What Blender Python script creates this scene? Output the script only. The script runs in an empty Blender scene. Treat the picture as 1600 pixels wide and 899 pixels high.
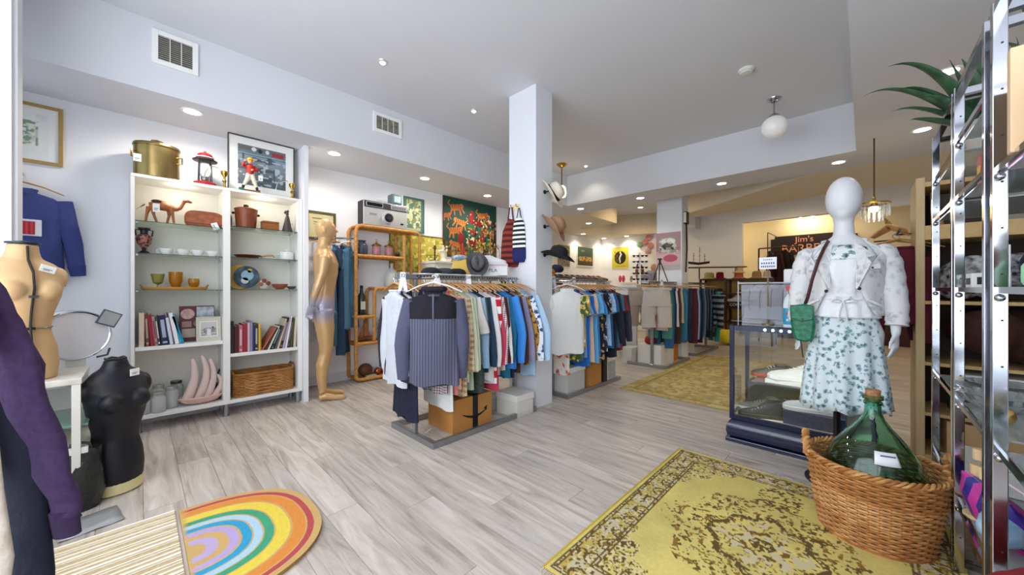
import bpy, bmesh, math, random
import numpy as np
from mathutils import Vector, Matrix
R = math.radians
PI = math.pi
scene = bpy.context.scene
COL = scene.collection
random.seed(7)

# ------------------------------------------------------------------ camera
# axes: +X runs along the left wall away from the shop window, +Y runs towards the left wall
YAW = R(44.128)
cam_d = bpy.data.cameras.new('camera')
cam = bpy.data.objects.new('camera', cam_d)
COL.objects.link(cam)
cam.location = (0, 0, 1.15)
cam.rotation_euler = (R(90), 0, YAW - R(90))
cam_d.sensor_width = 36
cam_d.lens = 567 / 1600 * 36
cam_d.shift_y = 1.5 / 1600
cam_d.clip_start = 0.02
scene.camera = cam

# ------------------------------------------------------------------ light and exposure
scene.view_settings.view_transform = 'Standard'
scene.view_settings.look = 'None'
scene.view_settings.exposure = 0.0
scene.view_settings.gamma = 1.0
scene.view_settings.use_curve_mapping = False
W = bpy.data.worlds.new('sky')
scene.world = W
W.use_nodes = True
W.node_tree.nodes['Background'].inputs[0].default_value = (0.72, 0.84, 1.0, 1)
W.node_tree.nodes['Background'].inputs[1].default_value = 1.6


def area(name, loc, rot, sx, sy, power, color):
    l = bpy.data.lights.new(name, 'AREA')
    l.shape = 'RECTANGLE'
    l.size, l.size_y, l.energy, l.color = sx, sy, power, color
    o = bpy.data.objects.new(name, l)
    o.location, o.rotation_euler = loc, rot
    COL.objects.link(o)
    return o


# daylight through the shop window behind the camera (window fills the front wall)
DAY = (0.88, 0.94, 1.0)
area('window_daylight', (-0.72, 0.75, 1.75), (0, R(-90), 0), 2.2, 4.3, 112, DAY)
sun = bpy.data.lights.new('sun', 'SUN')
sun.energy, sun.angle, sun.color = 2.5, R(2), (1, 0.96, 0.9)
so = bpy.data.objects.new('sun', sun)
so.rotation_euler = (R(0), R(-38), R(-58))
COL.objects.link(so)
LOWZ = 2.6
HIGHZ = 3.12


def lamp(loc, power, color=(1, 0.9, 0.76), size=0.05, kind='POINT', spot=120):
    l = bpy.data.lights.new('bulb', kind)
    l.energy, l.color, l.shadow_soft_size = power, color, size
    if kind == 'SPOT':
        l.spot_size, l.spot_blend = R(spot), 0.6
    o = bpy.data.objects.new('bulb', l)
    o.location = loc
    COL.objects.link(o)
    return o


# ------------------------------------------------------------------ colour and material helpers
def lin(h):
    if isinstance(h, str):
        h = h.lstrip('#')
        h = [int(h[i:i + 2], 16) / 255 for i in (0, 2, 4)]
    return tuple(c / 12.92 if c <= 0.04045 else ((c + 0.055) / 1.055) ** 2.4 for c in h)


MATS = {}


def mat(color, rough=0.6, metal=0.0, kind=None, c2=None, scale=10.0, c3=None, key=None, trans=0.0, emit=0.0, bump=0.0,
        ior=1.45, alpha=1.0, sheen=0.0, coat=0.0):
    k = key or (color, rough, metal, kind, c2, scale, c3, trans, emit, bump, alpha, sheen, coat)
    if k in MATS:
        return MATS[k]
    m = bpy.data.materials.new('material')
    m.use_nodes = True
    nt = m.node_tree
    N, L = nt.nodes, nt.links
    p = N['Principled BSDF']
    a = lin(color) + (1,)
    p.inputs['Base Color'].default_value = a
    p.inputs['Roughness'].default_value = rough
    p.inputs['Metallic'].default_value = metal
    p.inputs['IOR'].default_value = ior
    p.inputs['Transmission Weight'].default_value = trans
    p.inputs['Alpha'].default_value = alpha
    p.inputs['Coat Weight'].default_value = coat
    if sheen:
        p.inputs['Sheen Weight'].default_value = sheen
    if emit:
        p.inputs['Emission Color'].default_value = a
        p.inputs['Emission Strength'].default_value = emit
    tc = N.new('ShaderNodeTexCoord')
    b = lin(c2) + (1,) if c2 else a

    def ramp(fac, stops):
        r = N.new('ShaderNodeValToRGB')
        e = r.color_ramp.elements
        while len(e) < len(stops):
            e.new(0.5)
        for el, (pos, c) in zip(e, stops):
            el.position, el.color = pos, c
        L.new(fac, r.inputs[0])
        return r

    def noise(s, d=3, vec=None):
        n = N.new('ShaderNodeTexNoise')
        n.inputs['Scale'].default_value = s
        n.inputs['Detail'].default_value = d
        L.new(vec or tc.outputs['Object'], n.inputs['Vector'])
        return n

    out = None
    if kind == 'noise':
        n = noise(scale, 5)
        out = ramp(n.outputs[0], [(0.35, a), (0.65, b)]).outputs[0]
    elif kind == 'wood':
        mp = N.new('ShaderNodeMapping')
        mp.inputs['Scale'].default_value = (scale, scale, scale * 0.12)
        L.new(tc.outputs['Object'], mp.inputs[0])
        n = noise(1.0, 6, mp.outputs[0])
        n.inputs['Distortion'].default_value = 1.2
        out = ramp(n.outputs[0], [(0.3, a), (0.7, b)]).outputs[0]
    elif kind == 'woodx':
        mp = N.new('ShaderNodeMapping')
        mp.inputs['Scale'].default_value = (scale * 0.12, scale, scale)
        L.new(tc.outputs['Object'], mp.inputs[0])
        n = noise(1.0, 6, mp.outputs[0])
        n.inputs['Distortion'].default_value = 1.2
        out = ramp(n.outputs[0], [(0.3, a), (0.7, b)]).outputs[0]
    elif kind in ('stripex', 'stripey', 'stripez'):
        w = N.new('ShaderNodeTexWave')
        w.bands_direction = kind[-1].upper()
        w.inputs['Scale'].default_value = scale
        w.inputs['Distortion'].default_value = 0.0
        L.new(tc.outputs['Object'], w.inputs['Vector'])
        out = ramp(w.outputs[0], [(0.45, a), (0.55, b)]).outputs[0]
    elif kind == 'plaid':
        s = []
        for d in 'XZ':
            w = N.new('ShaderNodeTexWave')
            w.bands_direction = d
            w.inputs['Scale'].default_value = scale
            L.new(tc.outputs['Object'], w.inputs['Vector'])
            s.append(ramp(w.outputs[0], [(0.5, (0, 0, 0, 1)), (0.6, (1, 1, 1, 1))]).outputs[0])
        ad = N.new('ShaderNodeMath')
        L.new(s[0], ad.inputs[0])
        L.new(s[1], ad.inputs[1])
        hf = N.new('ShaderNodeMath')
        hf.operation = 'MULTIPLY'
        hf.inputs[1].default_value = 0.5
        L.new(ad.outputs[0], hf.inputs[0])
        mid = tuple((x + y) / 2 for x, y in zip(a, b))
        c = lin(c3) + (1,) if c3 else b
        out = ramp(hf.outputs[0], [(0.2, a), (0.5, mid), (0.9, c)]).outputs[0]
    elif kind == 'floral':
        v = N.new('ShaderNodeTexVoronoi')
        v.inputs['Scale'].default_value = scale
        n = noise(scale * 2.5, 3)
        mx = N.new('ShaderNodeVectorMath')
        mx.operation = 'SCALE'
        mx.inputs['Scale'].default_value = 0.9 / scale
        L.new(n.outputs['Color'], mx.inputs[0])
        ad = N.new('ShaderNodeVectorMath')
        L.new(tc.outputs['Object'], ad.inputs[0])
        L.new(mx.outputs[0], ad.inputs[1])
        L.new(ad.outputs[0], v.inputs['Vector'])
        c = lin(c3) + (1,) if c3 else b
        out = ramp(v.outputs['Distance'], [(0.16, c), (0.25, b), (0.36, b), (0.44, a)]).outputs[0]
    elif kind == 'attr':
        at = N.new('ShaderNodeAttribute')
        at.attribute_name = 'Col'
        out = at.outputs['Color']
    if out:
        L.new(out, p.inputs['Base Color'])
    if bump:
        cloth = rough >= .8 and bump == .15
        n2 = noise(11 if cloth else scale if kind else 40, 4)
        bp = N.new('ShaderNodeBump')
        bp.inputs['Strength'].default_value = .55 if cloth else bump
        bp.inputs['Distance'].default_value = 0.03 if cloth else 0.01
        L.new(n2.outputs[0], bp.inputs['Height'])
        L.new(bp.outputs[0], p.inputs['Normal'])
    MATS[k] = m
    return m


def fab(c, **kw):
    kw.setdefault('rough', 0.85)
    kw.setdefault('bump', 0.15)
    return mat(c, **kw)


def glass(c='ffffff', rough=0.02):
    return mat(c, rough=rough, trans=1.0)


# ------------------------------------------------------------------ mesh helpers
class B:
    def __init__(s):
        s.v, s.f = [], []

    def add(s, vs, fs):
        o = len(s.v)
        s.v += [tuple(x) for x in vs]
        s.f += [tuple(i + o for i in f) for f in fs]
        return s

    def box(s, x0, y0, z0, x1, y1, z1):
        v = [(x, y, z) for x in (x0, x1) for y in (y0, y1) for z in (z0, z1)]
        return s.add(v, [(0, 1, 3, 2), (4, 6, 7, 5), (0, 4, 5, 1), (2, 3, 7, 6), (0, 2, 6, 4), (1, 5, 7, 3)])

    def cbox(s, c, d, rz=0, ry=0, rx=0):
        M = Matrix.Translation(c) @ Matrix.Rotation(rz, 4, 'Z') @ Matrix.Rotation(ry, 4, 'Y') @ Matrix.Rotation(rx, 4, 'X')
        v = [M @ Vector((x * d[0] / 2, y * d[1] / 2, z * d[2] / 2)) for x in (-1, 1) for y in (-1, 1) for z in (-1, 1)]
        return s.add(v, [(0, 1, 3, 2), (4, 6, 7, 5), (0, 4, 5, 1), (2, 3, 7, 6), (0, 2, 6, 4), (1, 5, 7, 3)])

    def loft(s, rings, cap=True, closed=True):
        n = len(rings[0])
        vs = [p for r in rings for p in r]
        fs = []
        for i in range(len(rings) - 1):
            for j in range(n if closed else n - 1):
                k = (j + 1) % n
                fs.append((i * n + j, i * n + k, (i + 1) * n + k, (i + 1) * n + j))
        if cap:
            fs.append(tuple(range(n))[::-1])
            fs.append(tuple((len(rings) - 1) * n + j for j in range(n)))
        return s.add(vs, fs)

    def tube(s, pts, r, n=8, flat=1.0, ref=None, cap=True, closed=False):
        pts = [Vector(p) for p in pts]
        if not isinstance(r, (list, tuple)):
            r = [r] * len(pts)
        rings = []
        prev = None
        m = len(pts)
        for i, p in enumerate(pts):
            if closed:
                t = pts[(i + 1) % m] - pts[i - 1]
            else:
                t = pts[min(i + 1, m - 1)] - pts[max(i - 1, 0)]
            t.normalize()
            if ref is not None:
                b = Vector(ref)
                a = t.cross(b)
                if a.length < 1e-4:
                    a = Vector((1, 0, 0))
                a.normalize()
                b = a.cross(t)
            else:
                if prev is None:
                    prev = Vector((0, 0, 1)) if abs(t.z) < 0.9 else Vector((1, 0, 0))
                a = t.cross(prev)
                if a.length < 1e-5:
                    a = t.orthogonal()
                a.normalize()
                b = a.cross(t)
                prev = b.copy()
            rings.append([p + a * (r[i] * math.cos(2 * PI * k / n)) + b * (r[i] * flat * math.sin(2 * PI * k / n)) for k in range(n)])
        if closed:
            rings.append(rings[0])
        return s.loft(rings, cap and not closed)

    def ring(s, prof, n=24):
        """closed ring-shaped lathe: prof is a closed r,z outline"""
        vs = [[(r * math.cos(2 * PI * k / n), r * math.sin(2 * PI * k / n), z) for r, z in prof] for k in range(n)]
        return s.loft(vs + vs[:1], cap=False)

    def lathe(s, prof, n=24, c=(0, 0, 0), sx=1.0, sy=1.0):
        rings = [[(c[0] + r * sx * math.cos(2 * PI * k / n), c[1] + r * sy * math.sin(2 * PI * k / n), c[2] + z) for k in range(n)] for r, z in prof]
        return s.loft(rings)

    def prism(s, poly, y0, y1, m=None):
        """polygon in x,z extruded along y"""
        n = len(poly)
        v = [(x, y0, z) for x, z in poly] + [(x, y1, z) for x, z in poly]
        f = [tuple(range(n)), tuple(range(n, 2 * n))[::-1]] + [(i, i + n, (i + 1) % n + n, (i + 1) % n) for i in range(n)]
        if m is not None:
            v = [m @ Vector(p) for p in v]
        return s.add(v, f)

    def slab(s, poly, z0, z1):
        n = len(poly)
        v = [(x, y, z0) for x, y in poly] + [(x, y, z1) for x, y in poly]
        return s.add(v, [tuple(range(n)), tuple(range(n, 2 * n))[::-1]] + [(i, i + n, (i + 1) % n + n, (i + 1) % n) for i in range(n)])

    def ball(s, c, r, n=16, m=10):
        if not isinstance(r, (list, tuple)):
            r = (r, r, r)
        rings = []
        for i in range(m + 1):
            th = 0.02 + (PI - 0.04) * i / m
            rings.append([(c[0] + r[0] * math.sin(th) * math.cos(2 * PI * k / n), c[1] + r[1] * math.sin(th) * math.sin(2 * PI * k / n), c[2] - r[2] * math.cos(th)) for k in range(n)])
        return s.loft(rings)

    def mesh(s, name, smooth=True, ang=38):
        me = bpy.data.meshes.new(name)
        me.from_pydata(s.v, [], s.f)
        bm = bmesh.new()
        bm.from_mesh(me)
        bmesh.ops.recalc_face_normals(bm, faces=bm.faces)
        bm.to_mesh(me)
        bm.free()
        if smooth:
            me.shade_smooth()
            me.set_sharp_from_angle(angle=R(ang))
        return me

    def obj(s, name, m, parent=None, smooth=True, ang=38, loc=None, rot=None, remesh=None, bevel=None, subsurf=0, solid=0, label=None):
        me = s.mesh(name, smooth and not remesh, ang)
        if m:
            me.materials.append(m)
        o = bpy.data.objects.new(name, me)
        COL.objects.link(o)
        if parent is not None:
            o.parent = parent
        if loc:
            o.location = loc
        if rot:
            o.rotation_euler = rot
        if bevel:
            md = o.modifiers.new('b', 'BEVEL')
            md.width, md.segments = bevel, 2
        if solid:
            md = o.modifiers.new('s', 'SOLIDIFY')
            md.thickness, md.offset = solid, 0
        if remesh:
            md = o.modifiers.new('r', 'REMESH')
            md.mode, md.voxel_size = 'VOXEL', remesh
            md.use_smooth_shade = True
            md = o.modifiers.new('sm', 'SMOOTH')
            md.iterations, md.factor = 6, 0.5
        if subsurf:
            md = o.modifiers.new('ss', 'SUBSURF')
            md.levels = md.render_levels = subsurf
        if label:
            o['label'] = label
        return o


def tag(o, label, cat, group=None, kind=None):
    o['label'], o['category'] = label, cat
    if group:
        o['group'] = group
    if kind:
        o['kind'] = kind
    return o


def thing(name, label, cat, loc=(0, 0, 0), rz=0.0, group=None):
    o = bpy.data.objects.new(name, None)
    o.empty_display_size = 0.05
    COL.objects.link(o)
    o.location, o.rotation_euler = loc, (0, 0, rz)
    return tag(o, label, cat, group)


def copy_tree(o, parent=None):
    c = o.copy()
    COL.objects.link(c)
    if parent is not None:
        c.parent = parent
    for ch in list(o.children):
        copy_tree(ch, c)
    return c


def struct(o):
    o['kind'] = 'structure'
    return o


def text(body, size, m, parent, loc, rz=0.0, tilt=90, name='lettering', ext=0.001, align='CENTER'):
    c = bpy.data.curves.new(name, 'FONT')
    c.body, c.size, c.extrude = body, size, ext
    c.align_x, c.align_y = align, 'CENTER'
    c.materials.append(m)
    f = bpy.data.objects.new(name, c)
    me = bpy.data.meshes.new_from_object(f)
    bpy.data.objects.remove(f)
    o = bpy.data.objects.new(name, me)
    COL.objects.link(o)
    o.parent = parent
    o.location, o.rotation_euler = loc, (R(tilt), 0, rz)
    return o


# painted flat things: colours on a fine grid (paintings, posters, woven pictures)
def vnoise(x, y, s, seed=0):
    rs = np.random.RandomState(seed)
    g = rs.rand(64, 64)
    X, Y = x * s, y * s
    xi, yi = np.floor(X).astype(int), np.floor(Y).astype(int)
    fx, fy = X - xi, Y - yi
    fx, fy = fx * fx * (3 - 2 * fx), fy * fy * (3 - 2 * fy)
    q = lambda a, b: g[a % 64, b % 64]
    return (q(xi, yi) * (1 - fx) + q(xi + 1, yi) * fx) * (1 - fy) + (q(xi, yi + 1) * (1 - fx) + q(xi + 1, yi + 1) * fx) * fy


def grid_mesh(name, w, h, nx, ny, fn, flat=False):
    """fn(x, y) -> (n, 3) sRGB colours; x, y in metres from the lower left corner"""
    xs, ys = np.linspace(0, w, nx + 1), np.linspace(0, h, ny + 1)
    X, Y = np.meshgrid(xs, ys)
    X, Y = X.ravel(), Y.ravel()
    c = np.clip(fn(X, Y), 0, 1)
    c = np.where(c <= 0.04045, c / 12.92, ((c + 0.055) / 1.055) ** 2.4)
    co = np.zeros((len(X), 3))
    co[:, 0] = X - w / 2
    if flat:
        co[:, 1] = Y - h / 2
    else:
        co[:, 2] = Y - h / 2
    i = np.arange(nx)[None, :] + (np.arange(ny) * (nx + 1))[:, None]
    i = i.ravel()
    f = np.stack([i, i + 1, i + nx + 2, i + nx + 1], 1)
    me = bpy.data.meshes.new(name)
    me.vertices.add(len(co))
    me.vertices.foreach_set('co', co.ravel())
    me.loops.add(f.size)
    me.loops.foreach_set('vertex_index', f.ravel())
    me.polygons.add(len(f))
    me.polygons.foreach_set('loop_start', np.arange(len(f)) * 4)
    me.update(calc_edges=True)
    at = me.color_attributes.new('Col', 'FLOAT_COLOR', 'POINT')
    at.data.foreach_set('color', np.concatenate([c, np.ones((len(c), 1))], 1).ravel())
    return me


def paint_fn(w, h, base, shapes):
    def srgb(c):
        return np.array([int(c[i:i + 2], 16) / 255 for i in (0, 2, 4)])

    def fn(X, Y):
        x, y = X / w, Y / h
        c = np.tile(srgb(base), (len(x), 1))
        asp = w / h
        for s in shapes:
            k = s[0]
            if k == 'e':
                _, cx, cy, rx, ry, col = s[:6]
                a = s[6] if len(s) > 6 else 0
                dx, dy = (x - cx) * asp, y - cy
                u = dx * math.cos(a) + dy * math.sin(a)
                v = -dx * math.sin(a) + dy * math.cos(a)
                m = (u / (rx * asp)) ** 2 + (v / ry) ** 2 < 1
                c[m] = srgb(col)
            elif k == 'r':
                m = (x > s[1]) & (y > s[2]) & (x < s[3]) & (y < s[4])
                c[m] = srgb(s[5])
            elif k == 'g':
                t = np.clip((y - s[1]) / (s[2] - s[1]), 0, 1)[:, None]
                m = (y > s[1]) & (y < s[2])
                c[m] = ((1 - t) * srgb(s[3]) + t * srgb(s[4]))[m]
            elif k == 'l':
                _, x0, y0, x1, y1, wd, col = s
                dx, dy = x1 - x0, y1 - y0
                t = np.clip(((x - x0) * dx + (y - y0) * dy) / (dx * dx + dy * dy), 0, 1)
                m = ((x - x0 - t * dx) * asp) ** 2 + (y - y0 - t * dy) ** 2 < wd * wd
                c[m] = srgb(col)
            elif k == 'n':
                _, x0, y0, x1, y1, sc, th, col, seed = s
                n = vnoise(x * asp, y, sc, seed)
                m = (n > th) & (x > x0) & (y > y0) & (x < x1) & (y < y1)
                c[m] = srgb(col)
        return c
    return fn


def painted(name, w, h, base, shapes, parent=None, loc=(0, 0, 0), rz=0.0, res=0.006, rough=0.5, flat=False, rx=0.0):
    me = grid_mesh(name, w, h, max(8, int(w / res)), max(8, int(h / res)), paint_fn(w, h, base, shapes), flat)
    me.materials.append(mat('ffffff', rough=rough, kind='attr', key=('attr', rough)))
    o = bpy.data.objects.new(name, me)
    COL.objects.link(o)
    if parent is not None:
        o.parent = parent
    o.location, o.rotation_euler = loc, (rx, 0, rz)
    return o


def frame_bars(b, w, h, t, d):
    """picture frame around w x h (outer), bar width t, depth d behind y=0"""
    b.box(-w / 2, 0, -h / 2, -w / 2 + t, d, h / 2).box(w / 2 - t, 0, -h / 2, w / 2, d, h / 2)
    return b.box(-w / 2 + t, 0, -h / 2, w / 2 - t, d, -h / 2 + t).box(-w / 2 + t, 0, h / 2 - t, w / 2 - t, d, h / 2)


def picture(name, label, cat, loc, rz, w, h, t, fcol, base, shapes, group=None, mount=None, mw=0.0, res=0.006, d=0.02, rx=0.0, glazed=False, metal=0.0):
    """loc = centre of the picture's back face on the wall; it faces local -y"""
    T = thing(name, label, cat, loc, rz, group)
    T.rotation_euler = (rx, 0, rz)
    if t:
        frame_bars(B(), w, h, t, d).obj('frame', mat(fcol, rough=0.35, metal=metal), T, loc=(0, -d, 0), smooth=False)
    if mount:
        B().box(-w / 2 + t, -0.006, -h / 2 + t, w / 2 - t, 0, h / 2 - t).obj('mount', mat(mount, rough=0.8), T, smooth=False, loc=(0, -0.003, 0))
    else:
        B().box(-w / 2 + t, -0.006, -h / 2 + t, w / 2 - t, 0, h / 2 - t).obj('backing_board', mat('b8b0a0', rough=0.9), T, smooth=False)
    painted('picture_print', w - 2 * t - 2 * mw, h - 2 * t - 2 * mw, base, shapes, T, loc=(0, -0.0105, 0), res=res)
    return T
# ------------------------------------------------------------------ the room
WALL = mat('f5f6fa', rough=0.75, bump=0.02)
CEIL = mat('dcdee4', rough=0.8)
WARM = mat('e6dcc6', rough=0.8)
FRAMEW = mat('e4e6ea', rough=0.45)


def sbox(name, a, m=None):
    return struct(B().box(*a).obj(name, m or WALL, smooth=False))


def plank_mat(name, c1, c2, c3):
    m = bpy.data.materials.new(name)
    m.use_nodes = True
    nt = m.node_tree
    N, L = nt.nodes, nt.links
    p = N['Principled BSDF']
    tc, oi = N.new('ShaderNodeTexCoord'), N.new('ShaderNodeObjectInfo')
    mu = N.new('ShaderNodeMath')
    mu.operation = 'MULTIPLY'
    mu.inputs[1].default_value = 37.0
    L.new(oi.outputs['Random'], mu.inputs[0])
    cb = N.new('ShaderNodeCombineXYZ')
    L.new(mu.outputs[0], cb.inputs[0])
    L.new(mu.outputs[0], cb.inputs[2])
    ad = N.new('ShaderNodeVectorMath')
    L.new(tc.outputs['Object'], ad.inputs[0])
    L.new(cb.outputs[0], ad.inputs[1])
    mp = N.new('ShaderNodeMapping')
    mp.inputs['Scale'].default_value = (14, 1.3, 14)
    L.new(ad.outputs[0], mp.inputs[0])
    n = N.new('ShaderNodeTexNoise')
    n.inputs['Scale'].default_value = 1.0
    n.inputs['Detail'].default_value = 7
    n.inputs['Roughness'].default_value = 0.62
    n.inputs['Distortion'].default_value = 1.6
    L.new(mp.outputs[0], n.inputs['Vector'])
    r = N.new('ShaderNodeValToRGB')
    e = r.color_ramp.elements
    e.new(0.5)
    for el, (q, c) in zip(e, ((0.3, c1), (0.5, c2), (0.72, c3))):
        el.position, el.color = q, lin(c) + (1,)
    L.new(n.outputs[0], r.inputs[0])
    hs = N.new('ShaderNodeHueSaturation')
    mr = N.new('ShaderNodeMapRange')
    mr.inputs['To Min'].default_value, mr.inputs['To Max'].default_value = 0.88, 1.1
    L.new(oi.outputs['Random'], mr.inputs[0])
    L.new(mr.outputs[0], hs.inputs['Value'])
    L.new(r.outputs[0], hs.inputs['Color'])
    L.new(hs.outputs[0], p.inputs['Base Color'])
    p.inputs['Roughness'].default_value = 0.36
    bp = N.new('ShaderNodeBump')
    bp.inputs['Strength'].default_value = 0.12
    bp.inputs['Distance'].default_value = 0.004
    L.new(n.outputs[0], bp.inputs['Height'])
    L.new(bp.outputs[0], p.inputs['Normal'])
    return m


PLANK = plank_mat('plank', '9c8f85', 'c3b8ae', 'd8cfc7')
floor = struct(B().box(-0.8, -1.7, -0.06, 11.2, 5.7, -0.004).obj('floor', mat('b5a99e', rough=0.45), smooth=False))
pm = B()
pw, pl = 0.159, 1.5
pm.v = [(-pw / 2, -pl / 2, -0.004), (pw / 2, -pl / 2, -0.004), (pw / 2, pl / 2, -0.004), (-pw / 2, pl / 2, -0.004),
        (-pw / 2 + .0008, -pl / 2 + .0008, 0), (pw / 2 - .0008, -pl / 2 + .0008, 0), (pw / 2 - .0008, pl / 2 - .0008, 0), (-pw / 2 + .0008, pl / 2 - .0008, 0)]
pm.f = [(4, 5, 6, 7), (0, 1, 5, 4), (1, 2, 6, 5), (2, 3, 7, 6), (3, 0, 4, 7)]
pme = pm.mesh('plank', False)
pme.materials.append(PLANK)
np_ = 0
for i in range(60):
    x = -0.7 + i * 0.16
    off = (0.0, 0.47, 0.85, 0.22, 0.66)[i % 5]
    for j in range(6):
        y = -1.1 + off * 1.2 + j * 1.501
        if x < 2.2 and y < -0.45:
            continue
        if y > (5.0 if x < 2 else 4.7) or np_ >= 298 or (x > 8 and y > 3.2):
            continue
        o = bpy.data.objects.new('plank', pme)
        COL.objects.link(o)
        o.parent = floor
        o.location = (x, y, 0)
        np_ += 1

sbox('wall_left', (-0.85, 4.42, 0, 1.17, 5.75, 3.12))
sbox('wall_left_back', (1.17, 4.68, 0, 5.95, 5.75, 3.12))
sbox('wall_partition', (1.17, 4.06, 0, 1.21, 4.68, 2.6))
sbox('wall_left_far', (5.95, 5.6, 0, 9.6, 5.75, 3.12))
sbox('wall_far', (9.6, 2.0, 0, 9.75, 5.75, 3.12))
sbox('wall_far_header', (9.6, -0.9, 2.65, 9.75, 2.0, 3.12))
sbox('wall_far_right', (9.6, -1.75, 0, 9.75, -0.9, 3.12))
sbox('wall_right', (-0.85, -1.75, 0, 9.75, -1.6, 3.12))
sbox('wall_annex', (11.0, -1.75, 0, 11.15, 3.0, 3.12), WARM)
sbox('wall_annex_left', (9.75, 2.85, 0, 11.0, 3.0, 3.12), WARM)
sbox('wall_annex_right', (9.75, -1.75, 0, 11.0, -1.6, 3.12), WARM)
sbox('ceiling', (-0.85, -1.75, 3.12, 11.15, 5.75, 3.22), CEIL)
sbox('ceiling_drop_left', (-0.85, 3.75, 2.6, 5.26, 5.6, 3.12), CEIL)
sbox('ceiling_drop_right', (-0.85, -1.6, 2.6, 5.26, 0.06, 3.12), CEIL)
sbox('ceiling_beam', (5.26, -1.6, 2.6, 5.95, 5.6, 3.12), CEIL)
struct(B().slab([(5.95, 3.9), (7.42, 3.95), (7.42, 4.92), (8.93, 4.92), (9.44, 3.93), (9.44, 3.25), (9.6, 3.25), (9.6, 5.6), (5.95, 5.6)], 2.6, 3.12).obj('ceiling_drop_back', WARM, smooth=False))
struct(B().slab([(5.95, -1.6), (5.95, 0.5), (7.47, 2.53), (7.85, 2.45), (7.85, 2.15), (7.35, 0.42), (7.35, -1.6)], 2.6, 3.12).obj('ceiling_diagonal_beam', WARM, smooth=False))
sbox('ceiling_duct_box', (9.2, 2.88, 2.6, 9.6, 3.25, 2.9), CEIL)
sbox('ceiling_annex', (9.75, -1.6, 2.98, 11.0, 2.85, 3.12), WARM)
sbox('baseboard_left', (1.21, 4.665, 0, 5.95, 4.68, 0.11), FRAMEW)
sbox('baseboard_left_front', (-0.75, 4.405, 0, 1.17, 4.42, 0.11), FRAMEW)

# two pillars
struct(B().box(2.66, 2.26, 0, 2.91, 2.62, 3.12).obj('pillar', mat('e2e4ea', rough=0.6), smooth=False))
pil = struct(B().box(6.2, 2.14, 0, 6.5, 2.55, 3.12).obj('pillar_far', mat('e2e4ea', rough=0.6), smooth=False))

# shop front behind the camera: sill, posts, header and glass
sbox('wall_front_header', (-0.85, -1.6, 2.85, -0.75, 4.42, 3.12))
sbox('wall_front_sill', (-0.85, 2.0, 0, -0.75, 4.42, 0.45))
sbox('wall_front_sill_right', (-0.85, -1.6, 0, -0.75, 0.8, 0.45))
for i, (y0, y1) in enumerate(((4.3, 4.42), (1.95, 2.05), (0.78, 0.88), (-1.6, -1.5))):
    sbox('trim_%d' % (i + 1), (-0.86, y0, 0, -0.74, y1, 2.85), FRAMEW)
c = B().box(-0.75, 3.16, 0, -0.455, 3.34, 3.12).box(-0.455, 3.19, 0, -0.44, 3.31, 3.12)
struct(c.obj('window_post', FRAMEW, smooth=False))
for i, (y0, y1, z0) in enumerate(((2.05, 4.3, 0.45), (-1.5, 0.78, 0.45))):
    w = struct(B().box(-0.82, y0, z0, -0.79, y1, z0 + 0.04).box(-0.82, y0, 2.81, -0.79, y1, 2.85).obj('window_%d' % (i + 1), FRAMEW, smooth=False))
    B().box(-0.808, y0, z0 + .04, -0.802, y1, 2.81).obj('pane', glass(), w, smooth=False)
d = struct(B().box(-0.82, 0.88, 0, -0.77, 0.98, 2.2).box(-0.82, 1.85, 0, -0.77, 1.95, 2.2).box(-0.82, 0.98, 0, -0.77, 1.85, 0.2).box(-0.82, 0.98, 2.1, -0.77, 1.85, 2.2).box(-0.82, 0.88, 2.2, -0.77, 1.95, 2.26).obj('door_1', FRAMEW, smooth=False))
B().box(-0.80, 0.98, 0.2, -0.79, 1.85, 2.1).obj('pane', glass(), d, smooth=False)
B().box(-0.80, 0.88, 2.26, -0.79, 1.95, 2.85).obj('pane', glass(), d, smooth=False)
B().tube([(-0.72, 1.05, 0.85), (-0.72, 1.05, 1.25)], 0.012).tube([(-0.77, 1.05, 0.87), (-0.72, 1.05, 0.87)], 0.008).tube([(-0.77, 1.05, 1.23), (-0.72, 1.05, 1.23)], 0.008).obj('door_handle', mat('c8c8cc', 0.25, 1.0), d)

# ------------------------------------------------------------------ lamps
CHROME = mat('b9bbc2', 0.12, 1.0)
STEEL = mat('a9abb0', 0.3, 1.0)
BLACK = mat('15151a', 0.5)
WHITE = mat('f4f4f2', 0.4)


def downlight(x, y, z, label, power, r=0.055, col='fff6e4', lc=(1, 0.92, 0.8), em=14, group='recessed ceiling downlights', spot=135):
    T = thing('recessed_downlight', label, 'light', (x, y, z), 0, group)
    B().ring([(r, 0.0), (r + .018, 0.0), (r + .016, -0.006), (r, -0.004)], 24).obj('trim_ring', WHITE, T)
    B().lathe([(0.002, -0.001), (r, -0.001), (r, -0.003), (0.002, -0.003)], 24).obj('lens', mat(col, emit=em, key=('lens', col, em)), T)
    lamp((x, y, z - 0.02), power, lc, 0.05, 'SPOT', spot)
    return T


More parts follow.
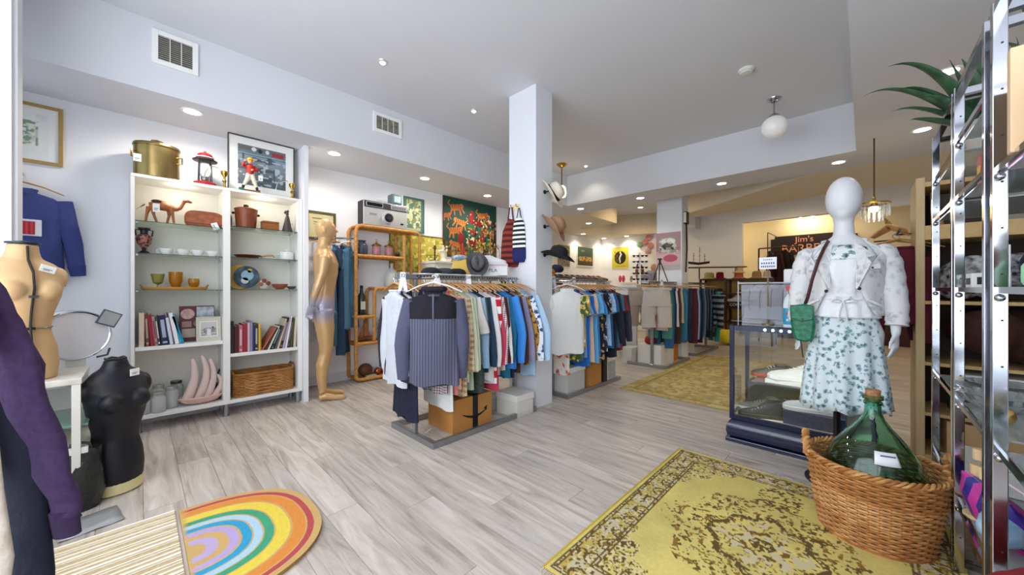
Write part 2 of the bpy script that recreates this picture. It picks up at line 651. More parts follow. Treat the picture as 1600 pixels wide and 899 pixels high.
LEFTN = ['above the brass pot', 'above the wall poster by the gold mannequin', 'above the giant camera', 'above the tiger picture']
for (x, y), n in zip([(0.31, 3.95), (1.47, 4.08), (2.63, 4.15), (3.80, 4.22)], LEFTN):
    downlight(x, y, 2.6, 'round recessed downlight in the left ceiling drop, ' + n, 29, spot=168)
BN = ['fourth from the mannequin end', 'third from the mannequin end', 'second from the mannequin end', 'nearest the mannequin head']
for (x, y), n in zip([(5.6, 3.7), (5.6, 2.57), (5.61, 1.41), (5.6, 0.21)], BN):
    downlight(x, y, 2.6, 'round recessed downlight under the ceiling beam, ' + n, 14)
for (x, y), n in zip([(6.97, 4.39), (8.23, 5.35), (9.38, 5.4), (9.42, 4.72)], ['closest to the beam', 'along the left wall', 'in the back corner', 'above the yellow poster']):
    downlight(x, y, 2.6, 'small recessed downlight in the back room ceiling, ' + n, 20, lc=(1, 0.86, 0.64))
for (x, y), n in zip([(3.77, -0.40), (4.98, -0.38)], ['behind the aloe leaves', 'below the aloe leaf tips']):
    downlight(x, y, 2.6, 'recessed downlight over the chrome shelves ' + n, 14)
for (x, y), n in zip([(1.48, 3.0), (2.59, 3.1), (5.0, 3.2)], ['by the first wall vent', 'left of the white pillar', 'beside the brass pendant']):
    T = thing('eyeball_spotlight', 'small eyeball spotlight in the high ceiling ' + n, 'light', (x, y, 3.12), 0, 'eyeball spotlights in the high ceiling')
    B().ring([(0.026, 0), (0.045, 0), (0.04, -0.008), (0.026, -0.01)], 20).obj('trim_ring', mat('d8d8d8', 0.3, 0.6), T)
    B().ball((0, 0, 0), 0.026, 12, 8).obj('bulb', mat('fff2cf', emit=6, key='eyeb'), T)
    lamp((x, y, 3.06), 5, (1, 0.87, 0.66), 0.03, 'SPOT', 120)

# globe pendant, brass pendant, smoke detector
T = thing('globe_pendant', 'white glass globe pendant on a short rod under the high ceiling', 'light', (4.6, 0.67, 3.12))
B().lathe([(0.002, 0), (0.065, 0), (0.06, -0.015), (0.03, -0.04), (0.002, -0.045)], 20).obj('canopy', CHROME, T)
B().tube([(0, 0, -0.04), (0, 0, -0.17)], 0.008).lathe([(0.03, -0.16), (0.05, -0.18), (0.05, -0.2)], 16).obj('rod', CHROME, T)
B().ball((0, 0, -0.29), (0.115, 0.115, 0.11), 28, 18).obj('globe', mat('f2f0ee', 0.15, emit=0.12, key='globe'), T)
T = thing('brass_pendant', 'thin brass ceiling pendant behind the straw hat', 'light', (4.68, 3.44, 3.12))
B().lathe([(0.002, 0), (0.085, 0), (0.07, -0.02), (0.03, -0.05), (0.002, -0.055)], 20).obj('canopy', mat('b8953c', 0.25, 1.0), T)
B().tube([(0, 0, -0.04), (0, 0, -0.36)], 0.009).obj('rod', mat('8a6d3a', 0.3, 1.0), T)
B().lathe([(0.03, -0.34), (0.06, -0.37), (0.075, -0.46), (0.06, -0.52), (0.02, -0.53)], 20).obj('shade', mat('fff0cc', emit=2.0, key='bp'), T)
lamp((4.68, 3.44, 2.72), 10, (1, 0.82, 0.55), 0.07)
T = thing('smoke_detector', 'round white smoke detector on the high ceiling', 'smoke detector', (3.81, 0.76, 3.12))
B().lathe([(0.002, 0), (0.065, 0), (0.065, -0.012), (0.045, -0.035), (0.002, -0.04)], 24).obj('body', mat('e6e4e0', 0.5), T)
B().ring([(0.05, -0.018), (0.056, -0.018), (0.056, -0.024), (0.05, -0.024)], 24).obj('vent_ring', mat('8a8884', 0.6), T)

# added warm fill light, built as ceiling downlights over the back room and annex
WARMC = (1, 0.74, 0.4)
for x, y, z, pw_, n in ((7.2, 3.3, 3.12, 34, 'in the raised ceiling beside the far pillar'), (8.5, 3.9, 3.12, 30, 'in the raised ceiling over the yellow poster'), (8.6, 1.1, 3.12, 32, 'in the raised ceiling before the far opening'), (8.2, -.3, 3.12, 26, 'in the raised ceiling right of the far opening'),
                        (10.3, .4, 2.98, 22, 'in the annex ceiling before the hanging sign')):
    downlight(x, y, z, 'added warm recessed fill downlight ' + n, pw_, lc=WARMC, spot=160)
T = thing('wall_sconce', 'twin dark wall light glowing in the room past the opening', 'light', (10.3, 2.80, 2.3))
B().lathe([(0.002, 0), (0.05, 0), (0.05, 0.03), (0.002, 0.03)], 12).obj('plate', mat('2a2420', 0.4), T, rot=(R(90), 0, 0), loc=(0, 0.05, 0))
for s in (-1, 1):
    B().ball((s * 0.07, -0.03, 0), 0.035).obj('bulb', mat('ffe6b0', emit=30, key='sconce'), T)
lamp((10.3, 2.6, 2.3), 7, (1, 0.78, 0.42), 0.06)

# ceiling vents on the drop's face
def vent(x0, x1, z0, z1, label, dark, ncol):
    T = thing('wall_vent', label, 'vent', ((x0 + x1) / 2, 3.75, (z0 + z1) / 2))
    w, h = x1 - x0, z1 - z0
    frame_bars(B(), w, h, 0.035, 0.018).obj('frame', WHITE, T, loc=(0, -0.018, 0), smooth=False, bevel=0.003)
    B().box(-w / 2 + .03, -0.004, -h / 2 + .03, w / 2 - .03, 0, h / 2 - .03).obj('backing', mat(dark, 0.8, kind='noise', c2='55534f', scale=30), T, smooth=False)
    n = 12
    bl = B()
    for i in range(n):
        z = -h / 2 + .04 + (h - .08) * i / (n - 1)
        bl.cbox((0, -0.009, z), (w - .07, 0.008, 0.003), rx=0.6)
    s = bl.obj('louvre_slats', mat('a8a69c', 0.5), T, smooth=False)
    s['kind'] = 'stuff'
    for i in range(ncol):
        x = -w / 2 + .035 + (w - .07) * (i + 1) / (ncol + 1)
        B().box(x - .003, -0.016, -h / 2 + .035, x + .003, -0.004, h / 2 - .035).obj('divider', mat('d8d6cc', 0.5), T, smooth=False)


vent(0.07, 0.33, 2.81, 3.06, 'square white wall vent with dusty grille above the brass pot', '6a6862', 2)
vent(1.74, 2.07, 2.83, 3.04, 'smaller white wall vent above the gold mannequin with pale louvres', 'aaa892', 3)
# ------------------------------------------------------------------ white bookcase against the left wall
CASEW = mat('f1f0ec', 0.4)
BX0, BX1, BM0, BM1, BY0, BY1 = -0.04, 1.165, 0.53, 0.58, 4.10, 4.41
T = thing('bookcase', 'tall white two-bay bookcase with glass shelves against the left wall', 'bookcase', (0, 0, 0))
B().box(BX0, BY0, .11, BX0 + .022, BY1, 2.03).obj('side_panel', CASEW, T, smooth=False)
B().box(1.125, BY0, .11, BX1, BY1, 2.03).obj('side_panel', CASEW, T, smooth=False)
B().box(BM0, BY0, .11, BM1, BY1, 2.03).obj('centre_panel', CASEW, T, smooth=False)
B().box(BX0, BY0 - .002, 2.03, BX1, BY1, 2.055).obj('top_panel', CASEW, T, smooth=False, bevel=.002)
B().box(BX0, BY1 - .008, .11, BX1, BY1, 2.03).obj('back_panel', mat('e9e6dc', 0.5), T, smooth=False)
B().box(BX0, BY0 + .002, .11, BX1, BY1, .14).obj('bottom_shelf', CASEW, T, smooth=False)
GL = mat('cfe8dc', 0.03, trans=1.0, key='shelfglass')
for x0, x1, zs, wz in ((BX0 + .024, BM0 - .002, (1.69, 1.432, 1.14), .655), (BM1 + .002, 1.123, (1.72, 1.438, 1.141), .53)):
    for z in zs:
        B().box(x0, BY0 + .01, z - .006, x1, BY1 - .01, z).obj('glass_shelf', GL, T, smooth=False, label='clear glass shelf')
        pb = B()
        for sx in (x0 + .01, x1 - .01):
            for sy in (BY0 + .05, BY1 - .05):
                pb.cbox((sx, sy, z - .011), (.014, .01, .01))
        pb.obj('shelf_pins', STEEL, T, smooth=False)['kind'] = 'stuff'
    B().box(x0, BY0 + .004, wz, x1, BY1 - .01, wz + .028).obj('wooden_shelf', CASEW, T, smooth=False, label='solid white shelf')
    pk = B().lathe([(.002, 0), (.03, 0), (.03, -.008), (.002, -.008)], 16).obj('puck_light', mat('fff3d8', emit=8, key='puck'), T, loc=((x0 + x1) / 2, 4.2, 2.03), label='glowing puck light under the top')
    lamp(((x0 + x1) / 2, 4.2, 2.0), 1.2, (1, 0.9, 0.7), .012)
for x in (0.0, .555, 1.13):
    for y in (BY0 + .035, BY1 - .04):
        B().lathe([(.02, .012), (.02, .11), (.002, .11)], 14).lathe([(.002, 0), (.024, 0), (.024, .012), (.002, .012)], 14).obj('leg', STEEL, T, loc=(x, y, 0))

BRASS = mat('b9953f', 0.22, 1.0)
OLDBR = mat('8d7a4e', 0.3, 0.95, kind='noise', c2='a18b57', scale=9)


def price_tag(p, loc, rz=0.0, w=.03, h=.04, tilt=0.0):
    o = B().cbox((0, 0, -h / 2), (w, .0015, h)).obj('price_tag', mat('f6f6f2', 0.7), p, smooth=False, loc=loc, rot=(0, tilt, rz), label='white paper price tag')
    B().box(-w * .3, -.0016, -h * .62, w * .3, -.0009, -h * .55).box(-w * .3, -.0016, -h * .78, w * .15, -.0009, -h * .72).obj('writing', mat('3a3f6a', 0.7), o, smooth=False)
    return o


# on top
T = thing('brass_boiler', 'large oval brass boiler with lid on top of the bookcase', 'pot', (.112, 4.24, 2.055))
B().lathe([(.002, .012), (.98, .012), (1, .03), (1, .26), (.98, .262)], 36, sx=.14, sy=.115).obj('body', OLDBR, T)
B().lathe([(.002, .262), (1.04, .262), (1.05, .27), (1.0, .285), (.6, .3), (.002, .303)], 36, sx=.14, sy=.115).obj('lid', OLDBR, T)
B().tube([(-.035, 0, .3), (-.03, 0, .322), (0, 0, .328), (.03, 0, .322), (.035, 0, .3)], .009).obj('lid_handle', mat('4a3a2a', .5), T)
for s in (-1, 1):
    B().tube([(s * .125, -.055, .2), (s * .15, -.075, .2), (s * .15, -.075, .15), (s * .125, -.055, .15)], .006).obj('side_handle', BRASS, T)
for x in (-.09, .09):
    B().box(x - .02, -.06, 0, x + .02, .06, .012).obj('foot', mat('3a3226', .5), T, smooth=False)
price_tag(T, (-.115, -.085, .17), w=.045, h=.06)

T = thing('hurricane_lantern', 'red and steel hurricane lantern on top of the bookcase', 'lantern', (.415, 4.2, 2.055))
RED = mat('9c1c1f', .3)
B().lathe([(.002, 0), (.075, 0), (.082, .01), (.08, .03), (.04, .045), (.002, .047)], 24).obj('base', RED, T)
B().lathe([(.02, .045), (.03, .06), (.03, .08), (.002, .085)], 16).obj('burner', STEEL, T)
B().lathe([(.028, .085), (.042, .12), (.04, .17), (.03, .2)], 20).obj('globe', glass(), T)
for k in range(4):
    a = PI / 4 + k * PI / 2
    B().tube([(.062 * math.cos(a), .062 * math.sin(a), .03), (.055 * math.cos(a), .055 * math.sin(a), .225)], .0045).obj('upright', mat('5a5c60', .3, .8), T)
B().lathe([(.03, .215), (.085, .222), (.088, .23), (.06, .245), (.04, .25)], 24).obj('hood_rim', mat('2d2a30', .4, .5), T)
B().lathe([(.062, .243), (.062, .262), (.052, .264), (.052, .28), (.035, .292), (.012, .3), (.008, .312), (.002, .313)], 24).obj('hood', RED, T, label='red ribbed hood')
B().ring([(.066, .25), (.066, .256), (.063, .256), (.063, .25)], 24).obj('hood_band', mat('ddd8d0', .4), T)


def candelabrum(x, label, side):
    T = thing('candelabrum', label, 'candle holder', (x, 4.15, 2.055), 0, 'brass candelabra on the bookcase top')
    B().lathe([(.002, 0), (.03, 0), (.03, .008), (.01, .02), (.008, .05), (.018, .065), (.008, .08), (.008, .1), (.026, .125), (.028, .15), (.022, .155)], 18).obj('stem', BRASS, T)
    pts = [(side * .0, 0, .06)] + [(side * (.07 - .07 * math.cos(t)), 0, .06 + .12 * math.sin(t)) for t in [PI * k / 10 for k in range(1, 11)]]
    B().tube(pts, .004, 6).obj('arm', mat('d9d2b0', .2, .9), T, label='thin curved arm')


candelabrum(.545, 'small brass candelabrum with curved arm left of the framed poster', -1)
candelabrum(1.085, 'small brass candelabrum with curved arm at the bookcase end', -1)

picture('framed_poster', 'thin black framed poster of grey sea and pennants leaning on the bookcase top', 'picture', (.85, 4.235, 2.33), 0, .545, .53, .006, '1c1c20', '71808c',
        [('g', 0, .75, '59626b', '8a98a2'), ('r', 0, .88, 1, 1, '6d6f70'), ('n', 0, 0, 1, .8, 9, .62, '4f5963', 3), ('n', 0, 0, 1, .7, 16, .7, 'a9b8c2', 5), ('l', 0, .8, 1, .8, .008, '9fd3dd'),
         ('e', .32, .93, .05, .05, 'e4e4e4'), ('e', .45, .91, .045, .055, '2b2f4a'), ('e', .6, .92, .04, .05, 'dddddd'), ('r', .7, .84, .95, .94, 'a8323c'), ('l', .75, .5, .75, .2, .012, '3a3f45')], mount='f2f2ee', mw=.07, res=.004)

T = thing('jockey_statuette', 'painted lawn jockey statuette in red jacket and yellow cap on the bookcase', 'statuette', (.735, 4.14, 2.055))
B().box(-.055, -.03, 0, .075, .03, .018).obj('plinth', mat('7a5b32', .6), T, smooth=False, bevel=.003)
B().box(-.085, -.03, 0, -.055, .03, .024).obj('plinth_end', mat('1f7a5c', .5), T, smooth=False)
bd = B().tube([(-.05, 0, .055), (-.025, 0, .11), (-.008, 0, .17)], [.012, .02, .024], 10).tube([(.05, 0, .05), (.03, 0, .11), (.01, 0, .17)], [.012, .02, .024], 10)
bd.obj('trousers', mat('e8e0c8', .5), T, remesh=.004)
B().tube([(-.052, 0, .058), (-.058, 0, .025), (-.085, -.01, .024)], [.012, .012, .008], 8).tube([(.05, 0, .055), (.056, 0, .022), (.075, -.01, .022)], [.012, .012, .008], 8).obj('boots', BLACK, T)
B().tube([(0, 0, .165), (0, 0, .2), (0, 0, .245), (0, 0, .262)], [.028, .032, .036, .018], 12).tube([(-.03, 0, .245), (-.062, -.01, .232), (-.045, -.03, .275)], [.014, .013, .01], 8).tube([(.03, 0, .245), (.055, -.015, .21), (.015, -.035, .205)], [.014, .013, .01], 8).obj('jacket', mat('b42a1e', .5), T, remesh=.004)
B().ball((0, -.003, .285), (.02, .021, .024)).ball((0, -.024, .283), (.004, .004, .006), 8, 6).obj('head', mat('d8a183', .6), T)
for hx, hz in ((-.043, .28), (.008, .203)):
    B().ball((hx, -.035, hz), .01, 8, 6).obj('hand', mat('d8a183', .6), T)
B().ball((0, 0, .305), (.025, .026, .022)).cbox((0, -.028, .3), (.03, .025, .005)).obj('cap', mat('e2b416', .4), T)
price_tag(T, (.075, -.034, .165), w=.035, h=.05)

# left bay: camel, bag
T = thing('wooden_camel', 'carved wooden camel figurine with a price tag on the top glass shelf', 'figurine', (.14, 4.22, 1.69))
CW = mat('8c4f2b', .45, kind='wood', c2='a9683b', scale=30)
cb = B().tube([(-.075, 0, .14), (-.03, 0, .15), (.02, 0, .145), (.06, 0, .14)], [.03, .036, .034, .026], 12).ball((-.005, 0, .175), (.03, .02, .022))
cb.tube([(.06, 0, .14), (.09, 0, .135), (.115, 0, .15), (.13, 0, .185), (.14, 0, .21)], [.024, .018, .014, .012, .013], 10).tube([(.13, 0, .214), (.165, 0, .218), (.19, 0, .208)], [.015, .014, .009], 10)
for x, y, k in ((-.085, .015, -.012), (-.06, -.018, .03), (.05, .016, -.02), (.062, -.016, .012)):
    cb.tube([(x * .9, y * .7, .135), (x + k * .3, y, .075), (x + k, y, .005)], [.019, .011, .009], 8)
cb.tube([(-.1, 0, .15), (-.13, 0, .12), (-.15, 0, .1)], [.008, .005, .004], 6)
cb.obj('body', CW, T, remesh=.0045)
B().ball((-.03, 0, .185), (.035, .028, .014)).cbox((-.03, 0, .176), (.05, .055, .006)).obj('saddle', mat('2c2a26', .7), T)
price_tag(T, (-.035, -.04, .16), w=.042, h=.07)

T = thing('leather_bag', 'tooled brown leather handbag lying on the top left glass shelf', 'bag', (.41, 4.22, 1.69))
pts = []
for k in range(24):
    a = 2 * PI * k / 24
    ca_, sa_ = math.cos(a), math.sin(a)
    pts.append((.13 * abs(ca_) ** .45 * (1 if ca_ > 0 else -1), .07 + .07 * abs(sa_) ** .6 * (1 if sa_ > 0 else -1)))
LEA = mat('8e4a2c', .45, kind='noise', c2='a45f3c', scale=22, bump=.3)
B().prism(pts, -.045, .045).obj('body', LEA, T, bevel=.012)
B().prism([(x * .98, max(z, .03)) for x, z in pts], -.052, -.046).obj('flap', LEA, T, bevel=.003, label='flap with tooled edge')
B().tube([(.125, 0, .09), (.155, 0, .07), (.15, 0, .02), (.12, 0, .01)], .012, 8).obj('strap', mat('5b2d1c', .5), T)
price_tag(T, (.09, -.075, .022), w=.06, h=.045, tilt=1.2)

# vase and cups
T = thing('greek_vase', 'small black and terracotta two-handled vase on the left glass shelf', 'vase', (.035, 4.2, 1.432))
B().lathe([(.002, 0), (.032, 0), (.034, .01), (.012, .03), (.016, .045)], 20).obj('foot', mat('211c20', .35), T)
B().lathe([(.016, .045), (.04, .08), (.048, .12), (.044, .145), (.03, .155)], 24).obj('belly', mat('a5655a', .4, kind='floral', c2='30221f', c3='30221f', scale=40), T, label='terracotta belly with dark figures')
B().lathe([(.03, .153), (.022, .165), (.024, .19), (.036, .2), (.036, .21), (.022, .21)], 20).obj('neck', mat('211c20', .35), T)
for s in (-1, 1):
    B().tube([(s * .024, 0, .195), (s * .05, 0, .19), (s * .046, 0, .145)], .005).obj('handle', mat('211c20', .35), T)
POR = mat('f4f3ef', .18)


def cup(x, y, z, r, label):
    T = thing('white_cup', label, 'cup', (x, y, z), 0, 'white china cups')
    B().lathe([(.5 * r, 0), (.55 * r, .004), (.9 * r, .025), (r, .052), (.96 * r, .052), (.85 * r, .026), (.3 * r, .008)], 24).obj('bowl', POR, T)
    B().tube([(-r * .93, 0, .045), (-r * 1.35, 0, .04), (-r * 1.3, 0, .018), (-r * .8, 0, .014)], .0035, 6).obj('handle', POR, T)


for i, (x, n) in enumerate(((.165, 'beside the vase'), (.27, 'second from the vase'), (.365, 'third from the vase'), (.465, 'at the right end of the shelf'))):
    cup(x, 4.2, 1.432, .044, 'white china cup on the left glass shelf, ' + n)

# amber goblets on a tray
T = thing('wooden_tray', 'long honey wooden tray holding amber glasses on the left bay', 'tray', (.225, 4.21, 1.14))
B().lathe([(.002, 0), (.95, 0), (1, .008), (1, .022), (.96, .022), (.94, .01), (.002, .01)], 40, sx=.21, sy=.085).obj('base', mat('b47a2c', .4, kind='woodx', c2='c98e3c', scale=30), T)
for s in (-1, 1):
    B().tube([(s * .2, -.03, .02), (s * .212, -.02, .04), (s * .212, .02, .04), (s * .2, .03, .02)], .005).obj('handle', mat('a5672a', .4), T)
AMB = mat('e3a82a', .05, trans=.75, key='amber')
AMB2 = mat('c9c06a', .05, trans=.75, key='amber2')
o = B().lathe([(.002, 0), (.026, 0), (.026, .004), (.005, .012), (.006, .03), (.03, .045), (.044, .12), (.041, .12), (.028, .05), (.002, .036)], 24).obj('glass_goblet', AMB2, loc=(.115, 4.2, 1.151))
tag(o, 'pale yellow stemmed goblet at the left of the wooden tray', 'glass')
o = B().lathe([(.002, 0), (.03, 0), (.028, .006), (.034, .03), (.045, .06), (.046, .14), (.043, .14), (.04, .06), (.02, .012), (.002, .012)], 24).obj('amber_tumbler', AMB, loc=(.225, 4.21, 1.151))
tag(o, 'tall amber glass tumbler in the middle of the wooden tray', 'glass')
o = B().lathe([(.002, 0), (.022, 0), (.02, .005), (.034, .025), (.04, .06), (.036, .085), (.033, .085), (.034, .05), (.002, .01)], 24).obj('amber_votive', AMB, loc=(.34, 4.2, 1.151))
tag(o, 'short round amber glass at the right of the wooden tray', 'glass')


# books
def book(x, z, w, h, d, lean, col, label, group, y=None, spine=None, pages=True):
    """x, z: lower left corner of the spine; lean in radians, positive leans right"""
    y = y or BY0 + .03
    T = thing('book', label, 'book', (x, y, z), 0, group)
    T.rotation_euler = (0, lean, 0)
    m = mat(col, .5)
    B().box(0, 0, 0, w, .004, h).box(0, .004, 0, .003, d, h).box(w - .003, .004, 0, w, d, h).obj('cover', m, T, smooth=False)
    B().box(.003, .004, .003, w - .003, d - .004, h - .004).obj('pages', mat('e8e0cc', .8), T, smooth=False)
    if spine:
        sb = B().box(w * .25, -.0008, h * .25, w * .75, .0005, h * .85).box(w * .2, -.0008, h * .06, w * .8, .0005, h * .12)
        sb.obj('spine_print', mat(spine, .6), T, smooth=False, label='printed lettering down the spine')
    return T


LB = [(.005, .03, .27, 0, 'd8c6ae', None, 'thick cream book at the left end of the left bay shelf'),
      (.045, .02, .262, -.04, '6b3b35', 'b7a08c', 'brown-red book with a pale spine label beside the cream book'),
      (.072, .022, .255, -.07, '96202c', None, 'red book third along the left bay shelf'),
      (.097, .016, .24, -.09, 'b2888a', '7a3b42', 'pinkish spined book leaning beside the red book'),
      (.116, .014, .235, -.1, '3a3438', 'd8d0cc', 'dark book with speckled white spine in the left bay'),
      (.136, .045, .245, -.1, '1b2440', 'aab2c8', 'wide navy book with white title lettering in the left bay'),
      (.186, .02, .225, -.13, 'ccd4e4', None, 'pale lilac-white book leaning on the navy book'),
      (.209, .006, .26, -.15, '7d4b50', None, 'very thin maroon book between two white books'),
      (.218, .024, .265, -.16, 'e9edf2', None, 'white book leaning beside the turquoise one'),
      (.246, .01, .255, -.18, '36b3c6', None, 'slim turquoise book leaning left in the left bay'),
      (.26, .016, .24, -.27, '1d87b4', None, 'bright blue book leaning steeply, last of the left bay row')]
for x, w, h, ln, c, sp, lb in LB:
    book(x, .684, w, h, .2, ln, c, lb, 'books on the left bay shelf', spine=sp)

T = thing('engraved_plaque', 'maroon display frame with engraved medallions behind the photo frame', 'plaque', (.37, 4.27, .84))
T.rotation_euler = (R(-6), 0, 0)
B().box(-.12, 0, -.155, .12, .012, .155).obj('board', mat('5e3034', .5), T, smooth=False)
B().box(-.005, -.004, .05, .115, 0, .145).obj('picture_panel', mat('8d98a2', .5, kind='noise', c2='c8ccd0', scale=25), T, smooth=False)
B().tube([(-.065, -.001, .085), (-.065, -.008, .085)], .046, 24).obj('medallion', mat('b58a84', .5, kind='noise', c2='d2aea6', scale=40), T)
B().tube([(0, -.001, .0), (0, -.007, .0)], .028, 20).obj('medallion', mat('8a5a58', .5, kind='noise', c2='b58a84', scale=40), T)
B().box(-.105, -.006, -.03, -.04, 0, .02).obj('engraved_plate', mat('a07a76', .5), T, smooth=False)
B().box(-.105, -.006, -.12, -.015, 0, -.045).obj('engraved_plate', mat('b8a694', .5), T, smooth=False)
T = thing('framed_photo', 'clear frame with old black and white group photograph at the shelf end', 'picture', (.44, 4.19, .79))
T.rotation_euler = (R(-8), 0, 0)
frame_bars(B(), .17, .215, .007, .014).obj('frame', mat('d8d0bc', .3), T, smooth=False)
B().box(-.078, .006, -.1, .078, .01, .1).obj('mount', mat('cfcabc', .6), T, smooth=False)
painted('photo_print', .125, .14, 'e8e4dc', [('r', .06, .06, .94, .94, 'c6c4be'), ('n', .08, .1, .92, .55, 22, .5, '8b8b88', 4), ('n', .08, .3, .92, .6, 30, .7, '4a4a48', 9), ('r', .4, .1, .62, .5, 'dcdcd8'), ('e', .72, .6, .05, .06, '555550')], T, loc=(.0, .003, 0), res=.003)

# glass jars, pink hand vase
JG = mat('eef4f0', .06, alpha=.32, key='jarglass')
for i, (x, y, h, n) in enumerate(((.03, 4.16, .17, 'front left, by the dress form'), (.12, 4.14, .165, 'in front of the others'), (.01, 4.3, .19, 'at the back left corner'), (.12, 4.26, .2, 'in the middle of the cluster'), (.2, 4.22, .18, 'right of the middle one'), (.235, 4.34, .2, 'with a dark lid beside the pink vase'))):
    T = thing('glass_jar', 'clear glass jar on the bottom shelf, ' + n, 'jar', (x, y, .14), 0, 'glass jars on the bottom shelf')
    B().lathe([(.002, 0), (.042, 0), (.046, .008), (.046, h - .05), (.036, h - .035), (.036, h - .02), (.033, h - .02), (.033, h - .035), (.043, h - .052), (.043, .01), (.002, .006)], 22).obj('jar_body', JG, T)
    B().lathe([(.002, h), (.037, h), (.039, h - .004), (.039, h - .022), (.036, h - .022)], 22).obj('lid', mat('4a4a44' if i == 5 else 'a9aaa0', .3, .6), T)

T = thing('hand_vase', 'pale pink glossy ceramic sculpture of curling fingers on the bottom shelf', 'sculpture', (.39, 4.2, .14))
PK = mat('dfb9ac', .16, coat=.5)
PK2 = mat('e6cdc4', .16, coat=.5)
B().lathe([(.002, 0), (.06, 0), (.12, .02), (.16, .06), (.155, .07), (.1, .035), (.002, .03)], 32, sx=1, sy=.55).obj('dish', PK, T)
for k, (x0, dx, h, r) in enumerate(((-.085, .03, .42, .04), (-.03, .04, .44, .036), (.03, .035, .4, .034), (.075, .03, .25, .03))):
    pts, rr = [], []
    for q in range(13):
        t = q / 12
        pts.append((x0 + dx * 1.6 * math.sin(t * 2.6) * (1 if k < 3 else 1.4) - (.0 if k else .02) * (1 - t), -.01 + .01 * k, .03 + (h - .05) * t))
        rr.append(r * (1 - .62 * t ** 1.3) if t < .95 else r * .25)
    B().tube(pts, rr, 14).obj('finger', PK2, T)
T = thing('sign_holder', 'small dark box of cards with two pens behind the pink sculpture', 'box', (.5, 4.3, .14))
B().box(-.07, -.04, 0, .07, .04, .13).obj('box', mat('2b2022', .5), T, smooth=False)
B().box(-.055, -.043, .04, -.01, -.04, .09).box(.005, -.043, .05, .055, -.04, .1).obj('label_card', mat('d8d4cc', .7), T, smooth=False)
B().tube([(-.02, 0, .12), (.03, 0, .26)], .006).obj('pen', BLACK, T)
B().tube([(.03, 0, .12), (.075, 0, .25)], .005).obj('pen', mat('c9c6a0', .5), T)

# right bay
T = thing('ice_bucket', 'teak ice bucket with lid and knob on the upper right glass shelf', 'bucket', (.715, 4.21, 1.72))
TEAK = mat('7a3c22', .4, kind='wood', c2='8d4d2e', scale=40)
B().lathe([(.002, 0), (.075, 0), (.078, .01), (.09, .17), (.09, .175), (.002, .175)], 28).obj('body', TEAK, T)
B().lathe([(.092, .172), (.094, .18), (.06, .195), (.002, .198)], 28).obj('lid', TEAK, T)
B().lathe([(.012, .197), (.022, .21), (.02, .222), (.002, .225)], 14).obj('knob', BLACK, T)
for s in (-1, 1):
    B().ball((s * .098, 0, .135), .012).obj('side_knob', BLACK, T)
o = B().lathe([(.002, 0), (.018, 0), (.018, .1), (.012, .12), (.002, .13)], 12).obj('steel_shaker', STEEL, loc=(.607, 4.3, 1.72))
tag(o, 'narrow steel shaker behind the teak ice bucket', 'shaker')
T = thing('wooden_box', 'small honey wooden box with hinged lid beside the ice bucket', 'box', (.905, 4.2, 1.72))
B().box(-.068, -.05, 0, .068, .05, .065).obj('box', mat('8a4f1e', .4, kind='woodx', c2='a8662c', scale=30), T, smooth=False, bevel=.002)
B().box(-.069, -.051, .067, .069, .051, .085).obj('lid', mat('8a4f1e', .4, kind='woodx', c2='a8662c', scale=30), T, smooth=False, bevel=.002)
B().box(.03, -.056, .058, .045, -.051, .076).obj('clasp', BRASS, T, smooth=False)
T = thing('pewter_bell', 'dark conical pewter jug with a figure finial on the glass shelf', 'jug', (1.055, 4.2, 1.72))
DK = mat('4b4744', .45, .4)
B().lathe([(.002, 0), (.045, 0), (.046, .01), (.016, .16), (.01, .17)], 20).obj('cone', DK, T)
B().ball((0, 0, .185), (.014, .012, .022), 10, 8).ball((.004, 0, .212), (.012, .012, .014), 10, 8).cbox((-.016, 0, .2), (.02, .006, .03), ry=.5).obj('finial', DK, T)
B().tube([(.03, 0, .09), (.062, 0, .085), (.06, 0, .03), (.04, 0, .02)], .003, 6).obj('handle', mat('c9c2b2', .3, .7), T)

T = thing('copper_pan', 'copper frying pan with pale wooden handle on the right glass shelf', 'pan', (.73, 4.22, 1.438))
B().lathe([(.002, 0), (.075, 0), (.11, .028), (.106, .03), (.072, .006), (.002, .005)], 32).obj('bowl', mat('8a4325', .3, .7), T)
B().tube([(.1, -.01, .02), (.15, -.015, .035), (.2, -.02, .038), (.215, -.02, .02)], [.012, .008, .008, .006], 8).obj('handle', mat('c9995c', .5), T)
T = thing('white_casserole', 'white enamel casserole pot with lid on the right glass shelf', 'pot', (1.055, 4.22, 1.438))
B().lathe([(.002, 0), (.055, 0), (.062, .01), (.062, .07), (.002, .07)], 28).obj('body', POR, T)
B().lathe([(.065, .07), (.065, .078), (.02, .092), (.002, .093)], 28).obj('lid', POR, T)
B().lathe([(.008, .092), (.014, .1), (.012, .11), (.002, .112)], 12).obj('knob', POR, T)
for s in (-1, 1):
    B().tube([(s * .06, -.02, .055), (s * .078, -.01, .055), (s * .078, .01, .055), (s * .06, .02, .055)], .004, 6).obj('handle', POR, T)

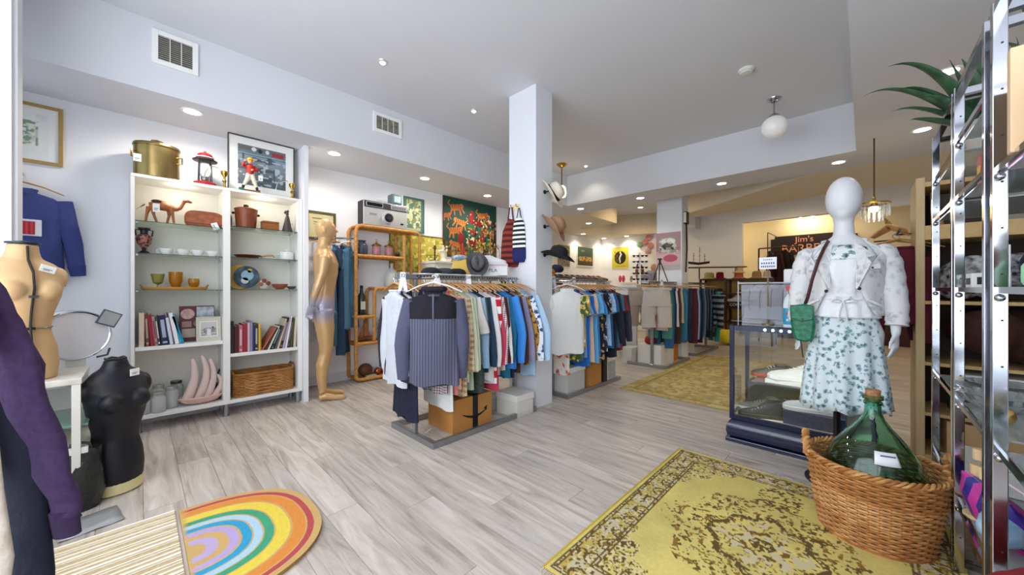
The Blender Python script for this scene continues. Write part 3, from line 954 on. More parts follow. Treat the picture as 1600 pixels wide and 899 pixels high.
T = thing('decorated_plate', 'yellow edged plate with a blue bird design standing in the right bay', 'plate', (.70, 4.24, 1.26))
B().tube([(0, .022, 0), (0, -.002, 0)], [.118, .115], 36).obj('rim', mat('dca93c', .4), T, loc=(-.025, .012, 0))
B().tube([(0, .01, 0), (0, -.012, 0)], [.1, .104], 36).obj('plate_disc', mat('232c30', .4, kind='noise', c2='4f6a78', scale=18), T, loc=(.02, -.012, 0))
for sc, rr, dz, c in ((1, .05, .015, '8fb0c2'), (1, .03, -.035, 'b9c6c8'), (1, .02, .06, 'c9a24a')):
    B().tube([(0, -.024, 0), (0, -.028, 0)], rr, 16).obj('bird_print', mat(c, .5), T, loc=(.02 + dz * .4, 0, dz))
T = thing('flower_ornament', 'little brown blossom ornament on a pale stone on the lower glass shelf', 'ornament', (.855, 4.2, 1.141))
B().ball((.01, .03, .05), (.045, .03, .05), 14, 10).obj('stone', mat('dcd6cc', .6), T)
for k in range(3):
    cx, cz = (-.03, .035, .0)[k], (.05, .06, .085)[k]
    fl = B()
    for q in range(7):
        a = 2 * PI * q / 7
        fl.ball((cx + .014 * math.cos(a), -.015, cz + .014 * math.sin(a)), (.008, .005, .008), 8, 6)
    fl.ball((cx, -.022, cz), (.007, .006, .007), 8, 6).obj('blossom', mat('8a4a36' if k else 'a06a4a', .5), T)
for x, n, c, r in ((.985, 'terracotta bowl beside the blossom ornament', '8f4a38', .07), (1.085, 'small dark grey dish at the right end of the shelf', '4c4a4a', .04)):
    o = B().lathe([(.002, 0), (r * .45, 0), (r * .9, r * .4), (r, r * .75), (r * .94, r * .75), (r * .4, .008), (.002, .008)], 24).obj('small_bowl', mat(c, .4), loc=(x, 4.18, 1.142))
    tag(o, n, 'bowl')

RB = [(.588, .022, .29, 0, '30191c', None, 'black-brown tall book against the centre panel'),
      (.615, .03, .245, 0, '4a1c22', None, 'dark maroon book second in the right bay'),
      (.648, .027, .25, 0, 'b0606c', 'e0b0b0', 'rose pink book with printed spine in the right bay'),
      (.678, .032, .262, 0, '96243a', None, 'crimson book beside the rose one'),
      (.713, .016, .27, 0, 'd0b8b4', None, 'pale pink slim book in the right bay'),
      (.731, .02, .285, 0, '8c84a4', None, 'tall lilac grey book in the right bay'),
      (.754, .012, .265, 0, '28386a', None, 'slim royal blue book in the right bay'),
      (.769, .026, .25, 0, '3a3230', 'b4ada4', 'charcoal book with patterned spine in the right bay'),
      (.798, .014, .255, 0, 'dcb03a', None, 'mustard yellow book in the right bay'),
      (.813, .008, .215, .0, '9a7a1c', None, 'thin dark yellow book ending the upright row'),
      (.822, .012, .24, .5, 'b8604e', None, 'terracotta book leaning steeply to the right'),
      (.846, .014, .235, .46, '4a2a26', None, 'brown book leaning on the terracotta one'),
      (.872, .014, .24, .38, 'd8d4b8', None, 'cream-green book leaning in the middle of the row'),
      (.896, .02, .24, .34, '1d2c30', '6c8a90', 'dark teal book with light print leaning right'),
      (.925, .016, .235, .32, '585450', None, 'grey book leaning right after the teal one'),
      (.948, .018, .3, .26, 'c2b69a', None, 'tall beige book leaning right'),
      (.972, .018, .31, .22, '2a1c22', 'a08890', 'tall black book with pink print leaning right'),
      (.995, .018, .31, .19, 'b0a4b4', None, 'tall grey-lilac book leaning right'),
      (1.018, .016, .315, .16, 'e6e2ea', None, 'tall white book leaning right'),
      (1.04, .014, .3, .13, '3c3c3c', '707068', 'dark grey book near the right panel'),
      (1.06, .02, .29, .1, '50483c', None, 'olive brown book near the right panel'),
      (1.092, .02, .3, .05, 'cfc5ae', None, 'ivory book against the right panel')]
for x, w, h, ln, c, sp, lb in RB:
    book(x, .559, w, h, .2, ln, c, lb, 'books on the right bay shelf', spine=sp)


# wicker
def wicker_mat(k):
    return mat(('a8713a', '9a5f30', 'b98348')[k % 3], .55, kind='noise', c2=('c99558', 'b57a42', 'd3a468')[k % 3], scale=14)


def weave(ringfn, n, r0, amp, nst, flat=1.0, seg=None, nz=4):
    """ringfn(i, a) -> (centre point, outward normal) of strand i at angle a; one strand ring per i"""
    b = B()
    seg = seg or nst * 4
    for i in range(n):
        pts = []
        for k in range(seg):
            a = 2 * PI * k / seg
            p, nn = ringfn(i, a)
            pts.append(Vector(p) + Vector(nn) * amp * math.cos(a * nst / 2 + (PI if i % 2 else 0)))
        b.tube(pts, r0, nz, closed=True, cap=False)
    return b


def rrect(a, hx, hy, e=5):
    c, s = math.cos(a), math.sin(a)
    return hx * abs(c) ** (2 / e) * (1 if c > 0 else -1), hy * abs(s) ** (2 / e) * (1 if s > 0 else -1)


T = thing('wicker_basket', 'low rectangular wicker basket on the bottom right shelf of the bookcase', 'basket', (.855, 4.25, .14))


def rb(i, a):
    x, y = rrect(a, .245, .125)
    l = math.hypot(x / .245, y / .125)
    return (x, y, .01 + i * .0155), (math.cos(a), math.sin(a), 0)


o = weave(rb, 13, .0075, .004, 44).obj('weave', wicker_mat(0), T)
o['kind'] = 'stuff'
B().box(-.235, -.115, .002, .235, .115, .008).obj('bottom', wicker_mat(1), T, smooth=False)
B().tube([(*rrect(2 * PI * k / 60, .248, .128), .21 + (.014 if abs(math.cos(2 * PI * k / 60)) > .97 else 0)) for k in range(60)], .011, 8, closed=True).obj('rim', wicker_mat(1), T)
B().tube([(.245, -.06, .205), (.25, -.045, .245), (.25, .045, .245), (.245, .06, .205)], .009, 8).obj('handle', mat('7a4a40', .5), T)
B().tube([(-.245, -.06, .205), (-.25, -.045, .235), (-.25, .045, .235), (-.245, .06, .205)], .009, 8).obj('handle', wicker_mat(1), T)
o = B()
for k in range(5):
    o.box(-.21 + k * .085, -.1, .09 + .01 * (k % 2), -.135 + k * .085, .1, .185 - .006 * k)
o.obj('dark_folders', mat('3a2e2a', .7), loc=(.855, 4.25, .14), smooth=False)
tag(bpy.data.objects['dark_folders'], 'dark flat sleeves filed inside the rectangular wicker basket', 'folders')
# ------------------------------------------------------------------ clothes
def rnd(a, b):
    return random.uniform(a, b)


HOOK = mat('c9cace', 0.2, 1.0)
HWOOD = mat('c08a50', 0.5, kind='woodx', c2='d3a067', scale=20)
HWHITE = mat('f0f0f2', 0.4)


def hanger(name, label, group, m, clip=False):
    T = thing(name, label, 'hanger', (0, 0, 0), 0, group)
    pts = [(0.0, 0, -.05), (0, 0, -.028)] + [(.016 * math.sin(t) * 1.0, 0, -.012 + .016 * -math.cos(t)) for t in [R(d) for d in (60, 110, 160, 210, 250)]]
    B().tube(pts, .0022, 5).obj('hook', HOOK, T)
    if clip:
        B().tube([(-.16, 0, -.055), (.16, 0, -.055)], .009, 6).obj('bar', m, T)
    else:
        B().tube([(-.2, 0, -.115), (-.1, 0, -.07), (0, 0, -.045), (.1, 0, -.07), (.2, 0, -.115)], [.006, .009, .012, .009, .006], 6, flat=.6).obj('arms', m, T)
    return T


_used = {}


def place_hanger(proto, loc, rz, lab=None, grp=None):
    if proto.name not in _used:
        _used[proto.name] = 1
        c = proto
    else:
        c = copy_tree(proto)
    c.location, c.rotation_euler = loc, (0, 0, rz)
    if lab:
        c['label'] = lab
    if grp:
        c['group'] = grp
    return c


def garment(name, label, cat, loc, rz, m, group=None, L=.68, w=.21, sleeve='long', m2=None, cuff=None, thick=.032, collar=True,
            yoke=None, sw=None, swing=.06, rip=.012, flare=1.0, seed=None):
    """hangs in its own x-z plane from the rail at loc (z = rail)"""
    rs = random.Random(seed if seed is not None else len(bpy.data.objects))
    T = thing(name, label, cat, loc, rz, group)
    ph = rs.uniform(0, 6)
    z0 = -.075
    prof = [(0, .055, .022), (.03, .075, .03), (.05, .15, .03), (.075, w * .93, .03), (.13, w, thick), (.3, w * .97, thick * 1.05),
            (.5, w * .96 * (1 + .3 * (flare - 1)), thick * 1.15), (.75, w * 1.0 * (1 + .7 * (flare - 1)), thick * 1.25), (1.0, w * 1.03 * flare, thick * 1.3)]

    def rings(t0, t1, extra=0.0):
        out = []
        for t, hw, ht in prof:
            if t < t0 - 1e-6 or t > t1 + 1e-6:
                continue
            zz = z0 - t * L
            r = []
            for k in range(20):
                a = 2 * PI * k / 20
                c, s = math.cos(a), math.sin(a)
                x = hw * abs(c) ** .8 * (1 if c > 0 else -1)
                y = (ht + extra) * abs(s) ** .8 * (1 if s > 0 else -1) + rip * t * math.sin(x * 45 + ph + t * 3) + .3 * rip * t * math.sin(x * 90 + ph * 2)
                z = zz + (.012 * math.sin(x * 30 + ph) if t == 1.0 else 0) - (.03 * abs(x / .2) ** 2 if .02 < t < .1 else 0) + (.008 * c * c if t == 0 else 0)
                r.append((x + (extra if c > 0 else -extra) * .5, y, z))
            out.append(r)
        return out
    B().loft(rings(0, 1)).obj('body', m, T, ang=60)
    if yoke:
        B().loft(rings(0, .3, .002)).obj('yoke', yoke, T, ang=60, label='darker yoke')
    if sleeve:
        ln = {'long': .56, 'short': .2, 'half': .28}[sleeve]
        for s in (-1, 1):
            sg = (sw if sw is not None else swing) + rs.uniform(-.01, .015)
            yo = rs.uniform(-.012, .012)
            pts, rr = [], []
            for q in range(8):
                t = q / 7
                pts.append((s * (w * .86 + sg * min(t * ln / .3, 1) + .01 * math.sin(t * 5 + ph) + sg * .25 * t), yo * t + .006 * math.sin(t * 7 + ph), z0 - .05 - t * ln - .02))
                rr.append((.062 - .02 * t) if sleeve == 'long' else (.066 - .004 * t))
            if sleeve == 'long':
                rr[-1] = .036
            B().tube(pts, rr, 10, flat=.52, ref=(0, 1, 0)).obj('sleeve', m2 or m, T, ang=60)
            if cuff:
                B().tube(pts[-2:], [rr[-2] * 1.06, rr[-1] * 1.1], 10, flat=.54, ref=(0, 1, 0)).obj('cuff', cuff, T, ang=60)
    if collar:
        B().tube([(.07 * math.cos(a), -.002 + .024 * math.sin(a), z0 - .012 + (-.022 if math.sin(a) < 0 else .008)) for a in [2 * PI * k / 14 for k in range(14)]], .011, 6, closed=True).obj('collar', m2 or m, T)
    return T


def trousers(name, label, loc, rz, m, group, L=.9, w=.17, thick=.03, short=False, cat='trousers'):
    T = thing(name, label, cat, loc, rz, group)
    z0 = -.06
    crotch = .26
    rs = random.Random(len(bpy.data.objects))
    ph = rs.uniform(0, 6)
    rings = []
    for t, hw, ht in ((0, w * .95, thick * .8), (.03, w * .96, thick), (.6, w * 1.05, thick * 1.2), (1, w * 1.1, thick * 1.2)):
        rings.append([(hw * math.cos(a), ht * math.sin(a) + .004 * math.sin(hw * math.cos(a) * 50 + ph), z0 - t * crotch) for a in [2 * PI * k / 18 for k in range(18)]])
    B().loft(rings).obj('seat', m, T, ang=60)
    for s in (-1, 1):
        pts = [(s * w * .55, 0, z0 - crotch + .03), (s * w * .57, .004, z0 - crotch - .1), (s * w * .6, rs.uniform(-.01, .01), z0 - (L + crotch) / 2), (s * w * .6, rs.uniform(-.015, .015), z0 - L)]
        B().tube(pts, [w * .56, w * .55, w * .5, w * (.54 if short else .42)], 12, flat=.42 if not short else .36, ref=(0, 1, 0)).obj('leg', m, T, ang=60)
    B().box(-w * .97, -thick - .002, z0 - .035, w * .97, thick + .002, z0 + .002).obj('waistband', m, T, bevel=.006)
    return T


def size_marker(body, loc, rz, label, h=.11):
    """white plastic size marker clipped over the rail"""
    T = thing('size_marker', label, 'marker', loc, rz, 'white size markers on the rails')
    B().prism([(-.018, .03), (.018, .03), (.02, -.02), (.035, -h), (.012, -h), (0, -h * .6), (-.012, -h), (-.035, -h), (-.02, -.02)], -.004, .004).obj('marker_body', HWHITE, T, smooth=False)
    text(body, .036, mat('2a3050', .6), T, (0, -.006, .004))


SQ = mat('a3a6aa', .28, .9)


def rack(x0, x1, y0, y1, label, zr=1.24, ry=None, over=.14, arm=None, metal=None):
    m = metal or SQ
    ry = ry or (y0 + y1) / 2
    T = thing('clothes_rack', label, 'clothes rack', (0, 0, 0))
    h = .045
    for xe in (x0, x1 - .04):
        B().box(xe, y0, 0, xe + .04, y1, h).obj('base_end', m, T, smooth=False, bevel=.003)
    B().box(x0 + .04, y0, 0, x1 - .04, y0 + .03, h).obj('base_rail', m, T, smooth=False, bevel=.003)
    B().box(x0 + .04, y1 - .03, 0, x1 - .04, y1, h).obj('base_rail', m, T, smooth=False, bevel=.003)
    for x in (x0 + .02, x1 - .02):
        B().box(x - .014, ry - .02, h, x + .014, ry + .02, zr - .02).obj('post', m, T, smooth=False, bevel=.002)
    B().box(x0 - over, ry - .014, zr - .02, x1 + .01, ry + .014, zr + .022).obj('top_rail', m, T, smooth=False, bevel=.003)
    nd = B()
    n = int((x1 - x0) / .03)
    for i in range(n):
        nd.cbox((x0 + .03 + i * .03, ry - .0145, zr + .004), (.012, .003, .014))
    o = nd.obj('rail_slots', mat('3a3c40', .5, .5), T, smooth=False)
    o['kind'] = 'stuff'
    if arm:
        for ax, ay in arm:
            B().tube([(ax, ry, zr - .01), (ax, ay - .01, zr - .01), (ax, ay - .02, zr + .01)], .007, 6).obj('display_arm', HOOK, T)
    return T


PLAID = dict(kind='plaid', scale=9)
# ---- front rack
RZ = 1.24
rack(1.46, 2.60, 2.2, 2.81, 'steel clothes rack nearest the camera in front of the white pillar', ry=2.47, arm=[(1.5, 2.2)])
HGW = hanger('wooden_hanger', 'pale wooden hanger on a steel clothes rail', 'wooden hangers on the rails', HWOOD)
HGC = hanger('clip_hanger', 'slim wooden clip hanger holding trousers on the far rail', 'clip hangers on the far rail', HWOOD, True)
HGV = hanger('white_hanger', 'white plastic hanger holding a garment at a rail end', 'white hangers at the rail ends', HWHITE)
VP = 'velour'
G1 = 'clothes on the front rack'
FR = [  # u, v offset, colour material, name, label, sleeve, L, extra
    (1.385, .14, fab('c9cdd6'), 'shirt', 'plain white long-sleeved shirt at the free left end of the front rack', 'long', .72, dict(w=.16, swing=.03)),
    (1.40, .14, fab('23252f'), 'shirt', 'black shirt hidden behind the white shirt at the left rack end', 'long', .68, {}),
    (1.435, .15, fab('d9dce6'), 'shirt', 'pale grey shirt between the white shirt and the half-zip pullover', 'long', .66, {}),
    (1.47, .12, fab('1a1e35'), 'dress', 'long dark navy dress hanging lowest at the left end of the front rack', None, 1.0, dict(w=.19)),
    (1.60, .06, fab('3a2b45'), 'shirt', 'dark plum shirt right behind the half-zip pullover', 'long', .7, {}),
    (1.645, .02, fab('e9dfe2', kind='plaid', c2='3f4468', c3='8e2f3c', scale=16), 'shirt', 'small red and navy checked shirt peeking out beside the half-zip pullover', 'long', .8, {}),
    (1.69, .0, fab('e2e2de'), 'shirt', 'white shirt hanging lowest under the checked shirt', 'long', .93, {}),
    (1.73, .0, fab('d9847c'), 'shirt', 'salmon pink shirt next to the checked shirt', 'long', .82, {}),
    (1.77, 0, fab('e8b898'), 'shirt', 'peach shirt next to the salmon one', 'long', .78, {}),
    (1.81, -.01, fab('e6dcb6', kind='plaid', c2='c9b48a', c3='b98a78', scale=7), 'shirt', 'cream plaid shirt next to the peach one', 'long', .84, {}),
    (1.85, 0, fab('dfe6c2'), 'shirt', 'pale lime shirt after the cream plaid one', 'long', .74, {}),
    (1.89, 0, fab('c2d2b6'), 'shirt', 'sage green shirt after the pale lime one', 'long', .8, {}),
    (1.93, .0, fab('d9d2cc'), 'shirt', 'stone beige shirt after the sage green one', 'half', .66, {}),
    (1.965, .0, fab('8fb0cc'), 'shirt', 'sky blue shirt between the beige shirt and the tweed jacket', 'long', .62, {}),
    (2.00, 0, fab('39443c', kind='noise', c2='4d584f', scale=60), 'jacket', 'dark green tweed jacket near the middle of the front rack', 'long', .86, dict(thick=.04)),
    (2.04, 0, fab('1f3d55'), 'shirt', 'deep teal shirt beside the tweed jacket', 'long', .68, {}),
    (2.075, -.02, fab('e2e0e0'), 'shirt', 'white shirt left of the red striped one on the front rack', 'long', .76, {}),
    (2.11, -.03, fab('f4efec', kind='stripez', c2='c4212f', scale=2.6), 'shirt', 'white shirt with broad red stripes', 'long', .8, dict(sw=.03)),
    (2.145, 0, fab('cc3f5c'), 'shirt', 'raspberry red shirt behind the striped one', 'long', .86, {}),
    (2.18, -.01, fab('f0e8ea', kind='plaid', c2='a8384c', c3='7c2440', scale=20), 'shirt', 'red gingham shirt right of the striped one', 'long', .74, {}),
    (2.215, 0, fab('4a2326'), 'shirt', 'maroon shirt right of the gingham one', 'long', .66, {}),
    (2.25, 0, fab('eeeadf'), 'shirt', 'ivory shirt right of the maroon one', 'long', .7, {}),
    (2.285, 0, fab('1b6a8a'), 'shirt', 'petrol blue shirt left of the bright blue jacket', 'long', .78, {}),
    (2.33, -.05, fab('2d83d6', rough=.55), 'jacket', 'bright cobalt blue windbreaker jacket', 'long', .7, dict(thick=.045, sw=.09)),
    (2.375, 0, fab('1c2148'), 'shirt', 'navy shirt right of the bright blue jacket', 'long', .8, {}),
    (2.41, -.02, fab('53302c'), 'shirt', 'brown shirt right of the navy one', 'long', .74, {}),
    (2.445, -.03, fab('8e89a8'), 'shirt', 'dusty lavender shirt near the right end of the front rack', 'long', .7, dict(sw=.09)),
    (2.485, -.05, fab('b7883c', kind='floral', c2='4c3a2a', c3='7a2f26', scale=26), 'blouse', 'mustard brown floral blouse near the pillar', 'long', .68, dict(sw=.1)),
    (2.525, -.06, fab('e4ebf4', kind='floral', c2='44608c', c3='2a3f6a', scale=22), 'blouse', 'white blouse with blue flowers, last but one on the front rack', 'long', .66, dict(sw=.12)),
    (2.57, -.07, fab('a9c8e2'), 'shirt', 'pale blue shirt at the pillar end of the front rack', 'long', .8, dict(sw=.13)),
]
for u, dv, m, nm, lb, sl, L, kw in FR:
    rz = R(90) + rnd(-.05, .05)
    garment(nm, lb, 'clothing', (u, 2.47 + dv, RZ - .03), rz, m, G1, L=L, sleeve=sl, **{**dict(w=.21, thick=.02, rip=.012), **kw})
    place_hanger(HGW, (u, 2.47 + dv, RZ), rz, 'pale wooden hanger on the rail of the front rack', 'wooden hangers on the front rail')
COR = mat('5f6076', .85, kind='stripex', c2='48495c', scale=16, bump=.3)
Tf = garment('half_zip_pullover', 'grey ribbed half-zip pullover with black velvety yoke facing the room', 'clothing', (1.47, 2.2, RZ - .03), YAW - R(90) + .1, COR, G1, L=.66, w=.175, thick=.06,
             sleeve='long', m2=fab('51526a'), yoke=fab('17141f'), swing=.05, rip=.03)
B().box(-.006, -.064, -.28, .006, -.055, -.1).obj('zip', mat('4a4c58', .4, .6), Tf, smooth=False)
B().tube([(.075 * math.cos(a), .03 * math.sin(a), -.065) for a in [2 * PI * k / 14 for k in range(14)]], .02, 8, closed=True).obj('stand_collar', fab('1b1824'), Tf)
place_hanger(HGV, (1.47, 2.2, RZ), YAW - R(90), 'white plastic hanger of the half-zip pullover')
for u, bd, n in ((1.66, '34', 'first from the left on the front rail'), (1.98, '38', 'second from the left on the front rail'), (1.36, '32', 'at the free left end of the front rail')):
    size_marker(bd, (u, 2.44, RZ), R(-30), 'white numbered size marker ' + n)

# ---- second rack, behind the pillar
rack(3.10, 4.24, 2.2, 2.8, 'steel clothes rack behind the white pillar, middle of the three', ry=2.42, arm=[(3.14, 2.2)])
G2 = 'clothes on the middle rack'
Tt = garment('white_tshirt', 'plain white short-sleeved shirt facing forward on the middle rack', 'clothing', (3.08, 2.2, RZ - .02), YAW - R(90) + .35, fab('efefed'), G2, L=.66, w=.2, sleeve='short', thick=.05, rip=.02)
place_hanger(HGV, (3.08, 2.2, RZ), YAW - R(80), 'white plastic hanger of the white top on the middle rack')
SR = [(3.15, fab('e6dcd0', kind='floral', c2='d2603c', c3='3f7fa8', scale=14), 'shirt', 'long white shirt with coral and blue scene print below the white top', 'short', .9, dict(dv=.12)),
      (3.22, fab('3d5c3c', kind='floral', c2='e0c040', c3='2d4f9a', scale=16), 'shirt', 'green, yellow and blue tropical shirt beside the white top', 'short', .74, {}),
      (3.26, fab('d8a822', kind='floral', c2='f2e8b0', c3='3a6a3a', scale=12), 'shirt', 'golden yellow floral shirt', 'short', .6, {}),
      (3.31, fab('6f92c8'), 'tshirt', 'mid blue top after the yellow floral shirt', 'short', .72, {}),
      (3.37, fab('2067b8'), 'tshirt', 'royal blue top on the middle rack', 'short', .82, {}),
      (3.43, fab('d8bca4'), 'tshirt', 'sand beige top between the two blue ones', 'short', .78, {}),
      (3.50, fab('5fa8dc'), 'tshirt', 'light sky blue top on the middle rack', 'short', .8, dict(w=.23)),
      (3.56, fab('3c7cc0'), 'tshirt', 'denim blue top after the sky blue one', 'short', .72, {}),
      (3.63, fab('191a22', kind='floral', c2='b9985c', c3='a8344a', scale=16), 'shirt', 'black floral shirt on the middle rack', 'short', .78, dict(w=.23)),
      (3.70, fab('262a3a', kind='floral', c2='c9cfd4', c3='506a9a', scale=18), 'shirt', 'dark navy shirt with pale leaf print', 'short', .7, {}),
      (3.78, fab('8fb4dc', kind='noise', c2='a9c6e6', scale=30), 'shirt', 'washed pale denim shirt', 'short', .64, dict(w=.23)),
      (3.85, fab('2a5f94'), 'shirt', 'deep denim blue shirt near the far end of the middle rack', 'short', .68, {}),
      (3.93, fab('20242e'), 'shirt', 'black long-sleeved shirt near the far end of the middle rack', 'long', .8, {}),
      (4.01, fab('3d6f86'), 'shirt', 'teal grey shirt near the far end of the middle rack', 'short', .7, {}),
      (4.09, fab('8c2430'), 'shirt', 'dark red shirt near the far end of the middle rack', 'short', .74, {}),
      (4.17, fab('3c3f52'), 'shirt', 'slate shirt, last on the middle rack', 'long', .7, {})]
for u, m, nm, lb, sl, L, kw in SR:
    kw = dict(kw)
    dv = kw.pop('dv', 0) - .1
    rz = R(90) + rnd(-.06, .06)
    garment(nm, lb, 'clothing', (u, 2.42 + dv, RZ - .03), rz, m, G2, L=L, sleeve=sl, **{**dict(w=.225, thick=.028, rip=.014), **kw})
    place_hanger(HGW, (u, 2.42 + dv, RZ), rz, 'pale wooden hanger on the rail of the middle rack', 'wooden hangers on the middle rail')
for u, bd, n in ((3.12, '39', 'at the near end of the middle rail'), (3.5, '40', 'along the middle rail')):
    size_marker(bd, (u, 2.4, RZ + .01), R(-35), 'white numbered size marker ' + n)

# ---- far rack with trousers
rack(5.2, 6.15, 2.0, 2.6, 'steel clothes rack with shorts in front of the far pillar', ry=2.22)
rack(6.56, 7.75, 2.0, 2.6, 'steel clothes rack beyond the far pillar, full of jeans', ry=2.22, over=.02)
G3 = 'trousers on the far rack'
trousers('khaki_shorts', 'stone coloured cargo shorts facing forward on the far rack', (5.1, 2.1, RZ - .02), YAW - R(90) + .1, fab('c9bfb4'), G3, L=.56, w=.2, thick=.05, short=True)
trousers('khaki_shorts', 'beige shorts half hidden left of the cargo shorts', (5.16, 2.38, RZ - .02), YAW - R(90) + .1, fab('b8a898'), G3, L=.56, w=.18, thick=.04, short=True)
B().tube([(5.12, 2.1, RZ - .045), (5.14, 2.42, RZ - .045)], .012, 6).obj('dowel', mat('c9a26a', .5))
tag(bpy.data.objects['dowel'], 'pale wooden rod at the near end of the far rack', 'rod')
JC = [('c9a8a0', 'dusty pink'), ('a89c90', 'taupe'), ('4c8a7c', 'sea green'), ('2c5f84', 'mid blue'), ('1d2c48', 'ink blue'), ('e8e0e2', 'off-white'), ('4a3020', 'dark brown'), ('c8b898', 'tan'),
      ('2f6d8e', 'petrol'), ('3f86b0', 'bright denim'), ('5c2030', 'wine red'), ('a9c4d8', 'ice blue'), ('2a5a84', 'classic denim'), ('16202e', 'near black'), ('34506c', 'faded navy'), ('5f7f9a', 'stonewashed blue'),
      ('22303c', 'charcoal blue'), ('3c4c5c', 'slate'), ('101418', 'black'), ('4f6a80', 'grey-blue'), ('1c2a3c', 'midnight blue'), ('6c5c64', 'mauve grey'), ('1f2428', 'soot black'), ('2d4660', 'indigo')]
for i, (c, n) in enumerate(JC):
    u = 5.28 + i * .088 if i < 10 else 6.6 + (i - 10) * .088
    short = i in (0, 1, 5, 7)
    trousers('trousers', '%s %s on the far rack, %s' % (n, 'shorts' if short else 'trousers', 'before the pillar' if i < 10 else 'just past the pillar' if i < 17 else 'towards its far end'),
             (u, 2.2, RZ - .03), R(90) + rnd(-.12, .12), fab(c, kind='noise', c2=c, scale=20) if i % 3 else fab(c), G3, L=rnd(.5, .62) if short else rnd(.72, .95), w=.17, thick=.035, short=short)
    place_hanger(HGC, (u, 2.2, RZ), R(90))
for i, (u, c, n) in enumerate(((6.24, '2c5f84', 'mid blue jeans hung flat before the far pillar, left one'), (6.42, '1d2c48', 'ink blue jeans hung flat before the far pillar, right one'))):
    trousers('trousers', n, (u, 2.09, RZ - .05), R(8), fab(c), G3, L=.85, w=.1, thick=.025)
    place_hanger(HGC, (u, 2.09, RZ - .02), R(8), 'clip hanger of the jeans before the far pillar, ' + ('left' if i == 0 else 'right'))
B().tube([(6.14, 2.1, RZ - .01), (6.57, 2.1, RZ - .01)], .008).obj('link_rail', SQ)
tag(bpy.data.objects['link_rail'], 'thin steel rail linking the two far racks before the pillar', 'rail')
trousers('dark_trousers', 'black and white striped trousers bunched at the far rack end', (7.45, 1.95, RZ - .15), R(40), fab('1a1d24', kind='stripez', c2='8c8f98', scale=3), G3, L=.6, w=.2, thick=.06)
trousers('teal_trousers', 'bright teal green trousers hanging at the very end of the far rack', (7.8, 2.1, RZ - .1), R(60), fab('1f9a86'), G3, L=.95, w=.14, thick=.04)
size_marker('42', (5.5, 2.19, RZ + .02), R(-40), 'white numbered size marker on the far rail')

# boxes under the racks
CARD = mat('b57a3c', .8, kind='noise', c2='c08848', scale=4)


def carton(name, label, x, y, w, d, h, m, rz=0.0, lid=None, z=0.0, flaps=False):
    T = thing(name, label, 'box', (x, y, z), rz)
    B().box(-w / 2, -d / 2, 0, w / 2, d / 2, h).obj('body', m, T, smooth=False, bevel=.003)
    if lid:
        B().box(-w / 2 - .006, -d / 2 - .006, h - .05, w / 2 + .006, d / 2 + .006, h + .006).obj('lid', lid, T, smooth=False, bevel=.003)
    if flaps:
        B().cbox((-w / 2 - .03, 0, h + .02), (.1, d, .004), ry=-.5).cbox((w / 2 + .03, 0, h + .02), (.1, d, .004), ry=.5).obj('flap', m, T, smooth=False)
    return T


T = carton('cardboard_box', 'brown cardboard box with black curved arrow print under the front rack', 1.93, 2.49, .42, .34, .26, CARD)
B().box(-.005, -.173, 0, .05, -.1705, .262).box(-.005, -.173, .261, .05, .17, .264).obj('tape', mat('17181c', .4), T, smooth=False, label='black packing tape')
pts = [(-.11 + .25 * t, -.1725, .135 - .045 * math.sin(PI * (t * .85 + .05))) for t in [k / 12 for k in range(13)]]
B().tube(pts, [.003 + .008 * math.sin(PI * k / 12) for k in range(13)], 6, flat=.15, ref=(0, 1, 0)).prism([(.115, .135), (.15, .155), (.145, .11)], -.174, -.1715).obj('arrow_print', mat('1a1714', .6), T)
T = carton('storage_box', 'white lidded storage box at the pillar end under the front rack', 2.44, 2.33, .22, .26, .19, mat('dcdad2', .6), lid=mat('e9e7e0', .5))
T = carton('storage_box', 'greyish white lidded box behind the other one under the front rack', 2.3, 2.62, .26, .24, .17, mat('b9b8b4', .6), lid=mat('c6c5c0', .5))
T = carton('plastic_tub', 'translucent white plastic tub at the near end under the middle rack', 3.3, 2.4, .32, .34, .3, mat('e6e8e4', .3, trans=.35), lid=mat('dfe6e4', .3))
T = carton('cardboard_box', 'tall brown cardboard box under the middle rack', 3.68, 2.38, .24, .32, .36, CARD)
T = carton('dark_binder_box', 'narrow black and white upright box under the middle rack', 3.88, 2.36, .08, .3, .36, mat('1c1d22', .5))
T = carton('white_carton', 'white printed carton at the far end under the middle rack', 4.06, 2.38, .22, .3, .34, mat('e4e2e0', .6))
B().box(-.09, -.1525, .05, .09, -.151, .26).obj('label_print', mat('c2c2c4', .7, kind='noise', c2='8a8a90', scale=60), T, smooth=False)
T = carton('file_box', 'white archive box in front under the far rack', 5.62, 2.33, .5, .36, .3, mat('e8e5dd', .6))
T = carton('file_box', 'small white box behind the rack post under the far rack', 5.36, 2.62, .26, .16, .24, mat('dedbd4', .6))
T = carton('orange_box', 'orange cardboard box beside the white archive box', 6.0, 2.34, .18, .36, .34, mat('c87a2c', .6))
T = carton('green_lid_box', 'white box with dark green printed lid under the far rack', 6.78, 2.36, .32, .36, .32, mat('dcded6', .6), lid=mat('2c4a34', .5))
B().box(-.12, -.19, .285, .12, -.187, .31).obj('lid_print', mat('c8d4c8', .6), T, smooth=False)
o = B()
for k in range(5):
    o.ball((.05 * k - .1, rnd(-.05, .05), .06 + .01 * (k % 2)), (.06, .08, .05), 10, 7)
o.obj('red_bundle', fab('8c1c22'), loc=(5.52, 2.36, .29))
tag(bpy.data.objects['red_bundle'], 'dark red folded bundle in the white archive box', 'clothing')
T = thing('leaflet', 'white slip of paper lying on the floor inside the front rack base', 'paper', (1.63, 2.52, .001))
B().box(-.05, -.004, 0, .05, .006, .0015).obj('sheet', WHITE, T, smooth=False, rot=(0, 0, .5))
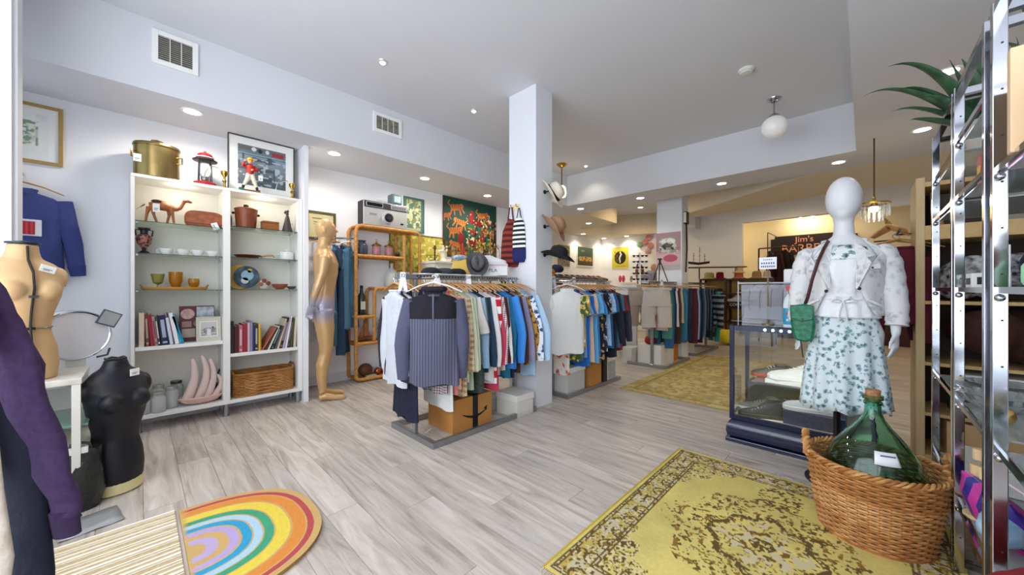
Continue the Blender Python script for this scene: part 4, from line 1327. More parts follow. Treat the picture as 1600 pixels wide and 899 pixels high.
# ------------------------------------------------------------------ gold male mannequin
def bodyrings(b, rows, n=24):
    """rows: z, cx, cy, half width, half depth"""
    b.loft([[(cx + hw * math.cos(2 * PI * k / n), cy + hd * math.sin(2 * PI * k / n), z) for k in range(n)] for z, cx, cy, hw, hd in rows])
    return b


def handmesh(b, wrist, d, side, s=1.0, curl=.3, thumb=1):
    """small hand: palm and five fingers; wrist point, d = direction of fingers, side = vector across the palm towards the thumb"""
    w, d, sd = Vector(wrist), Vector(d).normalized(), Vector(side).normalized()
    nrm = d.cross(sd).normalized()
    b.tube([w - d * .02 * s, w + d * .03 * s, w + d * .085 * s], [.024 * s, .036 * s, .038 * s], 12, flat=.42, ref=nrm)
    for k, (o, L) in enumerate(((.03, .068), (.011, .078), (-.009, .073), (-.028, .056))):
        p0 = w + d * .075 * s + sd * o * s
        p1 = p0 + (d + nrm * curl * .4) * L * .5 * s + sd * o * .12
        p2 = p1 + (d + nrm * curl * 1.4) * L * .5 * s
        b.tube([p0, p1, p2], [.0095 * s, .0085 * s, .006 * s], 8)
    p0 = w + d * .025 * s + sd * .03 * s
    b.tube([p0, p0 + (d * .6 + sd * .8) * .035 * s, p0 + (d * 1.1 + sd * .9) * .055 * s], [.012 * s, .01 * s, .007 * s], 8)


m = bpy.data.materials.new('gold_paint')
m.use_nodes = True
nt = m.node_tree
p_ = nt.nodes['Principled BSDF']
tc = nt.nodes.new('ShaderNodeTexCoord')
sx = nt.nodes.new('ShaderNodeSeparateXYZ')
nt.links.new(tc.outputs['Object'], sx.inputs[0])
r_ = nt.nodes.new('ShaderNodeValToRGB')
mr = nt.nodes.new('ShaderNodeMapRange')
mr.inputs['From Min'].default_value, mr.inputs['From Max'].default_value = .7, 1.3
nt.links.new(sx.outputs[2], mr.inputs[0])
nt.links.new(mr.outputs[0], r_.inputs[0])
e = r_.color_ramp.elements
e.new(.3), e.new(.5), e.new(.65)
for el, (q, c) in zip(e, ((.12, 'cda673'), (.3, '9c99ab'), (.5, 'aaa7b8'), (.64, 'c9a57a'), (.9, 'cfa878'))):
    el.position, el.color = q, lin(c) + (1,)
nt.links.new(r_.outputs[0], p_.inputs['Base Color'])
p_.inputs['Metallic'].default_value = .3
p_.inputs['Roughness'].default_value = .36
GOLD = m

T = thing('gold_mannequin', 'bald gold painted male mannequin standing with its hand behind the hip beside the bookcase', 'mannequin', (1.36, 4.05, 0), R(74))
b = B()
b = bodyrings(b, [(.8, 0, .02, .12, .1), (.88, 0, .02, .165, .115), (.98, 0, .025, .165, .12), (1.08, 0, .005, .14, .1), (1.18, 0, -.005, .142, .098), (1.3, 0, -.012, .165, .115), (1.4, 0, -.012, .18, .12),
                  (1.48, 0, 0, .175, .105), (1.54, 0, .01, .12, .08), (1.58, 0, .01, .062, .062), (1.66, 0, 0, .056, .06)])
b.ball((-.0, -.008, 1.755), (.075, .098, .12), 20, 14).ball((0, -.03, 1.69), (.05, .06, .045), 14, 10)
b.tube([(0, -.1, 1.775), (0, -.122, 1.742), (0, -.1, 1.735)], [.01, .014, .012], 8)
b.ball((0, -.093, 1.705), (.024, .012, .008), 10, 6).ball((0, -.085, 1.668), (.022, .018, .018), 10, 6).ball((0, -.09, 1.79), (.05, .012, .01), 10, 6)
for s in (-1, 1):
    b.ball((s * .074, .005, 1.745), (.012, .022, .034), 10, 8)
    fx = -.03 if s < 0 else .03
    b.tube([(s * .085, .02, .92), (s * .088, .0, .75), (s * .09, -.01, .56), (s * .09, .0, .47), (s * .092, .025, .36), (s * .094, .03, .24), (s * .096, .02, .1)], [.1, .09, .068, .058, .062, .05, .036], 16)
    b.tube([(s * .096, .055, .035), (s * .1, .0, .05), (s * .108, -.08, .03), (s * .112, -.15, .02), (s * .112, -.19, .015)], [.032, .042, .036, .034, .018], 12, flat=.9)
    for q in range(4):
        b.ball((s * (.09 + .014 * q), -.19 + .007 * q, .013), (.009, .018, .011), 8, 6)
# arms: one held behind the hip, the other hanging forward
b.tube([(-.16, .0, 1.47), (-.215, .01, 1.44), (-.235, .03, 1.3), (-.245, .07, 1.17)], [.05, .055, .045, .038], 14)
b.tube([(-.245, .07, 1.17), (-.23, .1, 1.07), (-.2, .12, .98)], [.04, .036, .026], 12)
handmesh(b, (-.2, .12, .985), (.25, .2, -1), (0, -1, 0), 1.0, .5)
b.tube([(.16, .0, 1.47), (.215, .01, 1.44), (.245, .0, 1.3), (.255, .01, 1.18), (.25, -.02, 1.05), (.235, -.05, .93)], [.05, .055, .045, .038, .034, .025], 14)
handmesh(b, (.235, -.05, .935), (0, -.15, -1), (0, -1, 0), 1.0, .5)
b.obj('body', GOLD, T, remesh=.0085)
T.scale = (1, 1, 1.005)

# dresses on a wall rail behind the mannequin
T = thing('wall_rail', 'chrome garment rail on the left wall between the gold mannequin and the rattan shelf', 'rail', (0, 0, 0))
B().tube([(1.42, 4.55, 1.74), (1.86, 4.45, 1.76)], .011).obj('rail', CHROME, T)
for x, y, z in ((1.44, 4.55, 1.74), (1.84, 4.455, 1.76)):
    B().tube([(x, y, z), (x, 4.68, z)], .008).obj('bracket', CHROME, T)
DEN = [('355a75', 'navy denim dress hidden closest to the mannequin', 1.5, 4.53, 1.05, 1.1), ('3f6a88', 'long sleeveless denim dress with flared skirt, longest on the wall rail', 1.62, 4.5, 1.15, 1.25), ('4f7fa0', 'lighter denim short-sleeved dress in front on the wall rail', 1.76, 4.42, .98, 1.2), ('26425e', 'dark blue dress behind the lighter denim one', 1.7, 4.58, 1.28, 1.1)]
for i, (c, lb, x, y, L, fl) in enumerate(DEN):
    garment('denim_dress', lb, 'clothing', (x, 4.46, 1.73), R(58) - (i == 2) * .3, fab(c, kind='noise', c2=c, scale=30), 'denim dresses on the wall rail', L=L, w=.16, sleeve='short', flare=fl, thick=.03, rip=.03)
    place_hanger(HGV if i == 2 else HGW, (x, y, 1.76), R(25), ('hanger of the dress closest to the gold mannequin', 'hanger of the longest denim dress', 'white hanger of the lighter denim dress', 'hanger of the rearmost dark blue dress')[i], 'hangers on the wall rail')
picture('gilt_text_picture', 'narrow olive framed text print on the wall behind the gold mannequin', 'picture', (1.53, 4.68, 1.9), 0, .33, .34, .028, '5c5638', 'd9cfa0',
        [('l', .15, .8, .85, .8, .02, '6a6240'), ('l', .2, .65, .8, .65, .012, '8a8258'), ('l', .2, .55, .8, .55, .012, '8a8258'), ('l', .25, .45, .75, .45, .012, '8a8258'), ('e', .5, .22, .14, .1, 'a08c4c')])

# ------------------------------------------------------------------ rattan shelf
RAT = mat('b87a35', .5, kind='noise', c2='d09a50', scale=30, bump=.3)
T = thing('rattan_shelf', 'stepped golden rattan shelf unit against the left wall', 'shelf', (0, 0, 0))
ya, yb = 4.42, 4.64


def rat(name, pts, r=.022):
    return B().tube(pts, r, 10).obj(name, RAT, T)


for y in (ya, yb):
    rat('frame_post', [(1.84, y, .06), (1.84, y, 1.86), (1.86, y, 1.9), (1.9, y, 1.92)])
    rat('frame_post', [(2.48, y, .95), (2.48, y, 1.86)])
    rat('frame_post', [(2.07, y, .5), (2.07, y, 1.1), (2.09, y, 1.14), (2.13, y, 1.15)])
    rat('frame_post', [(2.72, y, 1.15), (2.72, y, 1.86), (2.70, y, 1.9), (2.67, y, 1.915)])
    rat('top_rail', [(1.9, y, 1.92), (2.3, y, 1.92), (2.67, y, 1.915)])
    rat('shelf_rail', [(1.84, y, 1.55), (2.48, y, 1.55)])
    rat('shelf_rail', [(2.1, y, 1.15), (2.72, y, 1.15)])
    rat('shelf_rail', [(1.84, y, .8), (2.07, y, .8)])
    rat('shelf_rail', [(1.84, y, .47), (2.6, y, .47)])
    rat('base_rail', [(1.84, y, .1), (1.85, y, .05), (1.9, y, .03), (2.6, y, .03), (2.66, y, .06), (2.66, y, .5)])
for x, z in ((1.84, 1.55), (2.48, 1.55), (2.1, 1.15), (2.72, 1.15), (1.84, .8), (2.07, .8), (1.84, .47), (1.88, .03), (2.6, .03), (1.88, 1.92), (2.66, 1.915)):
    rat('cross_rail', [(x, ya, z), (x, yb, z)], .018)
RSH = mat('8c4f26', .5, kind='woodx', c2='a0622f', scale=20)
for x0, x1, z, n in ((1.86, 2.46, 1.555, 0), (2.12, 2.7, 1.155, 0), (1.86, 2.05, .805, 0), (1.86, 2.58, .475, 0), (1.9, 2.58, .035, 0)):
    B().box(x0, ya + .01, z, x1, yb - .01, z + .012).obj('shelf_board', RSH, T, smooth=False)
for x0, x1, z in ((1.88, 2.68, 1.92),):
    B().box(x0, ya + .01, z, x1, yb - .01, z + .012).obj('shelf_board', RAT, T, smooth=False)

# giant toy camera on top
T = thing('giant_camera', 'oversized silver and black display camera on top of the rattan shelf', 'camera', (2.235, 4.5, 1.945))
SIL = mat('c2c3c2', .35, .4)
B().box(-.3, -.07, 0, .3, .09, .31).obj('body', SIL, T, smooth=False, bevel=.008)
B().box(-.306, -.06, .01, -.3, .08, .3).obj('side_panel', mat('1e1f22', .6), T, smooth=False)
B().box(-.29, -.076, .225, .29, -.07, .3).obj('top_band', mat('26272b', .5), T, smooth=False)
B().box(-.27, -.082, .235, -.05, -.076, .29).box(.06, -.082, .235, .28, -.076, .29).obj('window_frame', SIL, T, smooth=False)
B().box(-.26, -.086, .242, -.06, -.082, .283).obj('viewfinder_window', mat('101114', .1), T, smooth=False)
B().box(.07, -.086, .242, .27, -.082, .283).obj('flash_window', mat('3a3c40', .2, kind='stripex', c2='8c8e90', scale=25), T, smooth=False)
B().tube([(0, -.07, .115), (0, -.1, .115)], [.075, .07], 32).obj('lens_ring', mat('e0e0e0', .25, .6), T, loc=(.02, 0, 0))
B().tube([(0, -.09, .115), (0, -.106, .115)], [.058, .055], 28).obj('lens_barrel', mat('17181b', .3), T, loc=(.02, 0, 0))
B().tube([(0, -.1, .115), (0, -.11, .115)], .026, 20).obj('lens_glass', mat('4a505a', .05, .4), T, loc=(.02, 0, 0))
B().box(-.22, -.074, .13, -.13, -.07, .155).obj('name_plate', mat('8a8c8e', .4), T, smooth=False)
B().box(.2, -.075, .05, .24, -.07, .07).obj('shutter_button', mat('1c1c1e', .4), T, smooth=False)
T = thing('clear_cube', 'smoky blue acrylic cube on top of the giant camera', 'ornament', (2.39, 4.5, 2.257))
B().box(-.075, -.07, 0, .075, .07, .14).obj('cube_block', mat('6f848c', .25, trans=.25), T, smooth=False, bevel=.02)
B().cbox((0, -.071, .07), (.09, .004, .08)).obj('face_inset', mat('9fb2b8', .2), T, smooth=False)
picture('green_print', 'green bordered print of white blossoms on the wall right of the giant camera', 'picture', (2.78, 4.68, 2.21), 0, .33, .5, .012, '4f7268', '5f8478',
        [('n', .08, .1, .88, .95, 9, .5, 'c9cfa0', 3), ('n', .08, .1, .88, .95, 14, .6, '8c9468', 5), ('n', .1, .1, .85, .9, 20, .72, 'e8e6c4', 8), ('r', .1, .03, .85, .09, 'b8bfa0')])
picture('yellow_landscape', 'wide yellow-green poster low on the wall behind the rattan shelf', 'picture', (2.86, 4.68, 1.66), 0, .92, .54, .01, '6a4a26', 'c9b23a',
        [('g', 0, 1, 'b8a63c', 'e0cf5c'), ('n', 0, 0, 1, 1, 7, .55, 'a8a83a', 3), ('n', 0, 0, 1, .5, 12, .62, '7d8a34', 5), ('n', .5, .2, 1, 1, 16, .68, 'ede2a0', 7), ('r', .02, .05, .3, .9, '9a9a4a'), ('n', .02, .05, .3, .9, 15, .5, 'c9c27a', 9)])

# things on the rattan shelf
T = thing('dark_jar', 'dark blue lidded ceramic jar on the upper rattan shelf', 'jar', (1.955, 4.52, 1.567))
B().lathe([(.002, 0), (.06, 0), (.068, .02), (.068, .12), (.05, .15), (.04, .155), (.04, .17), (.052, .175), (.05, .185), (.002, .187)], 24).obj('jar_body', mat('27303e', .35, kind='noise', c2='46566a', scale=40), T)
for i, x in enumerate((2.14, 2.31)):
    T = thing('pink_canister', 'pink glass canister with brass lid on the rattan shelf, ' + ('beside the dark jar' if i == 0 else 'second from the dark jar'), 'jar', (x, 4.51, 1.567), 0, 'pink canisters on the rattan shelf')
    B().lathe([(.002, 0), (.058, 0), (.06, .012), (.002, .012)], 24).obj('base', BRASS, T)
    B().lathe([(.05, .012), (.052, .02), (.052, .125), (.05, .13)], 24).obj('glass_body', mat('c48c92', .1, trans=.4), T)
    B().lathe([(.06, .13), (.062, .14), (.04, .155), (.012, .165), (.01, .18), (.002, .19)], 24).obj('lid', BRASS, T)
    B().tube([(.014 * math.cos(a), 0, .198 + .014 * math.sin(a)) for a in [2 * PI * k / 12 for k in range(12)]], .004, 6, closed=True).obj('ring_knob', BRASS, T)
o = B().tube([(0, 0, 0), (0, 0, .03)], [.02, .03], 12).ball((0, 0, .045), .028, 12, 8).obj('dark_knob_ornament', mat('3c1a24', .4), loc=(2.42, 4.48, 1.567))
tag(o, 'small dark red knob ornament by the canisters', 'ornament')
T = thing('glass_bottle', 'large clear glass bottle on the middle rattan step', 'bottle', (2.36, 4.53, 1.167))
B().lathe([(.002, 0), (.085, 0), (.1, .02), (.1, .14), (.06, .22), (.02, .26), (.018, .31), (.024, .315), (.02, .315), (.014, .26), (.055, .21), (.095, .14), (.095, .025), (.002, .01)], 26).obj('bottle_body', JG, T)
T = thing('green_bottle', 'dark green slim bottle on the small left rattan step', 'bottle', (1.95, 4.52, .817))
B().lathe([(.002, 0), (.045, 0), (.048, .01), (.048, .22), (.02, .27), (.016, .33), (.002, .33)], 20).obj('bottle_body', mat('27352a', .12, coat=.4), T)
B().box(-.03, -.05, .06, .03, -.046, .16).obj('paper_label', mat('c9cbb4', .7), T, smooth=False)
B().tube([(0, 0, .32), (0, 0, .36)], .018, 12).obj('stopper', BLACK, T)
o = B().box(-.07, -.08, 0, .07, .08, .014).obj('slate_coaster', mat('3a3c3c', .6), loc=(1.95, 4.52, .813), smooth=False)
o.location.z = .8125
tag(o, 'thin grey slab under the green bottle', 'tray')
bpy.data.objects['green_bottle'].location.z = .828
T = thing('toy_sailboat', 'small wooden sailing boat model on the lower rattan shelf', 'model boat', (1.98, 4.52, .488))
B().loft([[(x * .12, w * .03 * c, .02 + .03 * abs(x) * .4 + (.03 if t else 0)) for c, t in ((-1, 1), (-.5, 0), (.5, 0), (1, 1))] for x, w in ((-1, .1), (-.5, .8), (0, 1), (.5, .8), (1, .1))]).obj('hull', mat('9c5a30', .5), T)
B().tube([(0, 0, .03), (0, 0, .27)], .004, 6).obj('mast', mat('6a3f22', .5), T)
B().prism([(.008, .06), (.09, .06), (.008, .25)], -.002, .002).prism([(-.008, .06), (-.07, .06), (-.008, .22)], -.002, .002).obj('sails', mat('a8683a', .6), T, smooth=False)
T = thing('painted_plate', 'round painted plate leaning at the back of the lower rattan shelf', 'plate', (2.3, 4.58, .63))
T.rotation_euler = (R(-10), 0, 0)
B().tube([(0, .008, 0), (0, -.008, 0)], [.14, .145], 36).obj('plate_disc', mat('8f8f92', .3, kind='noise', c2='a9a4a8', scale=14), T)
B().prism([(.12 * math.cos(a), .12 * math.sin(a)) for a in [PI + PI * k / 12 for k in range(13)]], -.011, -.008).obj('plate_scene', mat('3f6650', .4, kind='noise', c2='2a4438', scale=16), T, smooth=False)
o = B().lathe([(.002, 0), (.03, 0), (.07, .05), (.066, .05), (.002, .008)], 20).ball((0, 0, .045), (.05, .05, .02), 12, 6).obj('potpourri_bowl', mat('9a4030', .5, kind='noise', c2='c98a5a', scale=50), loc=(2.22, 4.47, .488))
tag(o, 'small bowl of red and orange trinkets before the painted plate', 'bowl')
T = thing('small_radio', 'little silver and black portable radio on the bottom rattan shelf', 'radio', (2.38, 4.56, .048))
B().box(-.11, -.04, 0, .11, .04, .16).obj('body', mat('a6a6a6', .4, .4), T, smooth=False, bevel=.004)
B().box(-.1, -.044, .02, .02, -.04, .14).obj('speaker_grille', mat('2a2b2e', .6), T, smooth=False)
B().tube([(.06, -.04, .08), (.06, -.05, .08)], .025, 18).obj('dial', BLACK, T)
o = B().ball((0, 0, .08), (.09, .07, .08), 18, 12).obj('brown_gourd', mat('5a3218', .5), loc=(1.99, 4.5, .048))
tag(o, 'round dark brown gourd on the bottom rattan shelf', 'ornament')
for i, (x, y) in enumerate(((2.14, 4.48), (2.23, 4.5))):
    o = B().ball((0, 0, .045), .045, 16, 10).obj('copper_ball', mat('b4603e', .2, .8), loc=(x, y, .048))
    tag(o, 'shiny copper ball on the bottom rattan shelf, ' + ('nearer the gourd' if i == 0 else 'nearer the radio'), 'ornament', 'copper balls')
o = B().box(-.06, -.03, 0, .06, .03, .015).obj('notepad', mat('b9b3a0', .7), loc=(2.0, 4.445, .055), smooth=False, rot=(0, 0, .1))
o.location = (2.04, 4.45, .048)
tag(o, 'small pale notepad in front of the brown gourd', 'notepad')

# ------------------------------------------------------------------ left wall pictures and sweater
picture('gilt_picture', 'gilt framed botanical print high on the wall by the shop window', 'picture', (-.58, 4.42, 2.3), 0, .36, .44, .022, 'b8965a', 'eef0ee',
        [('n', .0, .0, 1, 1, 3, .8, 'e4e8e4', 1), ('e', .5, .5, .3, .3, 'c9d3c4'), ('n', .2, .2, .8, .8, 16, .55, '8ba08c', 4), ('n', .25, .25, .75, .75, 24, .66, 'e8ece4', 8)], mount='f2f3f1', mw=.05, metal=.7)
Tn = garment('navy_sweater', 'blue college sweatshirt with a red and white chest patch hanging on the wall', 'clothing', (-.59, 4.37, 1.95), 0, fab('3a4580'), L=.72, w=.2, thick=.04, swing=.07, sleeve='long', cuff=fab('333e76'))
B().box(-.08, -.052, -.42, .1, -.046, -.3).obj('patch_border', fab('e6e6ea'), Tn, smooth=False, bevel=.004)
B().box(-.07, -.056, -.41, .07, -.05, -.315).obj('patch', fab('b02a36', kind='stripex', c2='c84450', scale=14), Tn, smooth=False, bevel=.003)
price_tag(Tn, (-.04, -.055, -.13), w=.07, h=.1)
place_hanger(HGW, (-.59, 4.37, 1.97), 0, 'wooden hanger of the blue sweatshirt on the left wall')
T = thing('wall_hook', 'small clear hook above the blue sweatshirt', 'hook', (-.58, 4.42, 1.99))
B().box(-.012, -.006, -.03, .012, 0, .02).obj('plate', WHITE, T, smooth=False)
B().tube([(0, -.005, -.01), (0, -.045, -.018), (0, -.05, .0)], .004, 6).obj('prong', CHROME, T)

# ------------------------------------------------------------------ dress forms by the window
T = thing('black_dress_form', 'black cloth dress form with a cream base standing on the floor by the bookcase', 'dress form', (-.085, 3.06, 0), R(25))
BK = mat('0d0c17', .5)
b = bodyrings(B(), [(.0, 0, .0, .09, .085), (.01, 0, .0, .108, .1), (.075, 0, .005, .11, .102)], 28)
b.obj('base', mat('d9cc96', .5), T)
b = bodyrings(B(), [(.06, 0, .005, .112, .105), (.14, 0, .01, .12, .11), (.22, 0, .01, .114, .1), (.3, 0, .005, .094, .082), (.36, 0, 0, .1, .085), (.44, 0, -.006, .118, .105), (.52, 0, -.006, .13, .115), (.58, 0, 0, .134, .105),
                    (.635, 0, .01, .128, .085), (.675, 0, .015, .095, .07), (.7, 0, .012, .06, .055), (.73, 0, .008, .05, .048), (.748, 0, .008, .046, .044)], 32)
for s in (-1, 1):
    b.ball((s * .055, -.085, .52), (.055, .05, .055), 16, 10)
    b.ball((s * .118, 0, .59), (.035, .05, .06), 14, 10)
b.obj('torso', BK, T, remesh=.007)
B().tube([(.04 * math.cos(a), .008 + .038 * math.sin(a), .75 + .004 * math.sin(a * 5)) for a in [2 * PI * k / 20 for k in range(20)]], .007, 6, closed=True).obj('neck_trim', BLACK, T)
price_tag(T, (.045, -.075, .69), w=.05, h=.04, rz=.3)

T = thing('tan_dress_form', 'tan dress form with black centre tape on a low table by the window', 'dress form', (-.40, 3.02, .69), R(22))
TAN = mat('c09a6c', .6, kind='noise', c2='c9a67a', scale=5)
b = bodyrings(B(), [(.0, 0, .01, .112, .1), (.08, 0, .012, .12, .108), (.16, 0, .01, .113, .1), (.24, 0, .005, .092, .08), (.28, 0, 0, .09, .078), (.34, 0, 0, .1, .088), (.42, 0, -.006, .122, .105), (.48, 0, -.004, .13, .105),
                    (.54, 0, .004, .132, .09), (.585, 0, .01, .105, .072), (.61, 0, .01, .062, .055), (.65, 0, .006, .052, .05), (.682, 0, .004, .05, .048)], 32)
for s in (-1, 1):
    b.ball((s * .055, -.085, .45), (.05, .045, .05), 16, 10)
    b.ball((s * .118, 0, .515), (.03, .045, .055), 14, 10)
b.obj('torso', TAN, T, remesh=.007)
B().lathe([(.002, 0), (.056, 0), (.056, .008), (.03, .012), (.002, .018)], 24).obj('neck_cap', mat('20333a', .3, .4), T, loc=(0, .004, .683))
B().tube([(0, -.05, .67), (.0, -.06, .6), (.004, -.105, .54), (.004, -.118, .46), (0, -.1, .36), (0, -.085, .28), (0, -.1, .2), (0, -.105, .06)], .0045, 6, flat=2.4, ref=(0, 1, 0)).obj('centre_tape', mat('1a1718', .6), T)
B().tube([(.093 * math.cos(a), .003 + .081 * math.sin(a), .262) for a in [2 * PI * k / 32 for k in range(32)]], .004, 6, closed=True).obj('waist_band', mat('8a8478', .3, .6), T)
for z in (.262, .42):
    B().cbox((0, -.085 if z < .3 else -.122, z), (.03, .01, .012)).obj('adjuster', CHROME, T, smooth=False)
price_tag(T, (.06, -.085, .575), w=.06, h=.035, rz=.3, tilt=.3)

T = thing('glass_table', 'low glass topped side table with patterned cover under the tan dress form', 'table', (-.42, 3.1, 0))
B().box(-.26, -.22, .66, .22, .24, .69).obj('tabletop', mat('e3e0da', .3, kind='noise', c2='bdb6aa', scale=8), T, smooth=False, bevel=.003)
B().box(-.24, -.2, .44, .24, .24, .452).obj('glass_shelf', mat('9fc4b4', .05, trans=.6, key='tg'), T, smooth=False)
B().box(-.25, -.21, .30, .24, .25, .33).obj('lower_shelf', mat('dcd8ce', .5), T, smooth=False)
for x in (-.24, .2):
    for y in (-.2, .22):
        B().box(x - .015, y - .015, 0, x + .015, y + .015, .66).obj('leg', mat('d6d2ca', .4), T, smooth=False)
T = thing('white_drum', 'white round drum-shaped case with a square mirror leaning behind the tan dress form', 'drum', (-.25, 3.36, .84), R(20))
B().tube([(0, .05, 0), (0, -.05, 0)], .14, 40).obj('shell', mat('dddde2', .55), T)
B().tube([(.14 * math.cos(a), -.052, .14 * math.sin(a)) for a in [2 * PI * k / 40 for k in range(40)]], .007, 6, closed=True).obj('rim', CHROME, T)
B().tube([(.14 * math.cos(a), .052, .14 * math.sin(a)) for a in [2 * PI * k / 40 for k in range(40)]], .007, 6, closed=True).obj('rim', CHROME, T)
B().tube([(.08, -.06, -.14), (.12, -.08, -.13), (.13, -.08, -.09)], .006, 6).obj('leg_bracket', mat('4a4a4c', .4, .6), T)
B().cbox((0, 0, 0), (.09, .012, .09), ry=.45).obj('mirror_frame', mat('6f7276', .3, .5), T, smooth=False, loc=(.13, -.07, .09))
B().cbox((0, -.008, 0), (.075, .004, .075), ry=.45).obj('mirror', mat('e8eef2', .08, .6), T, smooth=False, loc=(.13, -.07, .09))
B().box(-.04, -.05, -.27, .04, .05, -.135).obj('stand', mat('cfccc6', .5), T, smooth=False)
bpy.data.objects['white_drum'].location.z = .846
T.location = (-.27, 3.36, .875)
B().box(-.25, 3.22, 0, -.02, 3.4, .57)
T = thing('display_plinth', 'white box plinth behind the black dress form', 'plinth', (-.27, 3.40, 0))
B().box(-.1, -.09, 0, .14, .1, .575).obj('plinth_body', mat('dedbd6', .5), T, smooth=False, bevel=.004)
T = thing('dark_bag', 'crumpled glossy black shopping bag on the floor beside the black dress form', 'bag', (-.21, 2.93, 0))
b = B()
rg = []
for z, w, d in ((0, .07, .05), (.1, .085, .06), (.2, .08, .05), (.28, .075, .035), (.31, .07, .03)):
    rg.append([(w * math.cos(a) * (1 + .12 * math.sin(a * 5 + z * 20)), d * math.sin(a) * (1 + .15 * math.cos(a * 4 + z * 30)), z + .008 * math.sin(a * 4)) for a in [2 * PI * k / 22 for k in range(22)]])
b.loft(rg).obj('bag_body', mat('202422', .25, bump=.6), T)
B().tube([(-.04, 0, .3), (-.03, -.01, .345), (.0, -.015, .352), (.03, -.01, .34), (.04, 0, .3)], .007, 6).obj('bag_tie', mat('3a3f3c', .3), T)

# ------------------------------------------------------------------ clothes close to the camera at the left edge
def strip(name, label, pts, m, flat=.45, cuff=None, n=16, parent=None):
    """soft hanging cloth tube: pts are (x, y, z, r)"""
    T = parent or thing(name, label, 'clothing', tuple(pts[-1][:3]))
    o = Vector(pts[-1][:3]) if parent is None else Vector(parent.location)
    P = [Vector(p[:3]) - o for p in pts]
    # smooth in-between points
    PP, RR = [], []
    for i in range(len(P) - 1):
        for k in range(4):
            t = k / 4
            PP.append(P[i].lerp(P[i + 1], t))
            RR.append(pts[i][3] * (1 - t) + pts[i + 1][3] * t)
    PP.append(P[-1])
    RR.append(pts[-1][3])
    PP = [p + Vector((.004 * math.sin(i * 1.3), .004 * math.cos(i * 1.7), 0)) for i, p in enumerate(PP)]
    B().tube(PP, RR, n, flat=flat, ref=(0.7, 0.72, 0)).obj('sleeve' if parent or name != 'x' else name, m, T, ang=80)
    if cuff:
        B().tube([PP[-3], PP[-1]], [RR[-3] * 1.0, RR[-1] * 1.05], n, flat=flat * 1.05, ref=(0.7, 0.72, 0)).obj('cuff', cuff, T, ang=80)
    return T
PUR = fab('3e2c50', kind='noise', c2='473459', scale=60, rough=.95)
T = thing('purple_sweatshirt', 'deep purple sweatshirt hanging at the left edge close to the camera', 'clothing', (-.25, 1.44, 1.2))
strip('', '', [(-.262, 1.45, 1.15, .05), (-.225, 1.44, 1.06, .052), (-.188, 1.44, .9, .045), (-.152, 1.443, .73, .04), (-.128, 1.445, .6, .035), (-.122, 1.445, .555, .03)], PUR, .55, None, parent=T)
B().tube([(-.131 + .25, .005, .595 - 1.2), (-.124 + .25, .005, .528 - 1.2)], [.033, .03], 16, flat=.6, ref=(.7, .72, 0)).obj('cuff', fab('372748'), T, ang=80)
B().tube([(-.02, .0, -.02), (.02, .0, -.1), (.075, .0, -.24), (.082, .0, -.29)], [.03, .034, .026, .012], 14, flat=.4, ref=(.7, .72, 0)).obj('hood', PUR, T, ang=80)
B().tube([(-.06, 0, -.05), (-.035, 0, -.3), (-.01, 0, -.5)], [.06, .075, .07], 14, flat=.35, ref=(.7, .72, 0)).obj('body', PUR, T, ang=80, loc=(-.03, .05, 0))
T = thing('navy_coat', 'dark navy coat hanging behind the purple sweatshirt at the left edge', 'clothing', (-.25, 1.48, 1.15))
B().tube([(-.02, 0, .0), (.03, 0, -.22), (.055, .0, -.45), (.07, .0, -.7), (.07, .0, -.95)], [.03, .045, .047, .047, .045], 16, flat=.4, ref=(.7, .72, 0)).obj('panel', fab('15172c'), T, ang=80)
T = thing('cream_coat', 'cream fleece coat edge at the far left beside the camera', 'clothing', (-.25, 1.38, 1.1))
b = B().tube([(0.01, 0, 0), (.012, 0, -.15), (.025, .0, -.4), (.034, .0, -.55), (.034, .0, -.6)], [.03, .02, .024, .03, .024], 16, flat=.5, ref=(.7, .72, 0))
b.obj('panel', fab('ddd2c4', kind='noise', c2='cabaa8', scale=30, bump=.6), T, ang=80)
B().tube([(-.01, 0, .08), (0, 0, .0)], [.02, .032], 14, flat=.5, ref=(.7, .72, 0)).obj('collar', fab('ddd2c4', kind='noise', c2='cabaa8', scale=30, bump=.6), T)
T = thing('entrance_rail', 'steel garment rail by the shop window holding the purple sweatshirt', 'rail', (0, 0, 0))
B().tube([(-.36, 1.0, 1.3), (-.36, 1.6, 1.3)], .013).obj('rail', CHROME, T)
for y in (1.0, 1.6):
    B().tube([(-.36, y, 0), (-.36, y, 1.3)], .013).obj('post', CHROME, T)
    B().box(-.5, y - .015, 0, -.3, y + .015, .03).obj('foot', CHROME, T, smooth=False)
# ------------------------------------------------------------------ display case
T = thing('display_case', 'low glass display case in a glossy navy frame holding shoes', 'display case', (0, 0, 0))
NV = mat('131c3c', .22, coat=.5)
cx0, cx1, cy0, cy1 = 3.13, 3.66, -.06, .735
b = B()
B().box(cx0 - .03, cy0 - .02, .0, cx1 + .02, cy1 + .02, .03).obj('plinth_foot', NV, T, smooth=False, bevel=.006)
prof = [(-.0, .03), (-.045, .045), (-.06, .08), (-.055, .12), (-.03, .15), (-.0, .165)]
rings = []
for o, z in prof:
    rings.append([(cx0 + .01 + o * .7, cy0 + .01 + o * .5, z), (cx1 - .01 - o * .4, cy0 + .01 + o * .5, z), (cx1 - .01 - o * .4, cy1 - .015 - o * .5, z), (cx0 + .01 + o * .7, cy1 - .015 - o * .5, z)])
B().loft(rings).obj('curved_base', NV, T, ang=30)
for x in (cx0, cx1 - .03):
    for y in (cy0, cy1 - .03):
        B().box(x, y, .165, x + .03, y + .03, .87).obj('corner_post', NV, T, smooth=False, bevel=.003)
